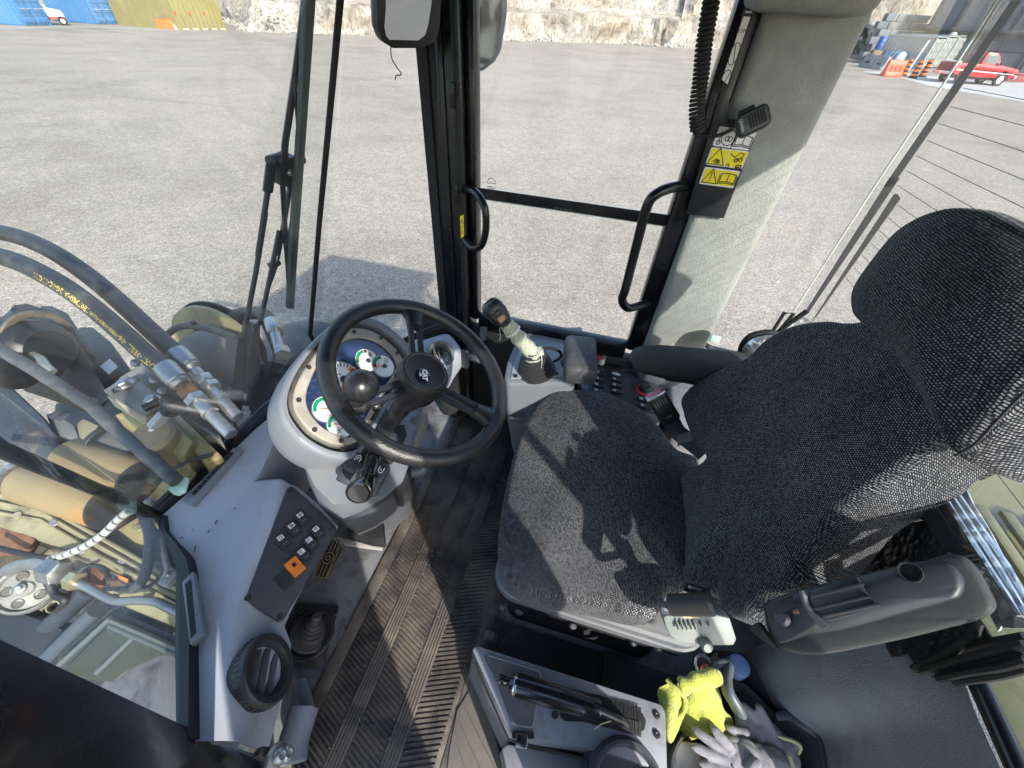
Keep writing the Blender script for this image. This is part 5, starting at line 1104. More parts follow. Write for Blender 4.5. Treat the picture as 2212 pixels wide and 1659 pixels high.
loft('recess', [[p - pnm * .011 for p in BO2], sc(BO2, 1.06, -.014), sc(BO2, 1.105, -.010)], M('dusty black recess', (.05, .047, .044), .7, grain=150, dirt=(.13, .115, .1), dscale=10), pod, caps=False)
rim_ = [sc(BO2, 1.10, -.014), sc(BO2, 1.105, .004), sc(BO2, 1.12, .011), sc(BO2, 1.19, .012), sc(BO2, 1.225, .007), sc(BO2, 1.243, -.006), sc(BO2, 1.252, -.04), sc(BO2, 1.25, -.085), sc(BO2, 1.19, -.13, .02), sc(BO2, 1.0, -.17, .05), sc(BO2, .8, -.2, .1), sc(BO2, .62, -.2, .22), sc(BO2, .55, -.16, .4)]
loft('shell', rim_, greyq, pod, caps=False, ang=50)
for p in ((245, 790), (640, 1245)): lathe('shell_screw', [(.008, 0), (.007, .004), (0, .004)], PP(*p, -.008), pnm, screwm, pod, 10)
face_m = M('instrument face', (.016, .030, .085), .10, var=.06, coat=1.0)  # navy base colour paints in the blue sky mirrored by the dial
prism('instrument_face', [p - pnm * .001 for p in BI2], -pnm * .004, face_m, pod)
gw = M('gauge white', (.74, .77, .76), .4, var=.02); grn = M('gauge green', (.01, .38, .20), .4); gred = M('gauge red', (.40, .05, .04), .4); need = M('needle red', (.85, .12, .06), .4); ghub = M('gauge hub', (.03, .045, .08), .35); gamb = M('gauge amber', (.75, .45, .05), .4)
gx = (PP(950, 760) - PP(650, 760)).normalized(); gy = pnm.cross(gx)
def arc(par, name, c, r0, r1, a0, a1, m):
    bm = bmesh.new(); n = 14; top = []
    for k in range(n + 1):
        a = radians(a0 + (a1 - a0) * k / n); e = gx * cos(a) + gy * sin(a); top.append((bm.verts.new(c + e * r0), bm.verts.new(c + e * r1)))
    for (a, b), (d, e) in zip(top, top[1:]): bm.faces.new((a, b, e, d))
    bmesh.ops.solidify(bm, geom=bm.faces[:], thickness=.0003); return fin(name, bm, m, par)
def gauge(x, y, R, ang, hub, arcs, big=False):
    c = PP(x, y, .001); g = lathe('gauge', [(R, 0), (R, .0022), (R * .97, .003), (R * .94, .0026), (0, .0026)], c, pnm, gw, pod, 40)
    ring('gauge_rim', c + pnm * .0022, pnm, R * .965, R * 1.02, .0014, M('gauge rim', (.25, .27, .28), .3, .5), g, 40)
    hc = PP(*hub, .0042)
    for nm, a0, a1, m in arcs: arc(g, nm, c + pnm * .0032, R * .66, R * .93, a0, a1, m)
    e = (gx * cos(radians(ang)) + gy * sin(radians(ang))); box('needle', hc + e * R * .42 + pnm * .002, (R * .84, R * .06, .0014), need, g, .0003, ax=(e, pnm.cross(e), pnm))
    lathe('needle_hub', [(R * .19, 0), (R * .19, .004), (R * .15, .005), (0, .005)], hc, pnm, ghub, g, 18); return g, c
def dg(x, y, x2, y2): d = PP(x2, y2) - PP(x, y); return math.degrees(math.atan2(d.dot(gy), d.dot(gx)))
tg, tc_ = gauge(640, 740, .054, dg(655, 730, 640, 790), (655, 728), (('amber_arc', 52, 60, gamb), ('red_arc', 22, 50, gred)), True)
for k in range(9):
    a = radians(66 + 11 * k); e = gx * cos(a) + gy * sin(a); box('tick', tc_ + e * .0455 + pnm * .0032, (.010, .0022 if k % 2 else .003, .0006), inkm, tg, ax=(e, pnm.cross(e), pnm))
for s, p in (('25', (676, 612)), ('30', (742, 655)), ('x100', (612, 690))): text('gauge_number', s, .008 if s != 'x100' else .0065, PP(*p, .0046), (gx, gy, pnm), inkm, tg)
g, c = gauge(818, 590, .034, dg(826, 592, 755, 577), (826, 592), (('green_arc', 105, 195, grn), ('red_arc', 84, 103, gred))); strokes('gauge_symbol', [[(p[0] * 1.1 + .012, p[1] * 1.1 + .018) for p in l] for l in gear_ic], .001, c + pnm * .0034, (gx, gy, pnm), inkm, g)
g, c = gauge(935, 632, .034, dg(947, 630, 870, 632), (947, 630), (('green_arc', 95, 165, grn), ('red_arc', 167, 190, gred))); strokes('gauge_symbol', [[(.006, .012), (.006, .024), (.014, .024), (.014, .012), (.006, .012)], [(.014, .02), (.018, .02), (.018, .013)]], .001, c + pnm * .0034, (gx, gy, pnm), inkm, g)
g, c = gauge(522, 945, .034, dg(565, 938, 485, 940), (565, 938), (('green_arc', 95, 190, grn),)); strokes('gauge_symbol', [circ(-.004, -.016, .005, 6), [(-.009, -.016), (-.012, -.016)], [(.001, -.016), (.004, -.016)]], .001, c + pnm * .0034, (gx, gy, pnm), inkm, g)
g, c = gauge(625, 1058, .034, dg(655, 1055, 575, 1052), (655, 1055), (('green_arc', 95, 190, grn),)); strokes('gauge_symbol', [[(-.01, -.012), (-.002, -.02), (-.012, -.022), (-.002, -.012), (-.01, -.012)], [(-.002, -.01), (.006, -.01)]], .001, c + pnm * .0034, (gx, gy, pnm), inkm, g)
ic = []
for i, (x, y) in enumerate(((432, 735), (430, 785), (398, 825), (470, 825), (408, 905), (445, 860), (425, 965), (470, 690), (450, 730))):
    c = PP(x, y, 0) - Pc; ic += [[(c.dot(gx) + a, c.dot(gy) + b) for a, b in l] for l in ([circ(0, 0, .0035, 8)], [[(-.004, -.003), (.004, -.003), (.004, .003), (-.004, .003), (-.004, -.003)]], [circ(0, 0, .003, 6), [(-.005, 0), (-.003, 0)], [(.003, 0), (.005, 0)]])[i % 3]]
strokes('telltale_symbol', ic, .0006, Pc + pnm * .0002, (gx, gy, pnm), M('dim symbol', (.10, .10, .11), .5), pod)
# column cover under the pod with the lever gate
col = thing('column_cover', 'grey steering column cover with black gear lever gate', 'column cover', (.5, -.45, .4))
cvp = [(655, 975), (700, 935), (745, 905), (850, 905), (905, 950), (880, 1010), (862, 1080), (822, 1085), (740, 1121), (690, 1100), (668, 1068), (655, 1030)]
tp = [A(*p, z=.50 if p[1] < 1000 else .47) for p in ((650, 960), (680, 925), (725, 895), (830, 880), (900, 920), (890, 985), (870, 1040), (830, 1068), (775, 1085), (720, 1090), (680, 1050), (655, 1000))]
bt = [A(*p, z=.33) for p in ((665, 1000), (700, 960), (745, 935), (840, 930), (880, 960), (880, 1010), (862, 1050), (830, 1075), (780, 1105), (742, 1121), (690, 1090), (668, 1045))]
loft('cover', [tp, [a.lerp(b, .12) for a, b in zip(tp, bt)], [a.lerp(b, .6) for a, b in zip(tp, bt)], bt, [V((b.x + .02, b.y - .02, .29)) for b in bt]], greyq, col, ang=50)
loft('column_boot', [[V((p.x, p.y, .31)) for p in bt], [V((p.x + .03, p.y - .05, .1)) for p in bt], [V((p.x + .05, p.y - .06, .0)) for p in bt]], greyd, col, ang=50)
gn = V((-.45, .25, .86)).normalized(); gc = A(*K5(790, 1400), z=.515)
def GP(x, y, o=0.0): return AP(*K5(x, y), gc + gn * o, gn)
gp_ = prism('gate_plate', [GP(*p) for p in ((592, 1448), (742, 1212), (985, 1345), (995, 1370), (890, 1568), (860, 1575))], -gn * .02, M('gate black', (.022, .022, .027), .45, grain=300), col, .004)
for P in (((645, 1380), (690, 1290), (800, 1345), (790, 1400), (770, 1440)), ((905, 1400), (950, 1360), (975, 1385), (920, 1480), (880, 1480)), ((670, 1300), (712, 1240), (790, 1270), (780, 1330))):
    prism('gate_block', [GP(*p) for p in P], gn * .012, M('gate block', (.05, .047, .06), .45, grain=300), gp_, .005)
arw = [[(-.006, .006), (.002, .006), (.008, 0), (.002, -.006), (-.006, -.006)]]
gxx = (GP(800, 1320) - GP(740, 1290)).normalized(); gyy = gn.cross(gxx)
for (x, y), s, sg in (((757, 1300), 'F', -1), ((922, 1382), 'R', 1)):
    l_ = strokes('direction_arrow', [[(a * sg, b * sg) for a, b in l] for l in [[(-.006, .007), (-.006, -.004), (0, -.009), (.006, -.004), (.006, .007)]]], .0016, GP(x, y, .0135), (gxx, gyy, gn) if False else (gxx, gyy, gn), whitel, gp_)
    text('direction_letter', s, .010, GP(x, y, .0135), (gxx, gyy, gn), whitel, gp_)
blk_ = M('column black', (.016, .016, .018), .5, grain=200, dirt=(.05, .045, .04), dscale=12)
prism('column_clamp', [A(*K5(*p), z=.50) for p in ((800, 1200), (900, 1040), (1135, 1030), (1120, 1120), (1060, 1215), (985, 1330), (900, 1290))], (0, 0, -.14), blk_, col, .012)
prism('column_cap', [A(*K5(*p), z=.52) for p in ((895, 1110), (920, 1050), (960, 1045), (1000, 1100), (1040, 1110), (1020, 1170), (940, 1150))], (0, 0, -.04), M('column cap', (.045, .045, .05), .45, grain=300), col, .006)
prism('column_bracket', [A(*K5(*p), z=.44) for p in ((1135, 1000), (1255, 960), (1245, 1010), (1170, 1160), (1085, 1150))], (0, 0, -.05), M('grey bracket', (.18, .19, .18), .5, grain=200), col, .004)
prism('column_box', [A(*K5(*p), z=.40) for p in ((1000, 1360), (1125, 1390), (1120, 1420), (1035, 1505), (990, 1490))], (0, 0, -.12), blk_, col, .008)
tube('release_lever', [A(*K5(1145, 1400), z=.36), A(*K5(1215, 1390), z=.36), A(*K5(1240, 1350), z=.37)], .017, greyd, col, 10)
tube('column_spring', [A(*K5(1085, 1190), z=.4), A(*K5(1060, 1230), z=.38)], .008, screwm, col, 8)
# gear lever
gl = thing('gear_lever', 'glossy black twist gear lever pointing at the camera', 'lever', A(*K5(870, 1290), z=.54))
l0, l1 = A(*K5(875, 1270), z=.54), A(*K5(757, 1552), z=.615); ld = (l1 - l0).normalized(); LL = (l1 - l0).length
glb = M('gloss black knob', (.010, .010, .012), .18, coat=.6)
lathe('stalk', [(0, -.02), (.0135, -.02), (.0135, LL * .30), (.0165, LL * .30), (.0165, LL * .5), (.017, LL * .56), (0, LL * .56)], l0, ld, glb, gl, 24)
lathe('number_collar', [(.0172, 0), (.0172, LL * .10), (.0165, LL * .1), (.0165, 0)], l0 + ld * LL * .02, ld, glb, gl, 24)
X, Y, Z = frame(ld, V((0, 0, 1)))
for k, s in enumerate('1234'):
    a = radians(40 - 38 * k) + math.atan2((EYE - l0).dot(Y), (EYE - l0).dot(X)) - radians(18); e = X * cos(a) + Y * sin(a); text('gear_number', s, .011, l0 + ld * LL * .07 + e * .0176, (Z.cross(e) * -1 if False else e.cross(Z) * -1, Z, e), whitel, gl)
lathe('twist_grip', [(.017, LL * .55), (.023, LL * .62), (.0255, LL * .72), (.0265, LL * .9), (.0275, LL * .96), (.0265, LL * .99), (.022, LL), (0, LL)], l0, ld, glb, gl, 32)
bm = bmesh.new()
for k in range(14):
    a = 2 * pi * k / 14; e = X * cos(a) + Y * sin(a); add_box(bm, l0 + ld * LL * .68 + e * .0245, (.003, .005, .014), (e, Z.cross(e), Z))
tag(fin('grip_ridge', bm, glb, gl), kind='stuff')
lathe('end_cap', [(0, LL), (.0205, LL), (.0205, LL + .0012), (0, LL + .0014)], l0, ld, M('matt cap', (.03, .028, .03), .5), gl, 32)
# ---------------------------------------------------------------- steering wheel
Wc, wn = V((.322, -.553, .780)), V((-.5, 0, .868)).normalized()
sw = thing('steering_wheel', 'black three spoke steering wheel with ball knob', 'steering wheel', Wc)
grip = M('grained wheel rubber', (.0125, .013, .0145), .36, var=.2, vs=9, grain=240, gstr=.7, gdist=.0016, spec=.6)
X, Y, Z = frame(wn, V((0, 1, 0))); RW_ = .1925
def wp(r, a, h=0.0): return Wc + (X * cos(a) + Y * sin(a)) * r + wn * h
tube('rim', [wp(RW_, 2 * pi * k / 72) for k in range(72)], .0178, grip, sw, 18, closed=True)
def WA(u, v, h=0.0):
    d = AP(u, v, Wc + wn * h, wn) - Wc; return math.atan2(d.dot(Y), d.dot(X))
hubtop = AP(*K5(1222, 700), Wc + wn * .02, wn)
HC = Wc + wn * 0
spk = [WA(*K5(1168, 290)), WA(*K5(1690, 985)), WA(*K5(740, 900))]
for a in spk:
    e = X * cos(a) + Y * sin(a); s = wn.cross(e)
    bw = [(.185, .030), (.172, .026), (.160, .019), (.138, .0172)]
    rings = [[Wc + e * r + s * (w_ * p) + wn * (q * .012 - (.19 - r) * .12) for p, q in ((-1, -.6), (-1, .5), (-.7, 1), (.7, 1), (1, .5), (1, -.6))] for r, w_ in bw]
    loft('spoke_boss', rings, grip, sw, ang=50)
    sp_m = M('spoke plastic', (.020, .021, .025), .5)
    for k in (-1, 1):
        rr_ = [[Wc + e * r + s * (k * .0105 + p * .0055) + wn * (q * .006 - (.19 - r) * .12) for p, q in ((-1, -1), (-1, 1), (1, 1), (1, -1))] for r in (.142, .10, .04)]
        loft('spoke', rr_, sp_m, sw, b=.001)
    rr_ = [[Wc + e * r + s * (p * .013) + wn * (q * .0045 - (.19 - r) * .12) for p, q in ((-1, -1), (-1, 1), (1, 1), (1, -1))] for r in (.145, .132)]; loft('spoke_bridge', rr_, sp_m, sw)
    rr_ = [[Wc + e * r + s * (p * .013) + wn * (q * .0045 - (.19 - r) * .12) for p, q in ((-1, -1), (-1, 1), (1, 1), (1, -1))] for r in (.066, .04)]; loft('spoke_bridge', rr_, sp_m, sw)
hubm = M('hub plastic', (.017, .017, .019), .45, grain=350, gstr=.35)
hub = lathe('hub', [(0, -.10), (.034, -.10), (.036, -.07), (.048, -.055), (.052, -.05), (.055, -.02), (.0555, -.004), (.053, .014), (.049, .019), (.046, .0195), (.044, .0185), (.0, .0185)], HC, wn, hubm, sw, 48)
ring('cap_ring', HC + wn * .0185, wn, .0435, .0455, .0008, M('worn hub edge', (.11, .10, .085), .5), hub, 48)
for k in range(10):
    a = 2 * pi * k / 10 + .2; e = X * cos(a) + Y * sin(a); box('hub_notch', HC + e * .0548 + wn * -.016, (.003, .011, .010), M('hub notch', (.012, .012, .012), .6), hub, .001, ax=(e, wn.cross(e), wn))
bc = AP(*K5(1228, 695), Wc + wn * .0195, wn)
lathe('badge', [(.0165, 0), (.0165, .0008), (.015, .0012), (0, .0012)], bc, wn, M('badge blue black', (.008, .010, .022), .15, coat=.6), hub, 28)
tx = (AP(*K5(1240, 738), bc, wn) - AP(*K5(1236, 655), bc, wn)).normalized(); ty = wn.cross(tx)
text('badge_letters', 'CAT', .0150, bc + wn * .0016 + ty * .003, (tx, ty, wn), whitel, hub, bold=.0009, sx=.92, ext=.0003)
prism('badge_triangle', [bc + wn * .0017 + tx * a + ty * b for a, b in ((-.005, -.0085), (.007, -.0085), (.001, -.002))], wn * .0004, whitel, hub)
kc = AP(*K5(778, 775), Wc + wn * .055, wn); kb = AP(*K5(740, 890), Wc + wn * .012, wn)
bm = bmesh.new(); bmesh.ops.create_uvsphere(bm, u_segments=32, v_segments=20, radius=.0305)
for v in bm.verts: v.co += kc
fin('spinner_ball', bm, M('satin ball', (.012, .012, .013), .30), sw, 60)
lathe('spinner_stem', [(.014, 0), (.016, .01), (.012, .02), (.010, (kc - kb).length), (0, (kc - kb).length)], kb, kc - kb, blackm, sw, 16)
tube('spinner_clamp', [wp(.155, spk[2] + .06, .0), wp(.178, spk[2] + .02, .0)], .016, blackm, sw, 12)
tag(lathe('steering_shaft', [(0, 0), (.020, 0), (.020, .1), (.024, .12), (.024, .2), (0, .2)], HC - wn * .28, wn, blk_, None, 20), 'black steering shaft between wheel hub and column', 'shaft')
# ---------------------------------------------------------------- footwell
ped = thing('foot_pedal', 'rubber faced foot pedal with gold lines under the switch panel', 'pedal', A(690, 1230, z=.02))
P = [A(*K9(*p), z=.11) for p in ((1560, 1395), (1600, 1290), (1715, 1050), (1740, 1035), (1815, 1080), (1828, 1120), (1690, 1390), (1650, 1412))]
prism('pad', P, (0, 0, -.018), rubber, ped, .004)
gold = M('worn gold line', (.34, .26, .15), .5, .3)
pc0 = A(*K9(1700, 1220), z=.1115); px = (P[2] - P[0]).normalized(); py = UPV.cross(px)
strokes('pad_line', [[(-.055, y), (-.018, y)] for y in (-.018, -.007, .004, .015)] + [[(.022, y), (.06, y)] for y in (-.016, -.006, .005, .016)] + [circ(0, 0, .017, 14), circ(0, 0, .007, 10)] + [[(-.058, -.022), (.062, -.022), (.062, .02), (-.058, .02), (-.058, -.022)]], .0022, pc0, (px, py, UPV), gold, ped)
box('pedal_arm', A(*K9(1650, 1300), z=.05) + V((.03, -.02, 0)), (.02, .03, .12), screwm, ped, .004)
bp_ = thing('brake_pedal', 'wide black rubber brake pedal in the shade under the column', 'pedal', A(800, 1160, z=.02))
prism('pad', [A(*K9(*p), z=.13) for p in ((1880, 860), (1960, 810), (2230, 830), (2250, 1090), (2120, 1075), (1880, 1010))], (0, 0, -.03), M('pedal rubber', (.012, .012, .013), .6, grain=60, gstr=.8, dirt=(.08, .07, .06), dscale=30, dth=(.6, .7)), bp_, .006)
box('pedal_arm', A(*K9(2050, 900), z=.06) + V((.05, -.03, .03)), (.03, .04, .16), screwm, bp_, .004)
prism('pedal_plate', [A(*K9(*p), z=.03) for p in ((1790, 1010), (1860, 1035), (2230, 1095), (2225, 1140), (1860, 1090))], (0, 0, -.015), M('dusty steel strip', (.34, .33, .31), .6, .2, grain=80), bp_, .002)
bt_ = thing('floor_lever_boot', 'square black floor plate with ribbed boot and lever stub', 'boot', A(*K10(850, 600), z=0))
prism('frame', [A(*K10(*p), z=.012) for p in ((735, 345), (1068, 372), (945, 862), (690, 868), (640, 560))], (0, 0, -.012), M('boot frame', (.020, .020, .022), .55, grain=100, dirt=(.07, .06, .05), dscale=16), bt_, .003)
bcn = A(*K10(850, 600), z=.014); lathe('boot', [(.056, 0), (.054, .006), (.044, .008), (.038, .010), (.035, .022), (.031, .022), (.0295, .033), (.026, .033), (.0245, .043), (.021, .043), (.0195, .052), (.013, .054), (.013, .078), (.010, .082), (0, .082)], bcn, V((-.22, -.42, .8)), M('dusty boot rubber', (.055, .055, .056), .6, grain=120), bt_, 32, ang=25)
ring('boot_ring', bcn + V((0, 0, .0)), UPV, .055, .066, .006, M('boot frame'), bt_, 36)
for p in ((775, 405), (920, 685), (1040, 420), (725, 665)): ring('bolt_eye', A(*K10(*p), z=.013), UPV, .0055, .011, .004, screwm, bt_, 14)
tag(prism('floor_flap', [A(*K10(*p), z=.006) for p in ((1100, 495), (1140, 600), (1050, 735), (1075, 600))], (0, 0, -.003), M('flap grey', (.10, .105, .115), .6, grain=90)), 'small loose grey flap of lining on the floor beside the boot plate', 'flap')
tb = thing('air_duct', 'round grey duct at the floor below the big round vent', 'duct', A(*K10(760, 1400), z=.05))
tube('elbow', [A(*K10(*p), z=.07) for p in ((690, 1620), (720, 1440), (760, 1310), (800, 1180))], .034, M('duct grey', (.16, .185, .225), .5, grain=200), tb, 18, smooth=4)
prism('flange', [A(*K10(*p), z=.03) for p in ((700, 950), (815, 935), (870, 1165), (760, 1170))], (0, 0, -.02), M('duct grey'), tb, .004)
lk = thing('door_latch', 'plated steel latch plate with bolts at the foot of the near pillar', 'latch', A(*K10(610, 1540), z=.3))
ln = V((-.75, -.3, .55)).normalized(); lc = A(*K10(612, 1545), z=.33); LQ = lambda x, y, o=0: AP(*K10(x, y), lc + ln * o, ln)
prism('plate', [LQ(*p) for p in ((500, 1659), (520, 1560), (570, 1470), (620, 1440), (670, 1455), (695, 1500), (680, 1560), (620, 1640), (560, 1720), (490, 1740))], -ln * .012, M('worn plated steel', (.40, .37, .32), .4, .8, var=.25, vs=25, dirt=(.18, .14, .10), dscale=40), lk, .003)
for p in ((600, 1560), (655, 1545)): lathe('bolt', [(.013, 0), (.012, .007), (.007, .010), (0, .008)], LQ(*p, .001), ln, steel, lk, 14)
prism('latch_arm', [LQ(*p, -.02) for p in ((480, 1480), (560, 1490), (530, 1600), (440, 1560))], -ln * .02, M('latch dark', (.05, .05, .05), .5, .4), lk, .003)
tag(box('striker_tab', A(*K10(345, 1500), z=.36), (.022, .006, .03), M('pitted aluminium', (.55, .50, .38), .4, .7, var=.4, vs=120)), 'small pitted pale metal tab below the dashboard end', 'tab')
# ---------------------------------------------------------------- right hand console
rcn = thing('joystick_console', 'grey console box carrying the joystick by the right door', 'console', (.13, -1.05, 0))
zt = .475
TP = [A(*K6(*p), z=zt) for p in ((610, 396), (992, 366), (1008, 430), (905, 620), (862, 740), (945, 778), (930, 818), (395, 820), (371, 780), (395, 650), (450, 520), (520, 430))]
loft('body', [[p for p in TP], [p + V((0, 0, -.022)) for p in TP], [V((p.x - .006, p.y + .002, .36)) for p in TP], [V((p.x - .045, p.y - .01, .10)) for p in TP], [V((p.x - .07, p.y - .03, 0)) for p in TP]], greyq, rcn, b=.012)
tpl = prism('top_plate', [A(*K6(*p), z=zt + .003) for p in ((640, 424), (938, 396), (930, 475), (765, 690), (848, 768), (425, 785), (440, 690), (515, 510))], (0, 0, -.004), M('dusty plate grey', (.30, .32, .34), .6, var=.1, grain=200, gstr=.3, dirt=(.22, .21, .19), dscale=14), rcn, .001)
for p in ((908, 412), (461, 766), (786, 745), (880, 578)): lathe('plate_screw', [(.008, 0), (.0075, .004), (.003, .005), (0, .003)], A(*K6(*p), z=zt + .004), UPV, screwm, rcn, 12)
for k in range(2): plate('finger_slot', A(*K6(465, 990 + 110 * k), z=.33) + V((0, .006, 0)), (V((1, 0, 0)), V((0, .0, 1)), V((0, 1, 0))), .055, .018, .006, M('slot grey', (.12, .13, .145), .5), rcn, .006, .002)
js = thing('joystick', 'black joystick with gauze wrapped grip and rubber bellows', 'joystick', A(*K6(630, 720), z=zt))
jb_ = A(*K6(628, 725), z=zt + .004); yj = jb_.y + .006
jm = A(*K6(595, 590), y=yj); jh = A(*K6(318, 268), y=yj + .012)
prof = []
for k in range(7):
    r = .062 - .0045 * k; h = .003 + .012 * k; prof += [(r - .004, h), (r + .004, h + .003), (r + .004, h + .006), (r - .007, h + .010)]
lathe('bellows', [(.066, 0)] + prof + [(.03, .092), (0, .093)], jb_, jm - jb_ + V((0, 0, .02)), M('bellows rubber', (.032, .032, .034), .6, grain=120), js, 32, ang=20)
dj = (jh - jm).normalized(); LJ = (jh - jm).length
gz_ = bpy.data.materials.new('gauze wrap'); gz_.use_nodes = True; nt = gz_.node_tree; b = nt.nodes['Principled BSDF']
wv = tex(nt, 'Wave', 26, stretch=(1, .6, 1)); wv.inputs['Distortion'].default_value = 7; n_ = tex(nt, 'Noise', 300, detail=2); n2 = tex(nt, 'Noise', 16, detail=4)
c_ = ramp(nt, wv.outputs['Fac'], [(.0, (.40, .375, .29)), (.62, (.43, .41, .33)), (.72, (.22, .38, .16)), (.86, (.25, .42, .19)), (.93, (.55, .56, .50))])
c_ = mixc(nt, ramp(nt, n2.outputs['Fac'], [(.45, (0, 0, 0)), (.7, (.6, .6, .6))]), c_, (.55, .57, .51)); nt.links.new(c_, b.inputs['Base Color']); b.inputs['Roughness'].default_value = .95; nt.links.new(bump(nt, n_.outputs['Fac'], 1, .0016), b.inputs['Normal'])
bm = bmesh.new(); N = 34; rs = random.Random(2)
X, Y, Z = frame(dj)
rg = []
for i in range(N + 1):
    s = i / N; r = .0235 + .014 * max(0, 1 - s / .32) ** 1.2 + .002 * sin(s * 24) + (.004 if .06 < s < .14 else 0)
    rg.append([jm + dj * (LJ * (-.10 + s * .86)) + (X * cos(2 * pi * k / 28) + Y * sin(2 * pi * k / 28)) * (r + .004 * noise.noise(V((cos(2 * pi * k / 28) * 2, sin(2 * pi * k / 28) * 2, s * 9))) + .0012 * noise.noise(V((k * .9, s * 60, 0)))) for k in range(28)])
loft('gauze_wrap', rg, gz_, js, ang=70)
ring('tie_band', jm + dj * LJ * .56, dj, .0235, .0275, .006, whitel, js, 28)
for a, b in ((0.02, .12), (-.02, .6)):
    pass
tube('loose_thread', [A(*K6(*p), y=yj + .03) for p in ((660, 575), (672, 640), (668, 700), (668, 748))], .0013, M('pale thread', (.65, .68, .6), .9), js, 5, smooth=4)
tube('loose_thread', [A(*K6(*p), y=yj + .03) for p in ((350, 355), (338, 400), (342, 440), (338, 488))], .0012, M('green thread', (.35, .5, .25), .9), js, 5, smooth=4)
hx = dj; hn = (EYE - jh); hn = (hn - hx * hn.dot(hx)).normalized(); hy = hn.cross(hx)
hd = [[jh + hx * s + hy * (p * w_) + hn * (q * h_) for p, q in rrect(1, 1, .34, 5)] for s, w_, h_ in ((-.036, .045, .04), (-.022, .056, .052), (.0, .066, .058), (.026, .066, .058), (.038, .058, .05), (.045, .04, .034))]
loft('head', hd, M('joystick head black', (.016, .016, .018), .4, grain=260, gstr=.3), js, ang=55)
plate('thumb_recess', jh - hx * .006 + hn * .0285, (hy, hx, hn), .036, .046, .0015, M('recess black', (.008, .008, .009), .5), js, .005)
plate('rocker_button', jh + hx * .008 + hn * .029, (hy, hx, hn), .026, .016, .006, blackm, js, .004, .002)
ww = lathe('thumb_wheel', [(0, -.011), (.010, -.011), (.0105, -.009), (.0105, .009), (.010, .011), (0, .011)], jh - hx * .012 + hn * .025, hy, M('cream thumb wheel', (.60, .45, .22), .5), js, 20)
for k in range(5): box('wheel_groove', jh - hx * .012 + hn * .0354 + hy * (-.008 + .004 * k), (.0012, .011, .0008), M('recess black'), ww, ax=(hy, hx, hn))
tube('joystick_cable', [A(*K6(*p), y=yj - .01) for p in ((690, 545), (740, 545), (800, 565), (825, 600), (800, 635), (765, 650))], .0052, rubber, js, 8, smooth=5)
wr = thing('wrist_rest', 'worn black padded wrist rest block behind the joystick', 'rest', A(*K6(985, 600), z=.55))
w0 = A(*K6(985, 575), z=.615); X = (A(*K6(1098, 470), z=.615) - A(*K6(905, 450), z=.615)).normalized(); Y = UPV.cross(X)
loft('pad', [[w0 + Y * s + X * (p * w_) + UPV * (q * h_ - .03) for p, q in rrect(1, 1, .2, 4)] for s, w_, h_ in ((-.085, .085, .05), (-.08, .094, .06), (-.07, .098, .066), (.07, .100, .068), (.08, .096, .062), (.086, .088, .054))], M('worn pad', (.048, .05, .054), .6, var=.2, vs=14, grain=120, gstr=.4, dirt=(.10, .10, .10), dscale=22, dth=(.5, .75)), wr, ang=45)
tube('post', [A(*K6(860, 660), z=.5), A(*K6(930, 640), z=.56)], .02, greyd, wr, 12)
sw_ = thing('switch_console', 'grey right hand console with rocker switches and heater dial', 'console', (-.2, -1.05, 0))
zc = .40
prism('body', [A(*K6(*p), z=zc) for p in ((1040, 560), (1340, 596), (1352, 690), (1450, 708), (1640, 790), (1650, 1060), (1420, 1010), (1000, 900), (960, 800))], (0, 0, -.40), greyq, sw_, .008)
tray = prism('pocket_rim', [A(*K6(*p), z=zc + .006) for p in ((1085, 578), (1300, 612), (1310, 622), (1302, 712), (1290, 716), (1080, 686))], (0, 0, -.006), blackm, sw_, .003)
prism('pocket', [A(*K6(*p), z=zc + .0066) for p in ((1104, 592), (1284, 622), (1278, 700), (1092, 672))], (0, 0, -.002), inkm, tray)
lt_ = lathe('power_socket', [(.012, 0), (.012, .022), (.010, .024), (0, .024)], A(*K6(1140, 665), z=zc + .006), UPV, whitel, sw_, 16); lathe('socket_cap', [(0, 0), (.009, 0), (.010, .010), (0, .014)], A(*K6(1128, 628), z=zc + .03), V((.4, .3, .8)), M('red cap', (.6, .05, .08), .4), sw_, 14); lathe('socket_pin', [(.008, 0), (.008, .014), (0, .016)], A(*K6(1155, 625), z=zc + .03), V((-.2, .3, .8)), steel, sw_, 12)
dp = prism('switch_plate', [A(*K6(*p), z=zc + .004) for p in ((1062, 700), (1440, 742), (1560, 778), (1600, 800), (1570, 1062), (1340, 1000), (1040, 905))], (0, 0, -.006), M('switch plate slate', (.040, .043, .052), .5, grain=300, gstr=.25), sw_, .002)
sx_ = (A(*K6(1300, 800), z=zc) - A(*K6(1200, 780), z=zc)).normalized(); sy_ = UPV.cross(sx_); sax = (sx_, sy_, UPV)
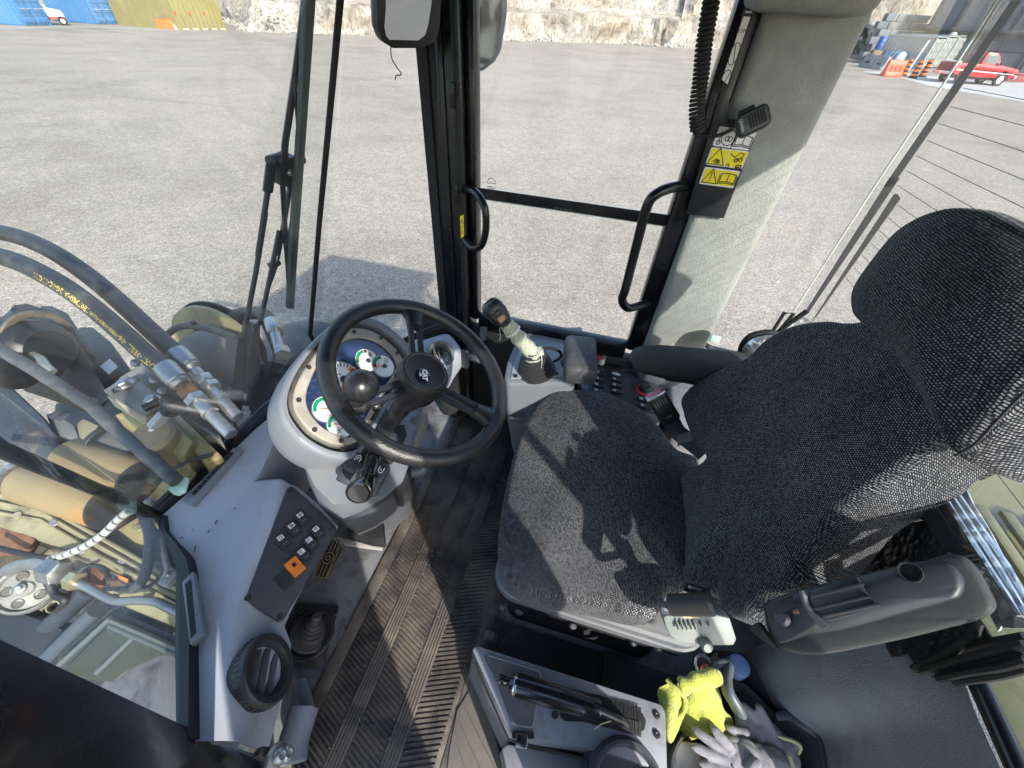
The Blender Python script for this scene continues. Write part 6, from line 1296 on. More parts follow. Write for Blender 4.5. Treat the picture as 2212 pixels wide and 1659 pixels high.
for i, (x, y) in enumerate(((1130, 748), (1122, 795), (1118, 842), (1115, 890), (1255, 765), (1258, 800), (1258, 846), (1258, 892), (1470, 958), (1480, 1010))):
    c = A(*K6(x, y), z=zc + .005); r_ = rocker(c, sax, .043, .0185, dp, rk, .009)
    if i in (0,): box('rocker_tip', c - sx_ * .012 + UPV * .008, (.014, .013, .006), M('faded red button'), r_, .001, ax=sax)
    elif i == 4: prism('rocker_tip', [c + sx_ * a + sy_ * b + UPV * .0095 for a, b in ((-.016, .006), (.0, .008), (.012, .003), (.016, -.006), (-.004, -.006), (-.014, -.003))], UPV * .002, whitel, r_)
    else:
        lc = c - sx_ * .008 + UPV * .0085; plate('symbol_tile', lc, sax, .011, .010, .0006, whitel, r_, .001); strokes('symbol', [[(-.0035, -.003), (-.0035, .003), (.0035, .003), (.0035, -.003)], circ(0, 0, .0015, 6)] if i % 2 else [circ(0, 0, .003, 8), [(0, -.003), (0, .003)]], .0009, lc + UPV * .0007, sax, inkm, dp)
        box('symbol_bar', c + sx_ * .008 + UPV * .0072, (.008, .0012, .0006), M('grey mark'), r_, ax=sax)
hc = A(*K6(1478, 875), z=zc + .006); dial = lathe('heater_dial', [(.030, 0), (.030, .002), (.020, .003), (0, .003)], hc, UPV, M('dial red', (.50, .05, .05), .45), sw_, 36)
bm = bmesh.new(); a0 = math.atan2(sy_.y, sy_.x)
vs_ = [(hc + V((cos(a) * .020, sin(a) * .020, .0032)), hc + V((cos(a) * .0285, sin(a) * .0285, .0028))) for a in [a0 - .9 - 1.9 * k / 10 for k in range(11)]]
VV = [(bm.verts.new(a), bm.verts.new(b)) for a, b in vs_]
for (a, b), (c, d) in zip(VV, VV[1:]): bm.faces.new((a, b, d, c))
bmesh.ops.solidify(bm, geom=bm.faces[:], thickness=.0006); fin('blue_arc', bm, M('dial blue', (.12, .32, .62), .45), dial)
lathe('knob', [(.0205, 0), (.0195, .016), (.017, .018), (0, .018)], hc + UPV * .003, UPV, rk, dial, 28); box('knob_grip', hc + UPV * .024, (.038, .010, .014), rk, dial, .003, ax=(V((.6, .6, 0)).normalized(), V((-.6, .6, 0)).normalized(), UPV))
fc_ = thing('fender_console', 'plain light grey side console beside the seat back', 'console', (-.42, -.98, 0))
prism('body', [A(*K6(*p), z=.405) for p in ((1660, 795), (1800, 800), (2000, 840), (2100, 900), (2100, 1240), (1860, 1200), (1750, 1150), (1680, 1020))], (0, 0, -.40), greyq, fc_, .012)
prism('upper_lip', [A(*K6(*p), z=.44) for p in ((1330, 590), (1400, 640), (1450, 720), (1640, 790), (2050, 830), (2150, 700), (1500, 560))], (0, 0, -.06), greyd, fc_, .01)
# ---------------------------------------------------------------- near console with the parking brake
nc = thing('brake_console', 'grey near side console tray holding the parking brake lever', 'console', (-.12, -.13, 0))
zb_ = .262
BP = [A(*K11(*p), z=zb_) for p in ((116, 720), (140, 693), (175, 692), (1610, 1150), (1652, 1185), (1660, 1400), (1668, 1700), (1250, 1560), (1000, 1500), (560, 1435), (455, 1405), (420, 1370))]
loft('body', [BP, [p + V((0, 0, -.02)) for p in BP], [V((p.x + .004, p.y + .004, .14)) for p in BP], [V((p.x + .012, p.y + .012, 0)) for p in BP]], M('brake console grey', (.21, .225, .245), .5, var=.08, grain=320, gstr=.3, dirt=(.12, .115, .10), dscale=8), nc, b=.008)
rc_ = [A(*K11(*p), z=zb_ + .0008) for p in ((228, 772), (250, 765), (655, 892), (662, 930), (600, 1318), (575, 1332), (465, 1315), (440, 1290))]
loft('hand_recess', [rc_, [p + V((0, 0, .003)) for p in rc_]], M('recess grey', (.095, .10, .108), .55, grain=320, dirt=(.16, .14, .11), dscale=12), nc, ang=20)
tube('recess_lip', rc_, .004, M('brake console grey'), nc, 8, closed=True)
for p in ((775, 1237), (1580, 1237), (1582, 1392)): lathe('tray_screw', [(.0075, 0), (.0065, .003), (.0028, .0034), (0, .0015)], A(*K11(*p), z=zb_ + .001), UPV, screwm, nc, 12)
prism('brush_slot', [A(*K11(*p), z=zb_ + .004) for p in ((815, 1190), (870, 1060), (960, 1050), (1130, 1080), (1400, 1180), (1470, 1225), (1497, 1280), (1485, 1350), (1430, 1392), (1380, 1388), (1000, 1290), (850, 1285), (820, 1250))], (0, 0, -.006), M('brush black', (.010, .010, .011), .9, grain=260, gstr=1.0, gdist=.003), nc, .001)
bm = bmesh.new(); rs = random.Random(4); s0, s1 = A(*K11(1480, 1300), z=zb_ + .005), A(*K11(860, 1130), z=zb_ + .005); dd = (s1 - s0).normalized(); pp = UPV.cross(dd)
for k in range(190):
    q_ = s0.lerp(s1, .04 + .9 * k / 190); sg = 1 if k % 2 else -1; add_box(bm, q_ + pp * (.013 * sg) + UPV * (.002 + rs.random() * .002), (.0012, .024, .001), (dd, (pp + UPV * .15 * -sg).normalized(), dd.cross((pp + UPV * .15 * -sg).normalized())))
tag(fin('bristle', bm, M('bristle black', (.02, .02, .022), .7), nc), kind='stuff')
BP2 = [A(*K11(*p), z=.205) for p in ((120, 960), (330, 1390), (470, 1440), (1030, 1530), (1260, 1580), (1240, 1850), (420, 1850), (60, 1300))]
low_ = prism('lower_panel', [A(*K11(*p), z=.20) for p in ((395, 1465), (560, 1490), (1040, 1590), (1300, 1640), (1290, 1900), (430, 1900), (350, 1500))], (0, 0, -.19), M('lower panel grey', (.19, .20, .215), .55, var=.1, grain=300, gstr=.3, dirt=(.25, .22, .17), dscale=7, dth=(.5, .8)), nc, .006)
tube('panel_gap', [A(*K11(*p), z=zb_ - .004) for p in ((118, 760), (250, 1080), (405, 1425), (470, 1450), (1035, 1588), (1030, 1680))], .0022, inkm, nc, 6)
ps = prism('floor_sill', [A(*K11(*p), z=.012) for p in ((125, 800), (90, 1050), (0, 1200), (-60, 1500), (-90, 1750), (420, 1850), (330, 1500), (250, 1200))], (0, 0, -.01), M('tan sunlit sill', (.12, .108, .092), .8, var=.15, vs=12, grain=120, gstr=.5, dirt=(.09, .08, .07), dscale=9), nc, .002)  # sunlight on this strip of floor is put into its tan colour
for a, b in (((60, 1180), (300, 1659)), ((20, 1300), (180, 1659)), ((0, 1480), (60, 1659))): tube('sill_line', [A(*K11(*a), z=.0125), A(*K11(*b), z=.0125)], .0008, M('sill dark line', (.08, .07, .06), .8), ps, 5)
lathe('cup_holder', [(.0, -.03), (.058, -.03), (.064, .012), (.068, .016), (.074, .014), (.080, -.01), (.083, -.06)], A(*K11(1350, 1830), z=.262), V((-.05, .12, 1)), M('cup holder grey', (.06, .066, .075), .45, grain=250), nc, 40)
lc_ = thing('console_latch', 'small chromed latch clip on the edge of the brake console', 'latch', A(*K11(510, 1440), z=zb_))
plate('clip', A(*K11(510, 1445), z=zb_ + .006), (V((-1, -.15, 0)).normalized(), V((.15, -1, 0)).normalized(), UPV), .024, .022, .006, M('polished clip', (.55, .53, .5), .2, 1.0), lc_, .002, .001); plate('clip_base', A(*K11(520, 1395), z=zb_ + .002), (V((-1, -.25, 0)).normalized(), V((.25, -1, 0)).normalized(), UPV), .046, .012, .005, blackm, lc_, .003)
pbk = thing('parking_brake_lever', 'glossy black parking brake lever with push button lying in the near tray', 'lever', A(*K11(1280, 1240), z=zb_))
h0, h1 = A(*K11(430, 985), z=.300), A(*K11(1135, 1205), z=.318); hd_ = (h1 - h0).normalized(); HL = (h1 - h0).length
lathe('grip', [(0, -.002), (.016, -.002), (.021, .006), (.0225, .016), (.0225, HL * .5), (.0215, HL * .62), (.0195, HL * .8), (.019, HL * .98), (.017, HL), (0, HL)], h0, hd_, M('gloss grip', (.010, .010, .011), .22, coat=.5, grain=60, gstr=.15), pbk, 32)
lathe('push_button', [(0, -.030), (.009, -.030), (.0105, -.027), (.0105, -.015), (.0085, -.012), (.0085, 0), (0, 0)], h0, hd_, glb, pbk, 20)
lathe('grip_ring', [(.0215, 0), (.0222, .002), (.0222, .006), (.0215, .008)], h0 + hd_ * .006, hd_, M('polished clip'), pbk, 28)
tube('shaft', [h1 - hd_ * .01, h1 + hd_ * .05 + V((0, 0, -.03)), h1 + hd_ * .08 + V((0, 0, -.08))], .008, screwm, pbk, 10)
tag(tube('straw', [A(*K11(*p), z=zb_ + .012) for p in ((1088, 1350), (1140, 1310), (1200, 1290), (1284, 1255))], .0014, M('dry straw', (.62, .56, .33), .8), None, 5), 'single dry yellow straw lying across the brake lever slot', 'straw')
# ---------------------------------------------------------------- loose things in the near corner
def remeshed(name, bm, voxel, mat, parent=None, smooth=3):
    me = bpy.data.meshes.new(name); bm.to_mesh(me); bm.free(); o = bpy.data.objects.new(name, me); COL.objects.link(o)
    r = o.modifiers.new('r', 'REMESH'); r.mode = 'VOXEL'; r.voxel_size = voxel
    s = o.modifiers.new('s', 'SMOOTH'); s.iterations = smooth; s.factor = .5
    bpy.context.view_layer.update(); m2 = bpy.data.meshes.new_from_object(o.evaluated_get(bpy.context.evaluated_depsgraph_get()))
    bpy.data.objects.remove(o); b2 = bmesh.new(); b2.from_mesh(m2); bpy.data.meshes.remove(m2); return b2
wbin = thing('side_bin', 'dark grey open bin between seat and near side trim', 'bin', (-.5, -.24, 0))
dgm = M('bin dark grey', (.052, .058, .068), .5, var=.1, grain=320, gstr=.3)
bo_ = [A(*K12(*p), z=.17) for p in ((560, 1120), (640, 1150), (720, 1230), (800, 1310), (870, 1290), (1060, 1380), (1090, 1430), (1140, 1700), (1000, 1760), (180, 1760), (185, 1290), (130, 1240), (420, 1080))]
bi_ = [p.lerp(sum(bo_, V()) / len(bo_), .10) for p in bo_]
loft('wall', [[V((p.x, p.y, 0)) for p in bo_], [p for p in bo_], [p + V((0, 0, .002)) for p in bi_], [V((p.x, p.y, .02)) for p in bi_]], dgm, wbin, b=.004)
loft('raised_rim', [[A(*K12(*p), z=z) for p in ((790, 1305), (868, 1283), (1062, 1378), (1092, 1430), (1150, 1720), (1085, 1720), (1035, 1450), (1010, 1410), (880, 1350), (810, 1360))] for z in (.16, .205, .212)], dgm, wbin, b=.006)
box('bin_floor', (-.5, -.2, .03), (.5, .3, .02), inkm, wbin)
# lime cloth
lime = bpy.data.materials.new('lime microfibre'); lime.use_nodes = True; nt = lime.node_tree; b = nt.nodes['Principled BSDF']
n1 = tex(nt, 'Noise', 300, detail=2); n2 = tex(nt, 'Noise', 20, detail=5)
c_ = ramp(nt, n1.outputs['Fac'], [(.3, (.26, .29, .03)), (.7, (.46, .50, .085))]); c_ = mixc(nt, .35, c_, ramp(nt, n2.outputs['Fac'], [(.3, (.22, .25, .025)), (.7, (.46, .49, .10))])); nt.links.new(c_, b.inputs['Base Color'])
b.inputs['Roughness'].default_value = .95; b.inputs['Sheen Weight'].default_value = .4; nt.links.new(bump(nt, n1.outputs['Fac'], 1.0, .003), b.inputs['Normal'])
cl = thing('cleaning_cloth', 'crumpled lime yellow microfibre cloth stuffed beside the brake console', 'cloth', A(*K11(1850, 1150), z=.2))
def drape(name, rows, par, mat, th=.004, amp=.010, f=26, seed=0):
    g = [cr(r, 6) for r in rows]; cols = list(zip(*g)); g2 = [cr(list(c), 6) for c in cols]
    out = []
    for r in g2: out.append([p + V((noise.noise(p * f + V((seed, 0, 0))), noise.noise(p * f + V((9, seed, 0))), noise.noise(p * f + V((0, 5, seed))) * 1.6)) * amp for p in r])
    return sheet(name, out, th, mat, par, 80)
q11 = lambda x, y, z: A(*K11(x, y), z=z)
drape('main_fold', [[q11(1735, 1000, .24), q11(1850, 945, .285), q11(1960, 930, .28), q11(2072, 985, .25)], [q11(1760, 1080, .22), q11(1870, 1050, .27), q11(1990, 1040, .262), q11(2100, 1080, .23)], [q11(1740, 1190, .20), q11(1880, 1170, .245), q11(2000, 1190, .25), q11(2135, 1190, .21)], [q11(1750, 1330, .185), q11(1900, 1300, .215), q11(2020, 1330, .235), q11(2180, 1310, .19)], [q11(1800, 1440, .16), q11(1930, 1420, .19), q11(2050, 1440, .20), q11(2160, 1450, .165)]], cl, lime, seed=1)
bm = bmesh.new(); rp_ = cr([q11(1765, 1015, .30), q11(1850, 990, .305), q11(1950, 945, .305), q11(2070, 940, .30)], 5); add_tube(bm, [p + V((0, 0, .004 * noise.noise(p * 40))) for p in rp_], (lambda i: (.017 + .003 * sin(i * 1.1), .014)), 14); fin('rolled_edge', bm, lime, cl, 80)
drape('left_fold', [[q11(1660, 955, .265), q11(1720, 1000, .25), q11(1775, 1045, .27)], [q11(1610, 1020, .25), q11(1690, 1070, .262), q11(1800, 1080, .255)], [q11(1596, 1130, .24), q11(1680, 1160, .268), q11(1800, 1170, .24)], [q11(1640, 1250, .24), q11(1710, 1260, .262), q11(1780, 1220, .235)], [q11(1680, 1400, .22), q11(1690, 1440, .23), q11(1705, 1420, .22)]], cl, lime, seed=6)
tube('hem', [q11(1660, 955, .268), q11(1740, 1040, .272), q11(1800, 1100, .262), q11(1790, 1200, .25), q11(1730, 1280, .258), q11(1690, 1360, .24)], .005, lime, cl, 8, smooth=4)
# knitted gloves
knit = bpy.data.materials.new('grey knitted cotton'); knit.use_nodes = True; nt = knit.node_tree; b = nt.nodes['Principled BSDF']
wv = tex(nt, 'Wave', 240); wv.inputs['Distortion'].default_value = 3; n1 = tex(nt, 'Noise', 500, detail=2); n2 = tex(nt, 'Noise', 14, detail=5)
c_ = ramp(nt, n2.outputs['Fac'], [(.3, (.19, .19, .215)), (.7, (.36, .355, .375))]); c_ = mixc(nt, 1.0, c_, ramp(nt, wv.outputs['Fac'], [(.0, (.7,) * 3), (.6, (1.1,) * 3)]), 'MULTIPLY'); nt.links.new(c_, b.inputs['Base Color']); b.inputs['Roughness'].default_value = .95; nt.links.new(bump(nt, wv.outputs['Fac'], .8, .001), b.inputs['Normal'])
def glove(lab, palm, fingers, cuff, rp_):
    t = thing('work_glove', lab, 'glove', palm[0], 'knitted work gloves')
    bm = bmesh.new(); add_tube(bm, cr(palm, 4), (lambda i: (rp_, .013)), 14, flat=(0, 0, 1) if False else None)
    for i, pts in enumerate(fingers):
        N = len(cr(pts, 4)); add_tube(bm, cr(pts, 4), (lambda i, N=N: .0115 if i < N - 2 else .008 if i < N - 1 else .004), 10)
    add_tube(bm, cuff, .020, 12)
    b2 = remeshed('hand', bm, .0032, knit); fin('hand', b2, knit, t, 80)
    return t
q12 = lambda x, y, z: A(*K12(x, y), z=z)
def palmblob(bm, pts, r): 
    for p in pts:
        m = bmesh.ops.create_icosphere(bm, subdivisions=2, radius=1)
        for v in m['verts']: v.co = V((v.co.x * r, v.co.y * r, v.co.z * r * .55)) + p
def glove2(lab, blobs, r, fingers, hem, z):
    t = thing('work_glove', lab, 'glove', blobs[0], 'knitted work gloves'); bm = bmesh.new(); palmblob(bm, blobs, r)
    for pts in fingers:
        cc = cr(pts, 4); N = len(cc); add_tube(bm, cc, (lambda i, N=N: .0098 if i < N - 2 else .0082 if i < N - 1 else .004), 10)
    b2 = remeshed('knit', bm, .0024, knit, None, 2)
    for v in b2.verts: v.co += V((0, 0, 1)) * .0022 * noise.noise(v.co * 70)
    fin('knit', b2, knit, t, 80); tube('hem', hem, .0045, M('yellow hem', (.55, .50, .25), .9), t, 8, smooth=4); return t
glove2('grey knitted work glove lying underneath with one finger pointing up', [q12(700, 1400, .19), q12(770, 1440, .19), q12(830, 1500, .185), q12(640, 1380, .19), q12(860, 1560, .18)], .030, [[q12(700, 1360, .20), q12(640, 1290, .205), q12(590, 1262, .20)], [q12(780, 1420, .2), q12(735, 1330, .215), q12(690, 1258, .22)], [q12(640, 1420, .2), q12(575, 1415, .21), q12(515, 1390, .215)], [q12(660, 1490, .2), q12(580, 1475, .215), q12(505, 1460, .22)], [q12(830, 1470, .19), q12(890, 1480, .185), q12(930, 1500, .18)]], [q12(800, 1440, .2), q12(900, 1470, .195), q12(940, 1500, .19), q12(925, 1540, .18)], .19)
glove2('grey knitted work glove on top with fingers spread towards the bin edge', [q12(560, 1560, .215), q12(640, 1560, .215), q12(720, 1590, .21), q12(610, 1640, .21), q12(800, 1600, .20), q12(700, 1680, .205)], .033, [[q12(560, 1525, .235), q12(490, 1450, .245), q12(425, 1378, .24)], [q12(530, 1545, .235), q12(420, 1465, .245), q12(325, 1392, .238)], [q12(530, 1585, .235), q12(420, 1540, .245), q12(318, 1492, .24)], [q12(560, 1640, .23), q12(460, 1620, .235), q12(362, 1590, .225)], [q12(640, 1640, .23), q12(680, 1600, .24), q12(700, 1590, .235)]], [q12(880, 1560, .21), q12(900, 1640, .21), q12(890, 1720, .2)], .21)
# grey handle, blue cap, brown pipe, metal cup
jg = thing('jug_handle', 'dark grey curved plastic handle sticking up behind the yellow cloth', 'handle', q12(530, 1150, .2))
hp_ = cr([q12(455, 1075, .23), q12(480, 1045, .25), q12(530, 1050, .255), q12(520, 1120, .262), q12(530, 1190, .262), q12(570, 1260, .25), q12(590, 1300, .235)], 5)
bm = bmesh.new(); add_tube(bm, hp_, (lambda i: (.017 + .004 * (i / len(hp_)), .012)), 12); fin('grip', bm, M('handle grey', (.075, .095, .105), .4), jg, 60)
tag(lathe('blue_cap', [(.0, .0), (.024, 0), (.026, .006), (.024, .03), (.016, .034), (0, .034)], q12(565, 1055, .20), UPV, M('grey blue cap', (.12, .20, .38), .45), None, 24), 'blue grey round cap behind the curved grey handle', 'cap')
bpz = thing('rusty_pipe', 'rusty brown pipe end with grey collar behind the seat bellows', 'pipe', q12(385, 1050, .12))
lathe('pipe', [(0, 0), (.018, 0), (.02, .05), (.016, .055), (0, .054)], q12(375, 1075, .12), V((.1, .2, 1)), M('rust brown', (.22, .09, .045), .8, var=.3, vs=30), bpz, 18); ring('collar', q12(382, 1035, .16), V((.1, .2, 1)), .016, .024, .012, M('dull steel'), bpz, 20)
loft('bracket', [[q12(*p, z) for p in ((420, 1000), (470, 955), (475, 1010), (430, 1080))] for z in (.08, .13)], M('brown bracket', (.16, .105, .06), .8, var=.3, vs=20), bpz, b=.004)
mc = thing('metal_cup', 'pale metal cup with black rim at the bottom edge beside the gloves', 'cup', q12(250, 1540, .14))
lathe('body', [(0, 0), (.034, 0), (.042, .05), (.043, .085), (.040, .086), (.036, .03), (0, .025)], q12(275, 1590, .12), V((.15, .2, 1)), M('tan metal', (.50, .44, .33), .35, .7, var=.2, vs=20), mc, 32)
tube('rim', [q12(*p, .215) for p in ((275, 1425), (235, 1490), (205, 1570), (200, 1650))], .006, blackm, mc, 8, smooth=4)
# ---------------------------------------------------------------- machine seen through the windscreen
def AZ(u, v, zd): return EYE + RM @ (V((u - CX, v - CY, FPX)) * (zd / FPX))
def P4(x, y, zd): return AZ(*K4(x, y), zd)
def P8(x, y, zd): return AZ(*K8(x, y), zd)
def P13(x, y, zd): return AZ(*K13(x, y), zd)
dusty = M('dusty grey paint', (.15, .155, .145), .6, var=.2, vs=5, dirt=(.24, .215, .165), dscale=6)
ochre = M('worn ochre paint', (.30, .225, .11), .55, var=.15, vs=5, dirt=(.36, .17, .05), dscale=5, dth=(.5, .66))
cream = M('dusty cream yellow paint', (.30, .27, .155), .55, var=.12, vs=4, dirt=(.12, .10, .065), dscale=7, dth=(.5, .72))
hosem = M('hydraulic hose', (.022, .024, .028), .55, var=.2, vs=14, grain=240, gstr=.25, dirt=(.075, .072, .066), dscale=10)
rust = M('rust', (.17, .085, .045), .9, var=.4, vs=40, grain=200)
lf_ = thing('loader_front_frame', 'yellow and grey front frame of the loader beyond the windscreen', 'loader frame', P4(1000, 1300, 1.5))
def cyl(name, a, b, r, mat, par=lf_, seg=28, dome=.25):
    L = (b - a).length; return lathe(name, [(0, 0), (r * .7, 0), (r * .93, r * dome * .4), (r, r * dome), (r, L - r * dome), (r * .93, L - r * dome * .4), (r * .7, L), (0, L)], a, b - a, mat, par, seg)
cyl('torque_tube', P4(960, 1330, 1.32), P4(1470, 960, 1.62), .125, dusty)
fl = P4(1400, 930, 1.66); ax_n = (P4(1470, 960, 1.62) - P4(960, 1330, 1.32)).normalized()
ring('flange', fl, ax_n, .10, .185, .03, cream, lf_, 40); ring('flange_edge', fl + ax_n * .04, ax_n, .12, .19, .02, M('oily black steel', (.02, .018, .016), .5, dirt=(.1, .07, .03), dscale=10), lf_, 40)
cyl('pivot_drum', P8(560, 200, 1.22), P8(1120, 400, 1.14), .060, ochre); cyl('pivot_drum', P8(220, 400, 1.24), P8(900, 600, 1.14), .064, ochre)
cyl('pivot_collar', P8(700, 60, 1.34), P8(1120, 280, 1.24), .072, dusty)
ring('collar_ring', P8(900, 120, 1.27), P8(1120, 280, 1.24) - P8(700, 60, 1.34), .07, .084, .02, M('oily black steel'), lf_, 36)
prism('frame_beam', [P8(*p) for p in ((-300, 400, 1.30), (330, 555, 1.22), (780, 800, 1.14), (1480, 1200, 1.04), (1480, 1370, 1.03), (900, 1095, 1.12), (500, 930, 1.18), (-300, 640, 1.28))], (.04, 0, -.12), cream, lf_, .006)
for a, b in (((-300, 430, 1.295), (1480, 1225, 1.035)), ((-300, 500, 1.29), (1480, 1290, 1.03)), ((-300, 590, 1.28), (1480, 1350, 1.025))): tube('beam_lip', [P8(a[0], a[1], a[2] - .01), P8(330, 555 + (a[1] - 400) * .75, 1.205), P8(780, 800 + (a[1] - 400) * .95, 1.125), P8(b[0], b[1], b[2] - .01)], .006, cream, lf_, 8)
prism('frame_plate', [P8(*p) for p in ((640, 960, 1.17), (840, 830, 1.18), (1140, 640, 1.16), (1150, 1010, 1.12), (1000, 1150, 1.10))], (.06, 0, -.1), yelm, lf_, .005)
prism('frame_plate', [P8(*p) for p in ((830, 1260, 1.10), (1130, 1200, 1.09), (1480, 1400, 1.03), (1480, 1600, 1.03), (1330, 1520, 1.05), (1000, 1380, 1.08))], (.06, 0, -.08), cream, lf_, .005)
prism('frame_plate', [P8(*p) for p in ((1130, 560, 1.13), (1340, 340, 1.14), (1500, 200, 1.16), (1560, 330, 1.12), (1300, 640, 1.08), (1200, 690, 1.09))], (.05, 0, -.1), yelm, lf_, .005)
prism('rust_plate', [P8(*p) for p in ((-100, 700, 1.27), (120, 740, 1.24), (280, 850, 1.2), (230, 930, 1.19), (60, 960, 1.2), (-100, 960, 1.24))], (.03, 0, -.05), rust, lf_, .004)
# valve block bracket
top4 = [P4(*p) for p in ((668, 1212, 1.16), (825, 1112, 1.20), (1085, 1272, 1.13), (1080, 1298, 1.125), (940, 1376, 1.08), (930, 1372, 1.08))]
vb = prism('valve_bracket', top4, (.004, 0, -.012), dusty, lf_, .003)
prism('valve_block', [P4(*p) for p in ((690, 1250, 1.175), (840, 1160, 1.21), (1070, 1310, 1.14), (940, 1410, 1.09))], (.01, 0, -.05), M('cream cast', (.42, .40, .30), .55, var=.12), lf_, .004)
for p, q in (((745, 1222, 1.155), (830, 1180, 1.16)), ((932, 1330, 1.085), (1020, 1290, 1.10))):
    tube('slot', [P4(*p), P4(*q)], .011, inkm, vb, 10)
vnrm = (top4[1] - top4[0]).cross(top4[2] - top4[1]).normalized(); vnrm = vnrm if vnrm.z > 0 else -vnrm
for p in ((808, 1180, 1.158), (990, 1285, 1.105)): lathe('bolt', [(.024, 0), (.024, .003), (.016, .003), (.016, .014), (.013, .017), (0, .017)], P4(*p), vnrm, steel, vb, 6)
prism('solenoid_base', [P4(*p) for p in ((740, 1370, 1.19), (860, 1330, 1.2), (1110, 1400, 1.15), (1250, 1540, 1.09), (1190, 1640, 1.06), (1000, 1560, 1.11), (880, 1450, 1.16))], (.03, 0, -.12), yelm, lf_, .006)
lathe('solenoid_cap', [(0, .05), (.045, .05), (.055, .04), (.058, 0), (.058, -.06)], P4(1040, 1560, 1.10), V((-.1, .1, 1)), ochre, lf_, 28)
prism('rib_plate', [P4(*p) for p in ((1080, 1400, 1.17), (1160, 1370, 1.18), (1440, 1640, 1.09), (1330, 1680, 1.07))], (.02, 0, -.10), yelm, lf_, .004)
prism('rib_plate', [P4(*p) for p in ((1190, 1370, 1.22), (1450, 1560, 1.12), (1420, 1500, 1.14), (1290, 1440, 1.2))], (.02, 0, -.08), dusty, lf_, .004)
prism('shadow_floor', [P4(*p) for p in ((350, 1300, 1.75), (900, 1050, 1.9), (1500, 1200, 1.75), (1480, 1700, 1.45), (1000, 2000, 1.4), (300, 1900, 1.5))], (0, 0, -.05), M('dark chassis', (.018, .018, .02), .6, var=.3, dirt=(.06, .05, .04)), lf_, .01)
prism('side_bracket', [P4(*p) for p in ((298, 1370, 1.30), (350, 1352, 1.31), (480, 1440, 1.27), (520, 1540, 1.22), (360, 1520, 1.25))], (.02, 0, -.03), dusty, lf_, .004); prism('side_bracket', [P4(*p) for p in ((400, 1500, 1.28), (540, 1395, 1.30), (640, 1440, 1.26), (560, 1540, 1.22), (470, 1560, 1.22))], (.02, 0, -.05), cream, lf_, .004)
for k in range(2): box('switch_button', P4(355 + 60 * k, 1375 + 15 * k, 1.295), (.02, .03, .015), M('blue grey frame'), lf_, .003)
# black lift arm on the left
la = thing('lift_arm', 'black loader lift arm plates rising at the left edge beyond the glass', 'lift arm', P4(200, 900, 1.5))
bl4 = M('lift arm black', (.007, .008, .011), .45, var=.3, vs=6, dirt=(.035, .03, .024), dscale=6, dth=(.58, .74))
prism('arm_plate', [P4(*p) for p in ((66, 690, 1.56), (90, 660, 1.57), (180, 650, 1.6), (300, 690, 1.6), (430, 800, 1.56), (560, 1010, 1.48), (720, 1260, 1.36), (640, 1310, 1.36), (450, 1240, 1.46), (200, 1160, 1.52), (0, 1000, 1.56), (-60, 800, 1.58), (40, 720, 1.57))], (.05, .02, -.05), bl4, la, .008)
prism('arm_plate', [P4(*p) for p in ((255, 665, 1.72), (330, 660, 1.74), (440, 710, 1.73), (500, 800, 1.7), (600, 950, 1.62), (625, 1000, 1.6), (560, 960, 1.6), (440, 800, 1.66))], (.05, .02, -.06), bl4, la, .006)
prism('arm_box', [P4(*p) for p in ((500, 800, 1.82), (600, 800, 1.84), (720, 900, 1.8), (850, 1085, 1.68), (780, 1110, 1.66), (640, 1180, 1.6), (560, 1000, 1.7))], (.03, 0, -.2), bl4, la, .008)
prism('arm_label', [P4(*p) for p in ((650, 1058, 1.625), (712, 1010, 1.66), (765, 1062, 1.63), (708, 1112, 1.60))], (-.002, 0, .003), whitel, la)
cyl('boom_boss', P4(-160, 900, 1.42), P4(330, 960, 1.38), .105, bl4, la, 32, .5); cyl('boom_tube', P4(-200, 1020, 1.3), P4(150, 1100, 1.28), .06, bl4, la)
ring('worn_collar', P4(255, 890, 1.40), P4(330, 960, 1.38) - P4(-160, 900, 1.42), .085, .108, .012, M('worn tan edge', (.10, .085, .06), .6, var=.4, vs=30, dirt=(.03, .03, .03), dscale=20), la, 36)
prism('lower_arm', [P4(*p) for p in ((-200, 1060, 1.34), (0, 1120, 1.32), (280, 1380, 1.26), (430, 1620, 1.2), (330, 1700, 1.18), (-200, 1500, 1.26)) ], (.04, 0, -.1), M('blue black paint', (.040, .048, .062), .35, var=.2, dirt=(.22, .17, .11), dscale=5, dth=(.55, .72)), la, .012)
tube('grease_fitting', [P4(215, 985, 1.33), P4(265, 1010, 1.32), P4(300, 1060, 1.31), P4(340, 1095, 1.31)], .0135, M('dull zinc', (.42, .42, .38), .45, .8), la, 8)
# hydraulic hoses
def hose(lab, pts, r, fit, par=None, cat='hose'):
    t = thing('hydraulic_hose', lab, cat, pts[0]); c = cr(pts, 6); bm = bmesh.new(); add_tube(bm, c, r, 20); fin('hose_body', bm, hosem, t, 60)
    return t, c
u1, c1 = hose('thick black hydraulic hose, upper of the two arcing in from the left edge', [P4(*p) for p in ((-220, 160, 1.32), (0, 190, 1.27), (170, 235, 1.24), (360, 325, 1.21), (560, 460, 1.18), (760, 625, 1.16), (950, 800, 1.14), (1080, 920, 1.13), (1165, 990, 1.12))], .0245, None)
u2, c2 = hose('thick black hydraulic hose with yellow print, lower of the two from the left edge', [P4(*p) for p in ((-220, 300, 1.22), (0, 345, 1.18), (180, 410, 1.15), (400, 530, 1.12), (600, 675, 1.10), (800, 845, 1.08), (950, 980, 1.07), (1085, 1080, 1.06))], .0255, None)
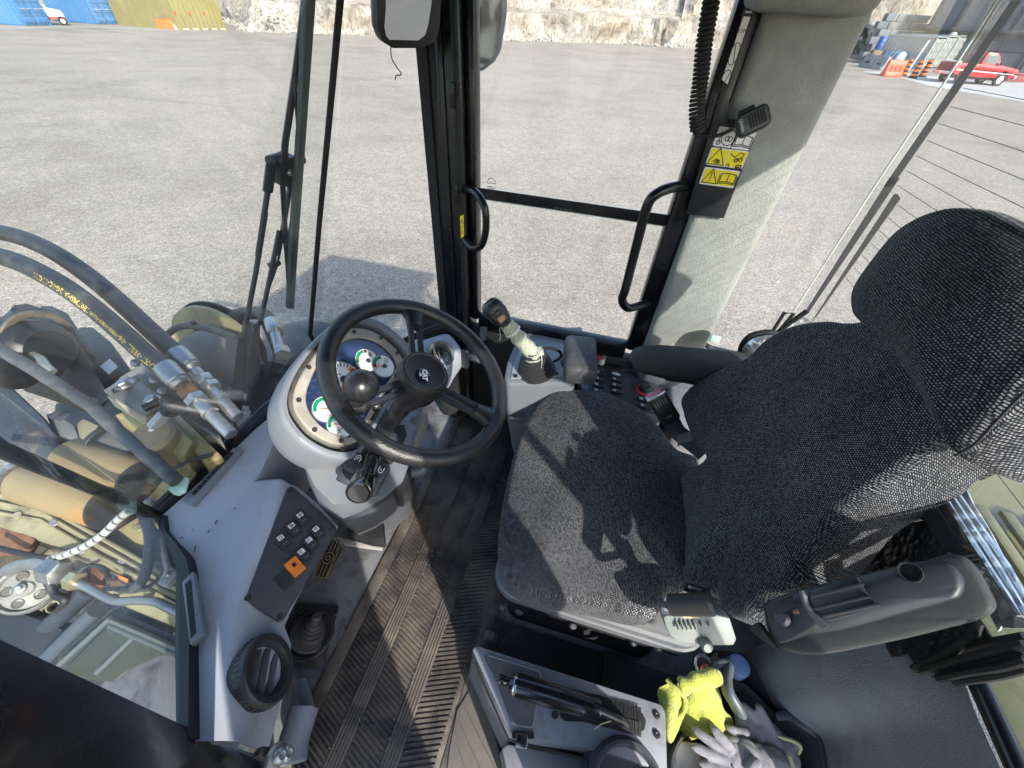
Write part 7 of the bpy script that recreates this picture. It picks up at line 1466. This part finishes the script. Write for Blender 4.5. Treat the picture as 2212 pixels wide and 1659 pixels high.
def fittings(t, a, pts, rusty):
    d = (pts[0] - a).normalized(); lathe('ferrule', [(.026, -.01), (.0275, 0), (.0275, .05), (.024, .054), (.026, .062), (.019, .07), (0, .07)], a, d, steel, t, 28)
    p = a + d * .07
    d2 = (pts[1] - pts[0]).normalized()
    lathe('neck', [(.017, 0), (.017, .03), (0, .03)], p - d * .004, d, rust if rusty else steel, t, 18)
    lathe('hex_nut', [(.0, 0), (.022, 0), (.0245, .004), (.0245, .026), (.022, .03), (0, .03)], pts[0], d2, rust if rusty else steel, t, 6, ang=30); lathe('hex_nut', [(0, 0), (.024, 0), (.0265, .004), (.0265, .022), (0, .026)], pts[0] + d2 * .034, d2, steel, t, 6, ang=30)
    tube('steel_pipe', [pts[0] + d2 * .05] + pts[1:], .0165, steel, t, 16); lathe('pipe_ring', [(.017, 0), (.021, .002), (.021, .010), (.017, .012)], pts[0].lerp(pts[1], .75), d2, steel, t, 20)
fittings(u1, P4(1155, 980, 1.12), [P4(1305, 1130, 1.11), P4(1460, 1300, 1.08), P4(1540, 1390, 1.07)], False)
fittings(u2, P4(1080, 1075, 1.06), [P4(1205, 1205, 1.05), P4(1400, 1400, 1.03), P4(1500, 1500, 1.02)], True)
# yellow print running along the lower hose
CL = [0]
for a, b in zip(c2, c2[1:]): CL.append(CL[-1] + (b - a).length)
def along(s):
    for i in range(len(CL) - 1):
        if CL[i + 1] >= s: return c2[i].lerp(c2[i + 1], (s - CL[i]) / (CL[i + 1] - CL[i])), (c2[i + 1] - c2[i]).normalized()
    return c2[-1], (c2[-1] - c2[-2]).normalized()
def hose_text(s, x, y, size, flip=True):
    tgt = P4(x, y, 1.1); best = min(range(len(c2)), key=lambda i: ((V(K4(x, y)) - V((CX, CY)) - (lambda q: V((q.x / q.z * FPX, q.y / q.z * FPX)))(RM.transposed() @ (c2[i] - EYE))).length)); s0 = CL[best]
    cu = bpy.data.curves.new('t', 'FONT'); cu.body = s; cu.size = size; cu.align_x = 'CENTER'; cu.align_y = 'CENTER'; cu.resolution_u = 1; o = bpy.data.objects.new('print', cu); COL.objects.link(o); bpy.context.view_layer.update()
    me = bpy.data.meshes.new_from_object(o.evaluated_get(bpy.context.evaluated_depsgraph_get())); bpy.data.objects.remove(o); bpy.data.curves.remove(cu); me.materials.clear()
    for v in me.vertices:
        q, T = along(max(0, min(CL[-1], s0 - v.co.x))); vw = (EYE - q); vw = (vw - T * vw.dot(T)).normalized(); sd = T.cross(vw)
        lowv = sd if sd.dot(V((0, 0, 1))) < 0 else -sd
        a = .55 + v.co.y / .0255; e = vw * cos(a) + lowv * sin(a); v.co = q + e * .0259
    bm = bmesh.new(); bm.from_mesh(me); bpy.data.meshes.remove(me); fin('hose_print', bm, M('yellow print', (.75, .55, .06), .5), u2)
for s, x, y, z in (('MSHA 2G-IC-11C/11', 420, 570, .022), ('1E0736', 600, 690, .022), ('\u25B3 -16', 880, 910, .022), ('XT-3ES', 965, 990, .022), ('CAT', 1030, 1060, .024), ('CAT', 5, 370, .030)): hose_text(s, x, y, z)
for s, x, y in (('THE FILLER', 690, 745), ('JOB-SITE', 760, 810), ('ISO 18752', 820, 865)): hose_text(s, x, y, .013)
u3, c3 = hose('dark hose with elbow end curving over right behind the wiper arms', [P4(*p) for p in ((1340, 850, 1.7), (1400, 790, 1.66), (1500, 738, 1.62), (1620, 712, 1.56), (1710, 725, 1.5), (1765, 790, 1.44))], .026, None)
lathe('ferrule', [(.027, -.04), (.030, -.035), (.030, .03), (.025, .035), (0, .04)], P4(1772, 810, 1.43), P4(1800, 900, 1.38) - P4(1765, 790, 1.44), steel, u3, 24); tube('elbow_pipe', [P4(1780, 840, 1.41), P4(1800, 900, 1.39), P4(1812, 950, 1.37)], .017, steel, u3, 14); lathe('hex_nut', [(0, 0), (.028, 0), (.031, .005), (.031, .035), (0, .04)], P4(1810, 945, 1.37), P4(1835, 1010, 1.35) - P4(1810, 945, 1.37), steel, u3, 6)
u4, c4 = hose('thin black hose with cable tie looping in front of the yellow flange', [P4(*p) for p in ((1085, 850, 1.5), (1150, 806, 1.48), (1250, 795, 1.46), (1380, 822, 1.42), (1500, 870, 1.38), (1600, 950, 1.34), (1700, 1060, 1.3))], .0125, None); box('cable_tie', P4(1265, 795, 1.45), (.02, .012, .04), blackm, u4, .003)
# grey hand rail ending on the green stained plate
hr = thing('hand_rail', 'grey painted hand rail slanting down to the pale green foot plate', 'rail', P8(1400, 430, 1.02))
tube('rail', [P4(-120, 880, 1.16), P4(200, 1065, 1.12), P4(600, 1320, 1.08), P8(940, 0, 1.06), P8(1150, 170, 1.04), P8(1400, 395, 1.02)], .0168, M('grey rail paint', (.05, .054, .058), .5, var=.15, vs=10, dirt=(.12, .12, .12), dscale=12), hr, 18)
prism('foot_plate', [P8(*p) for p in ((1325, 450, 1.035), (1440, 345, 1.04), (1500, 365, 1.02), (1470, 470, 1.01), (1410, 500, 1.01), (1370, 490, 1.02))], (.004, 0, -.012), M('green stained paint', (.36, .52, .44), .6, var=.2, vs=25), hr, .004)
# corrugated conduit and spiral wrapped hose
cd = thing('corrugated_conduit', 'grey corrugated cable conduit bending down outside the left corner pane', 'conduit', P8(1160, 700, 1.0))
cc = cr([P8(*p) for p in ((-150, 130, 1.12), (200, 200, 1.08), (450, 300, 1.05), (720, 430, 1.02), (900, 490, 1.00), (1060, 575, .985), (1150, 690, .975), (1185, 850, .97), (1172, 1030, .97), (1130, 1170, .975), (1060, 1240, .98))], 30)
bm = bmesh.new(); add_tube(bm, cc, (lambda i: .0120 if i % 3 else .0098), 14); fin('sleeve', bm, M('conduit grey', (.075, .082, .095), .45, var=.12), cd, 15)
for k, (pts, m_) in enumerate((([(1060, 1240, .98), (950, 1240, .99), (850, 1250, 1.0)], hosem), ([(1070, 1235, .98), (1180, 1225, .985), (1280, 1130, .985), (1320, 1080, .98)], hosem), ([(1280, 1160, .98), (1310, 1120, .98), (1320, 1060, .98), (1300, 950, .99), (1285, 830, 1.0)], M('cable grey', (.25, .26, .26), .5)))): tube('cable', [P8(*p) for p in pts], .005, m_, cd, 8, smooth=4)
for k in range(4): tube('wire', [P8(1270 + 14 * k, 1190 - 6 * k, .98), P8(1305 + 12 * k, 1120 + 4 * k, .98)], .0022, M('white wire', (.6, .6, .58), .5), cd, 6)
box('connector', P8(1350, 1160, .985), (.03, .04, .02), M('grey connector', (.35, .36, .36), .5), cd, .004)
sh_ = thing('spiral_hose', 'white spiral wrapped hose crossing below the conduit outside the glass', 'hose', P8(700, 890, 1.08))
sc_ = cr([P8(*p) for p in ((400, 1005, 1.13), (480, 985, 1.12), (600, 940, 1.10), (720, 880, 1.09), (830, 800, 1.08), (930, 700, 1.07), (1030, 620, 1.06))], 8)
bm = bmesh.new(); add_tube(bm, sc_, .0085, 12); fin('core', bm, hosem, sh_)
n_ = len(sc_); k = 0
while k < n_ - 3:
    bm = bmesh.new(); add_tube(bm, sc_[k:k + 4], .0105, 12); fin('wrap_band', bm, M('white wrap', (.45, .455, .43), .5, var=.1), sh_); k += 4
tag(tube('black_cable', [P8(*p) for p in ((1010, 70, 1.2), (1080, 170, 1.16), (1200, 280, 1.1), (1330, 310, 1.08), (1500, 230, 1.08), (1680, 180, 1.07))], .0055, hosem, None, 8, smooth=5), 'thin black cable snaking between drum and hand rail', 'cable')
tag(tube('brake_pipe', [P8(*p) for p in ((1400, 300, 1.14), (1500, 170, 1.15), (1530, 90, 1.16), (1600, 60, 1.16))], .006, M('pale pipe', (.45, .43, .36), .5), None, 8, smooth=4), 'thin pale bent pipe behind the hand rail foot', 'pipe')
# wire plug by the valve bracket
wp_ = thing('wiring_plug', 'grey wiring plug with white leads hanging off the valve bracket', 'plug', P4(1040, 1400, 1.08))
box('plug_body', P4(1040, 1400, 1.075), (.022, .03, .06), M('grey connector'), wp_, .004, ax=frame(P4(1110, 1330, 1.08) - P4(980, 1470, 1.07))); box('plug_collar', P4(1085, 1350, 1.08), (.03, .034, .02), blackm, wp_, .004, ax=frame(P4(1110, 1330, 1.08) - P4(980, 1470, 1.07)))
for k in range(3): tube('lead', [P4(985 + 10 * k, 1455, 1.07), P4(950 + 12 * k, 1490, 1.07), P4(895 + 14 * k, 1520, 1.075)], .0028, M('white wire'), wp_, 6)
# steel pipe run, elbow, pulley
pp_ = thing('steel_pipe', 'zinc plated steel pipe with elbow and big hex union at the left', 'pipe', P8(470, 1110, 1.12))
tube('elbow', [P8(*p) for p in ((-200, 1250, 1.25), (0, 1160, 1.22), (80, 1095, 1.19), (200, 1045, 1.17), (320, 1040, 1.15), (420, 1090, 1.12))], .0205, steel, pp_, 18, smooth=4)
lathe('sleeve', [(.021, 0), (.026, .004), (.026, .08), (.021, .084)], P8(-60, 1200, 1.235), P8(60, 1115, 1.2) - P8(-60, 1200, 1.235), steel, pp_, 24)
hx0, hx1 = P8(400, 1085, 1.12), P8(590, 1165, 1.09); lathe('hex_union', [(0, -.01), (.030, -.01), (.036, -.004), (.036, .03), (.033, .036), (.033, .05), (.026, .054), (0, .06)], hx0, hx1 - hx0, steel, pp_, 6, ang=30); lathe('hex_nut', [(0, 0), (.022, 0), (.025, .004), (.025, .03), (0, .034)], P8(560, 1165, 1.095), hx1 - hx0, M('yellow zinc', (.52, .48, .30), .4, .8), pp_, 6)
tube('pipe', [P8(*p) for p in ((600, 1190, 1.09), (720, 1245, 1.07), (860, 1320, 1.05), (950, 1345, 1.04), (1080, 1335, 1.03), (1230, 1345, 1.015), (1330, 1390, 1.0), (1480, 1460, .985))], .0108, steel, pp_, 14, smooth=3)
pl = thing('pulley_wheel', 'white dusty pulley wheel with round holes at the left edge', 'wheel', P8(210, 1240, 1.2))
wn2 = (EYE - P8(210, 1240, 1.2)).normalized() + V((.25, .2, .1)); wn2.normalize(); wc2 = P8(205, 1245, 1.19); wm2 = M('dusty white paint', (.25, .255, .235), .5, var=.15, vs=12, dirt=(.14, .125, .10), dscale=18, dth=(.5, .7))
lathe('disc', [(0, .004), (.018, .006), (.022, .0), (.058, -.006), (.062, .006), (.068, .008), (.0685, -.02), (0, -.024)], wc2, wn2, wm2, pl, 40)
X, Y, Z = frame(wn2)
for k in range(5): a = k * 2 * pi / 5 + .5; lathe('hole', [(.0, 0), (.011, 0), (.012, .002), (.014, .0022), (.0145, 0), (.0145, -.004), (0, -.004)], wc2 + (X * cos(a) + Y * sin(a)) * .040 - wn2 * .002, wn2, M('hole dark', (.11, .105, .095), .8), pl, 14)
lathe('hub_bolt', [(.014, 0), (.013, .010), (.007, .012), (.007, .02), (0, .02)], wc2 + X * .01 + wn2 * .005, wn2, steel, pl, 12)
tube('belt', [wc2 - wn2 * .008 + (X * cos(2 * pi * k / 30) + Y * sin(2 * pi * k / 30)) * .069 for k in range(30)], .006, hosem, pl, 8, closed=True)
# lower left: black cylinder, hoses, lamp housing, tyre
cyl_ = thing('tilt_cylinder', 'blue black hydraulic cylinder running down at the lower left', 'cylinder', P8(480, 1450, 1.2)); cyl('barrel', P8(120, 1780, 1.2), P8(720, 1245, 1.15), .026, M('blue black paint'), cyl_, 20, .1)
for k, pts in enumerate((((-150, 1500, 1.4), (60, 1530, 1.35), (230, 1580, 1.3)), ((180, 1380, 1.35), (220, 1480, 1.32), (300, 1640, 1.25)), ((380, 1420, 1.3), (520, 1330, 1.25), (480, 1220, 1.22)), ((-150, 1420, 1.42), (100, 1470, 1.4), (240, 1560, 1.35)))): tag(tube('black_hose', [P8(*p) for p in pts], .014, hosem, None, 10, smooth=5), ('short black hose lying under the pulley wheel', 'short black hose dropping past the tilt cylinder', 'black hose looped beside the hex union', 'thin black hose above the asphalt at lower left')[k], 'hose')
ring_ = tag(ring('hose_clamp', P8(440, 1380, 1.22), (-.3, .4, .8), .014, .019, .012, M('yellow zinc'), None, 20), 'bright zinc hose clamp between pulley wheel and tilt cylinder', 'clamp')
hl = thing('work_lamp_housing', 'grey green framed lamp housing low outside the near corner pane', 'lamp housing', P13(900, 500, 1.1))
gg = M('grey green paint', (.065, .078, .076), .5, var=.1, dirt=(.22, .22, .19), dscale=5); olv = M('olive panel', (.045, .05, .03), .45, var=.15, dirt=(.15, .15, .11), dscale=4)
prism('top_plate', [P13(*p) for p in ((300, 600, 1.16), (880, 190, 1.12), (1480, 440, 1.02), (1480, 540, 1.0), (1250, 560, 1.02), (1050, 650, 1.03), (900, 780, 1.04), (500, 720, 1.1))], (.02, 0, -.04), gg, hl, .005)
prism('inner_panel', [P13(*p) for p in ((500, 680, 1.088), (855, 330, 1.08), (1400, 530, .998), (1200, 580, 1.01), (1010, 665, 1.03), (880, 775, 1.035), (700, 750, 1.06))], (0, 0, -.006), olv, hl, .002)
for a, b in (((445, 660, 1.095), (875, 270, 1.088)), ((880, 285, 1.08), (1480, 540, .985)), ((870, 330, 1.078), (1480, 590, .98)), ((770, 700, 1.045), (1060, 420, 1.045))): tube('frame_bar', [P13(*a), P13(*b)], .007, M('pale frame paint', (.10, .115, .112), .5), hl, 8)
tube('panel_rim', [P13(350, 600, 1.12), P13(760, 210, 1.11)], .02, M('blue grey plate', (.06, .075, .095), .4), hl, 10)
# wheels and fenders of the loader
def wheel(c, lab):
    t = bpy.data.objects.new('wheel', None); COL.objects.link(t); t.empty_display_size = .1; t['_w'] = list(c); t['label'] = lab; t.parent = ch; t.location = c - V(ch['_w'])
    lathe('tyre', [(.24, -.17), (.36, -.19), (.43, -.18), (.46, -.12), (.46, .12), (.43, .18), (.36, .19), (.24, .17)], c, (0, 1, 0), M('tyre rubber'), t, 40, caps=False)
    lathe('rim', [(0, .06), (.1, .06), (.13, .1), (.22, .13), (.245, .17), (.245, -.17), (.22, -.13), (.13, -.1), (.1, -.06), (0, -.06)], c, (0, 1, 0), yelm, t, 30)
    bm = bmesh.new()
    for k in range(44):
        a = 2 * pi * k / 44; e = V((cos(a), 0, sin(a))); sg = 1 if k % 2 else -1; tt = V((-sin(a), 0, cos(a))); d_ = (V((0, 1, 0)) * .9 * sg + tt * .4).normalized(); add_box(bm, c + e * .465 + V((0, .085 * sg, 0)), (.03, .17, .04), (e, d_, e.cross(d_)))
    tag(fin('tread_lug', bm, M('tyre rubber'), t), kind='stuff')
fd = M('fender black', (.030, .033, .038), .5, var=.15, grain=120)
def fender(c, lab, a0, a1):
    t = [[V((c.x + r * cos(a), c.y + y, c.z + r * sin(a))) for r, y in ((.5, -.22), (.56, -.2), (.57, 0), (.56, .2), (.5, .22))] for a in [a0 + (a1 - a0) * k / 14 for k in range(15)]]
    tag(sheet('fender', t, .015, fd, None, 50), lab, 'fender', 'front fenders of the loader')
fender(V((1.55, -1.40, GZ + .55)), 'dark curved fender beyond the pod and right windscreen seal', .5, 2.6); fender(V((1.5, .22, GZ + .55)), 'dark curved fender outside the near corner pane', .5, 2.6)
# engine hood behind the cab and the machine's own belly
eh = thing('engine_hood', 'dusty yellow engine hood behind the rear window', 'hood', (-1.5, -.6, -.2))
hm = M('hood yellow', (.185, .165, .075), .4, var=.15, vs=2.5, dirt=(.11, .11, .075), dscale=4)
loft('cover', [[V((x, -.6 + p, z0 + q)) for p, q in rrect(w_, h_, .1, 5)] for x, w_, h_, z0 in ((-.74, 1.12, .95, -.02), (-1.3, 1.12, .95, -.04), (-2.0, 1.06, .88, -.09), (-2.35, .95, .74, -.13))], hm, eh, ang=50)
box('seam_strip', (-.96, -.6, .463), (.16, .98, .012), M('olive seam', (.075, .075, .025), .5, dirt=(.2, .19, .1), dscale=8), eh, .002); box('seam_strip', (-1.42, -.6, .452), (.05, .9, .02), M('olive seam'), eh, .002)
for k in range(5): box('hood_louvre', (-1.12 - .06 * k, -.6, .462), (.03, .5, .014), hm, eh, .004)
lathe('exhaust', [(0, 0), (.05, 0), (.05, .5), (.045, .52), (.04, .5)], (-1.7, -.35, .38), UPV, M('rust brown'), eh, 18)
ch = thing('loader_chassis', 'black chassis and belly of the loader under the cab', 'chassis', (0, -.6, -.5))
box('rear_frame', (-.7, -.6, -.45), (2.6, .9, .5), M('dark chassis'), ch, .03); box('front_frame', (1.55, -.6, -.55), (1.3, .55, .45), M('dark chassis'), ch, .03); tube('axle', [(1.6, -1.3, GZ + .47), (1.6, .1, GZ + .47)], .09, M('dark chassis'), ch, 14); tube('axle', [(-.75, -1.3, GZ + .47), (-.75, .1, GZ + .47)], .09, M('dark chassis'), ch, 14); box('belly', (.3, -.6, -.2), (1.2, 1.3, .3), M('dark chassis'), ch, .03)
wheel(V((1.62, -1.42, GZ + .47)), 'front wheel with lugged tyre on the door glass side'); wheel(V((1.58, .22, GZ + .47)), 'front wheel with lugged tyre on the near side'); wheel(V((-.75, -1.42, GZ + .47)), 'rear wheel with lugged tyre on the far side'); wheel(V((-.75, .22, GZ + .47)), 'rear wheel with lugged tyre on the near side')
bk_ = thing('loader_bucket', 'steel loader bucket at the front of the machine out of frame', 'bucket', (2.9, -.6, GZ))
bpr = [(2.55, -.35), (2.6, -.75), (2.75, -1.02), (3.1, -1.12), (3.5, -1.14), (3.5, -1.11), (3.12, -1.08), (2.79, -.98), (2.65, -.73), (2.6, -.35)]
prism('shell', [V((x, -1.55, z)) for x, z in bpr], (0, 1.9, 0), M('worn plated steel'), bk_, .004); prism('arm', [V((1.3, -.75, -.05)), V((1.5, -.75, .12)), V((2.6, -.75, -.45)), V((2.6, -.75, -.62))], (0, .3, 0), bl4, bk_, .02)

# ---------------------------------------------------------------- person standing in the open left doorway, holding the camera; out of view, added with phone to shade dashboard and pod
pe = thing('person', 'person in dark jacket and trousers on the cab step taking the photograph', 'person', (PX, PY, -.55))
def skinned(name, verts, edges, radii, mat, root=0):
    me = bpy.data.meshes.new(name); me.from_pydata(verts, edges, []); o = bpy.data.objects.new(name, me); COL.objects.link(o)
    sk_ = o.modifiers.new('s', 'SKIN'); sk_.use_smooth_shade = True; o.modifiers.new('d', 'SUBSURF').levels = 2
    for i, r in enumerate(radii):
        d_ = me.skin_vertices[0].data[i]; d_.radius = r if isinstance(r, tuple) else (r, r); d_.use_root = (i == root)
    bpy.context.view_layer.update(); m2 = bpy.data.meshes.new_from_object(o.evaluated_get(bpy.context.evaluated_depsgraph_get())); bpy.data.objects.remove(o)
    b2 = bmesh.new(); b2.from_mesh(m2); return fin(name, b2, mat, pe, 80)
def pv(x, y, z): return (PX + x, PY + y, z)
vv = [pv(0, .0, .42), pv(0, .01, .62), pv(0, .02, .88), pv(0, .04, 1.06), pv(0, .03, 1.16), pv(0, .0, 1.30),
      pv(-.10, 0, .36), pv(-.12, -.03, -.06), pv(-.12, .02, -.47), pv(-.12, -.10, -.52), pv(.10, 0, .36), pv(.12, -.03, -.06), pv(.12, .02, -.47), pv(.12, -.10, -.52),
      pv(-.19, .04, 1.02), pv(-.27, -.09, .97), pv(.0, -.31, 1.29), pv(.19, .04, 1.02), pv(.29, -.09, .97), pv(.19, -.31, 1.29)]
ee = [(0, 1), (1, 2), (2, 3), (3, 4), (4, 5), (0, 6), (6, 7), (7, 8), (8, 9), (0, 10), (10, 11), (11, 12), (12, 13), (3, 14), (14, 15), (15, 16), (3, 17), (17, 18), (18, 19)]
skinned('body', vv, ee, [(.15, .11), (.145, .105), (.17, .115), (.12, .09), .055, .10, .09, .062, .042, .038, .09, .062, .042, .038, .065, .05, .038, .065, .05, .038], M('dark work clothes', (.035, .04, .055), .9, grain=300))
ph = thing('phone', 'dark phone held up in both hands at the camera position', 'phone', (0, .03, 1.35)); box('case', (0, .03, 1.35), (.155, .009, .075), M('phone black', (.01, .01, .012), .3), ph, .004)
tag(box('access_step', (PX, PY, -.585), (.5, .3, .04), blackp, None, .01), 'black access step plate below the open left door', 'step')

# greasy small parts and painted gaps around the loader front
gapm = M('gap black', (.010, .009, .008), .45, var=.4, vs=12)  # black plates paint the shade in gaps between drums and beam
da, db = P8(560, 200, 1.22), P8(1120, 400, 1.14); dn_ = (db - da).normalized()
for a, b, r in ((da, db, .060), (P8(220, 400, 1.24), P8(900, 600, 1.14), .064)):
    e = (b - a).normalized()
    for t_, w_, m_ in ((.98, .012, M('oily black steel')),): lathe('grease_band', [(r * .99, 0), (r * 1.03, .001), (r * 1.03, w_), (r * .99, w_ + .001)], a.lerp(b, t_), e, m_, lf_, 32)
    tube('weld_seam', [a.lerp(b, k / 12) + frame(e)[1] * 0 + (EYE - a).normalized() * r * .99 for k in range(1, 11)], .0022, cream, lf_, 6)
prism('dark_gap', [P8(*p) for p in ((600, 380, 1.26), (1120, 520, 1.17), (1180, 440, 1.17), (1260, 520, 1.14), (1000, 760, 1.18), (420, 560, 1.3))], (.03, 0, -.08), gapm, lf_, .004)
prism('dark_gap', [P8(*p) for p in ((-100, 560, 1.36), (300, 640, 1.28), (780, 830, 1.19), (840, 790, 1.18), (500, 620, 1.26), (-100, 480, 1.38))], (.03, 0, -.05), gapm, lf_, .004)
rs = random.Random(21)
for k, (x, y, z) in enumerate(((1290, 330, 1.12), (1180, 560, 1.12), (760, 1010, 1.14), (980, 1010, 1.12), (1090, 760, 1.14), (900, 1320, 1.075), (1180, 1290, 1.06), (430, 720, 1.19), (150, 660, 1.24), (640, 940, 1.155))):
    lathe('frame_bolt', [(0, 0), (.013, 0), (.013, .003), (.0095, .003), (.0095, .010), (.008, .012), (0, .012)], P8(x, y, z - .015), V((-.5, .1, .85)), steel if k % 2 else M('yellow zinc'), lf_, 6)
for k, pts in enumerate((((-100, 900, 1.17), (150, 960, 1.16), (300, 990, 1.15), (420, 1000, 1.13)), ((620, 1120, 1.09), (700, 1060, 1.1), (820, 1080, 1.09), (860, 1170, 1.07)), ((380, 1190, 1.14), (440, 1290, 1.14), (520, 1330, 1.13), (470, 1420, 1.15)), ((1290, 960, 1.0), (1310, 1040, .99), (1350, 1090, .98)), ((520, 640, 1.2), (640, 700, 1.18), (760, 690, 1.17), (900, 640, 1.15)))): tube('cable', [P8(*p) for p in pts], (.008, .006, .011, .005, .006)[k], hosem if k != 3 else M('cable grey'), lf_, 8, smooth=5)
prism('orange_clip', [P8(*p) for p in ((930, 1130, 1.08), (1015, 1165, 1.07), (1005, 1195, 1.07), (940, 1165, 1.08))], (.004, 0, -.01), M('orange rocker'), lf_, .002)
prism('brown_block', [P8(*p) for p in ((630, 1090, 1.13), (760, 1060, 1.13), (830, 1130, 1.1), (800, 1210, 1.09), (690, 1220, 1.1))], (.02, 0, -.04), M('rust brown'), lf_, .004)
prism('brown_block', [P8(*p) for p in ((830, 1180, 1.09), (940, 1170, 1.08), (1010, 1230, 1.06), (900, 1260, 1.07))], (.02, 0, -.03), M('brown bracket'), lf_, .004)
for k, (x, y) in enumerate(((1000, 1150), (1050, 1220), (1380, 1290), (1440, 1330), (1240, 1330), (870, 1150), (600, 1290), (880, 1040))): lathe('small_nut', [(0, 0), (.012, 0), (.012, .008), (.006, .010), (0, .010)], P4(x, y, 1.11 + .01 * (k % 3)), V((-.5, .1, .85)), steel, lf_, 6)
for o in bpy.data.objects:
    if '_w' in o: del o['_w']
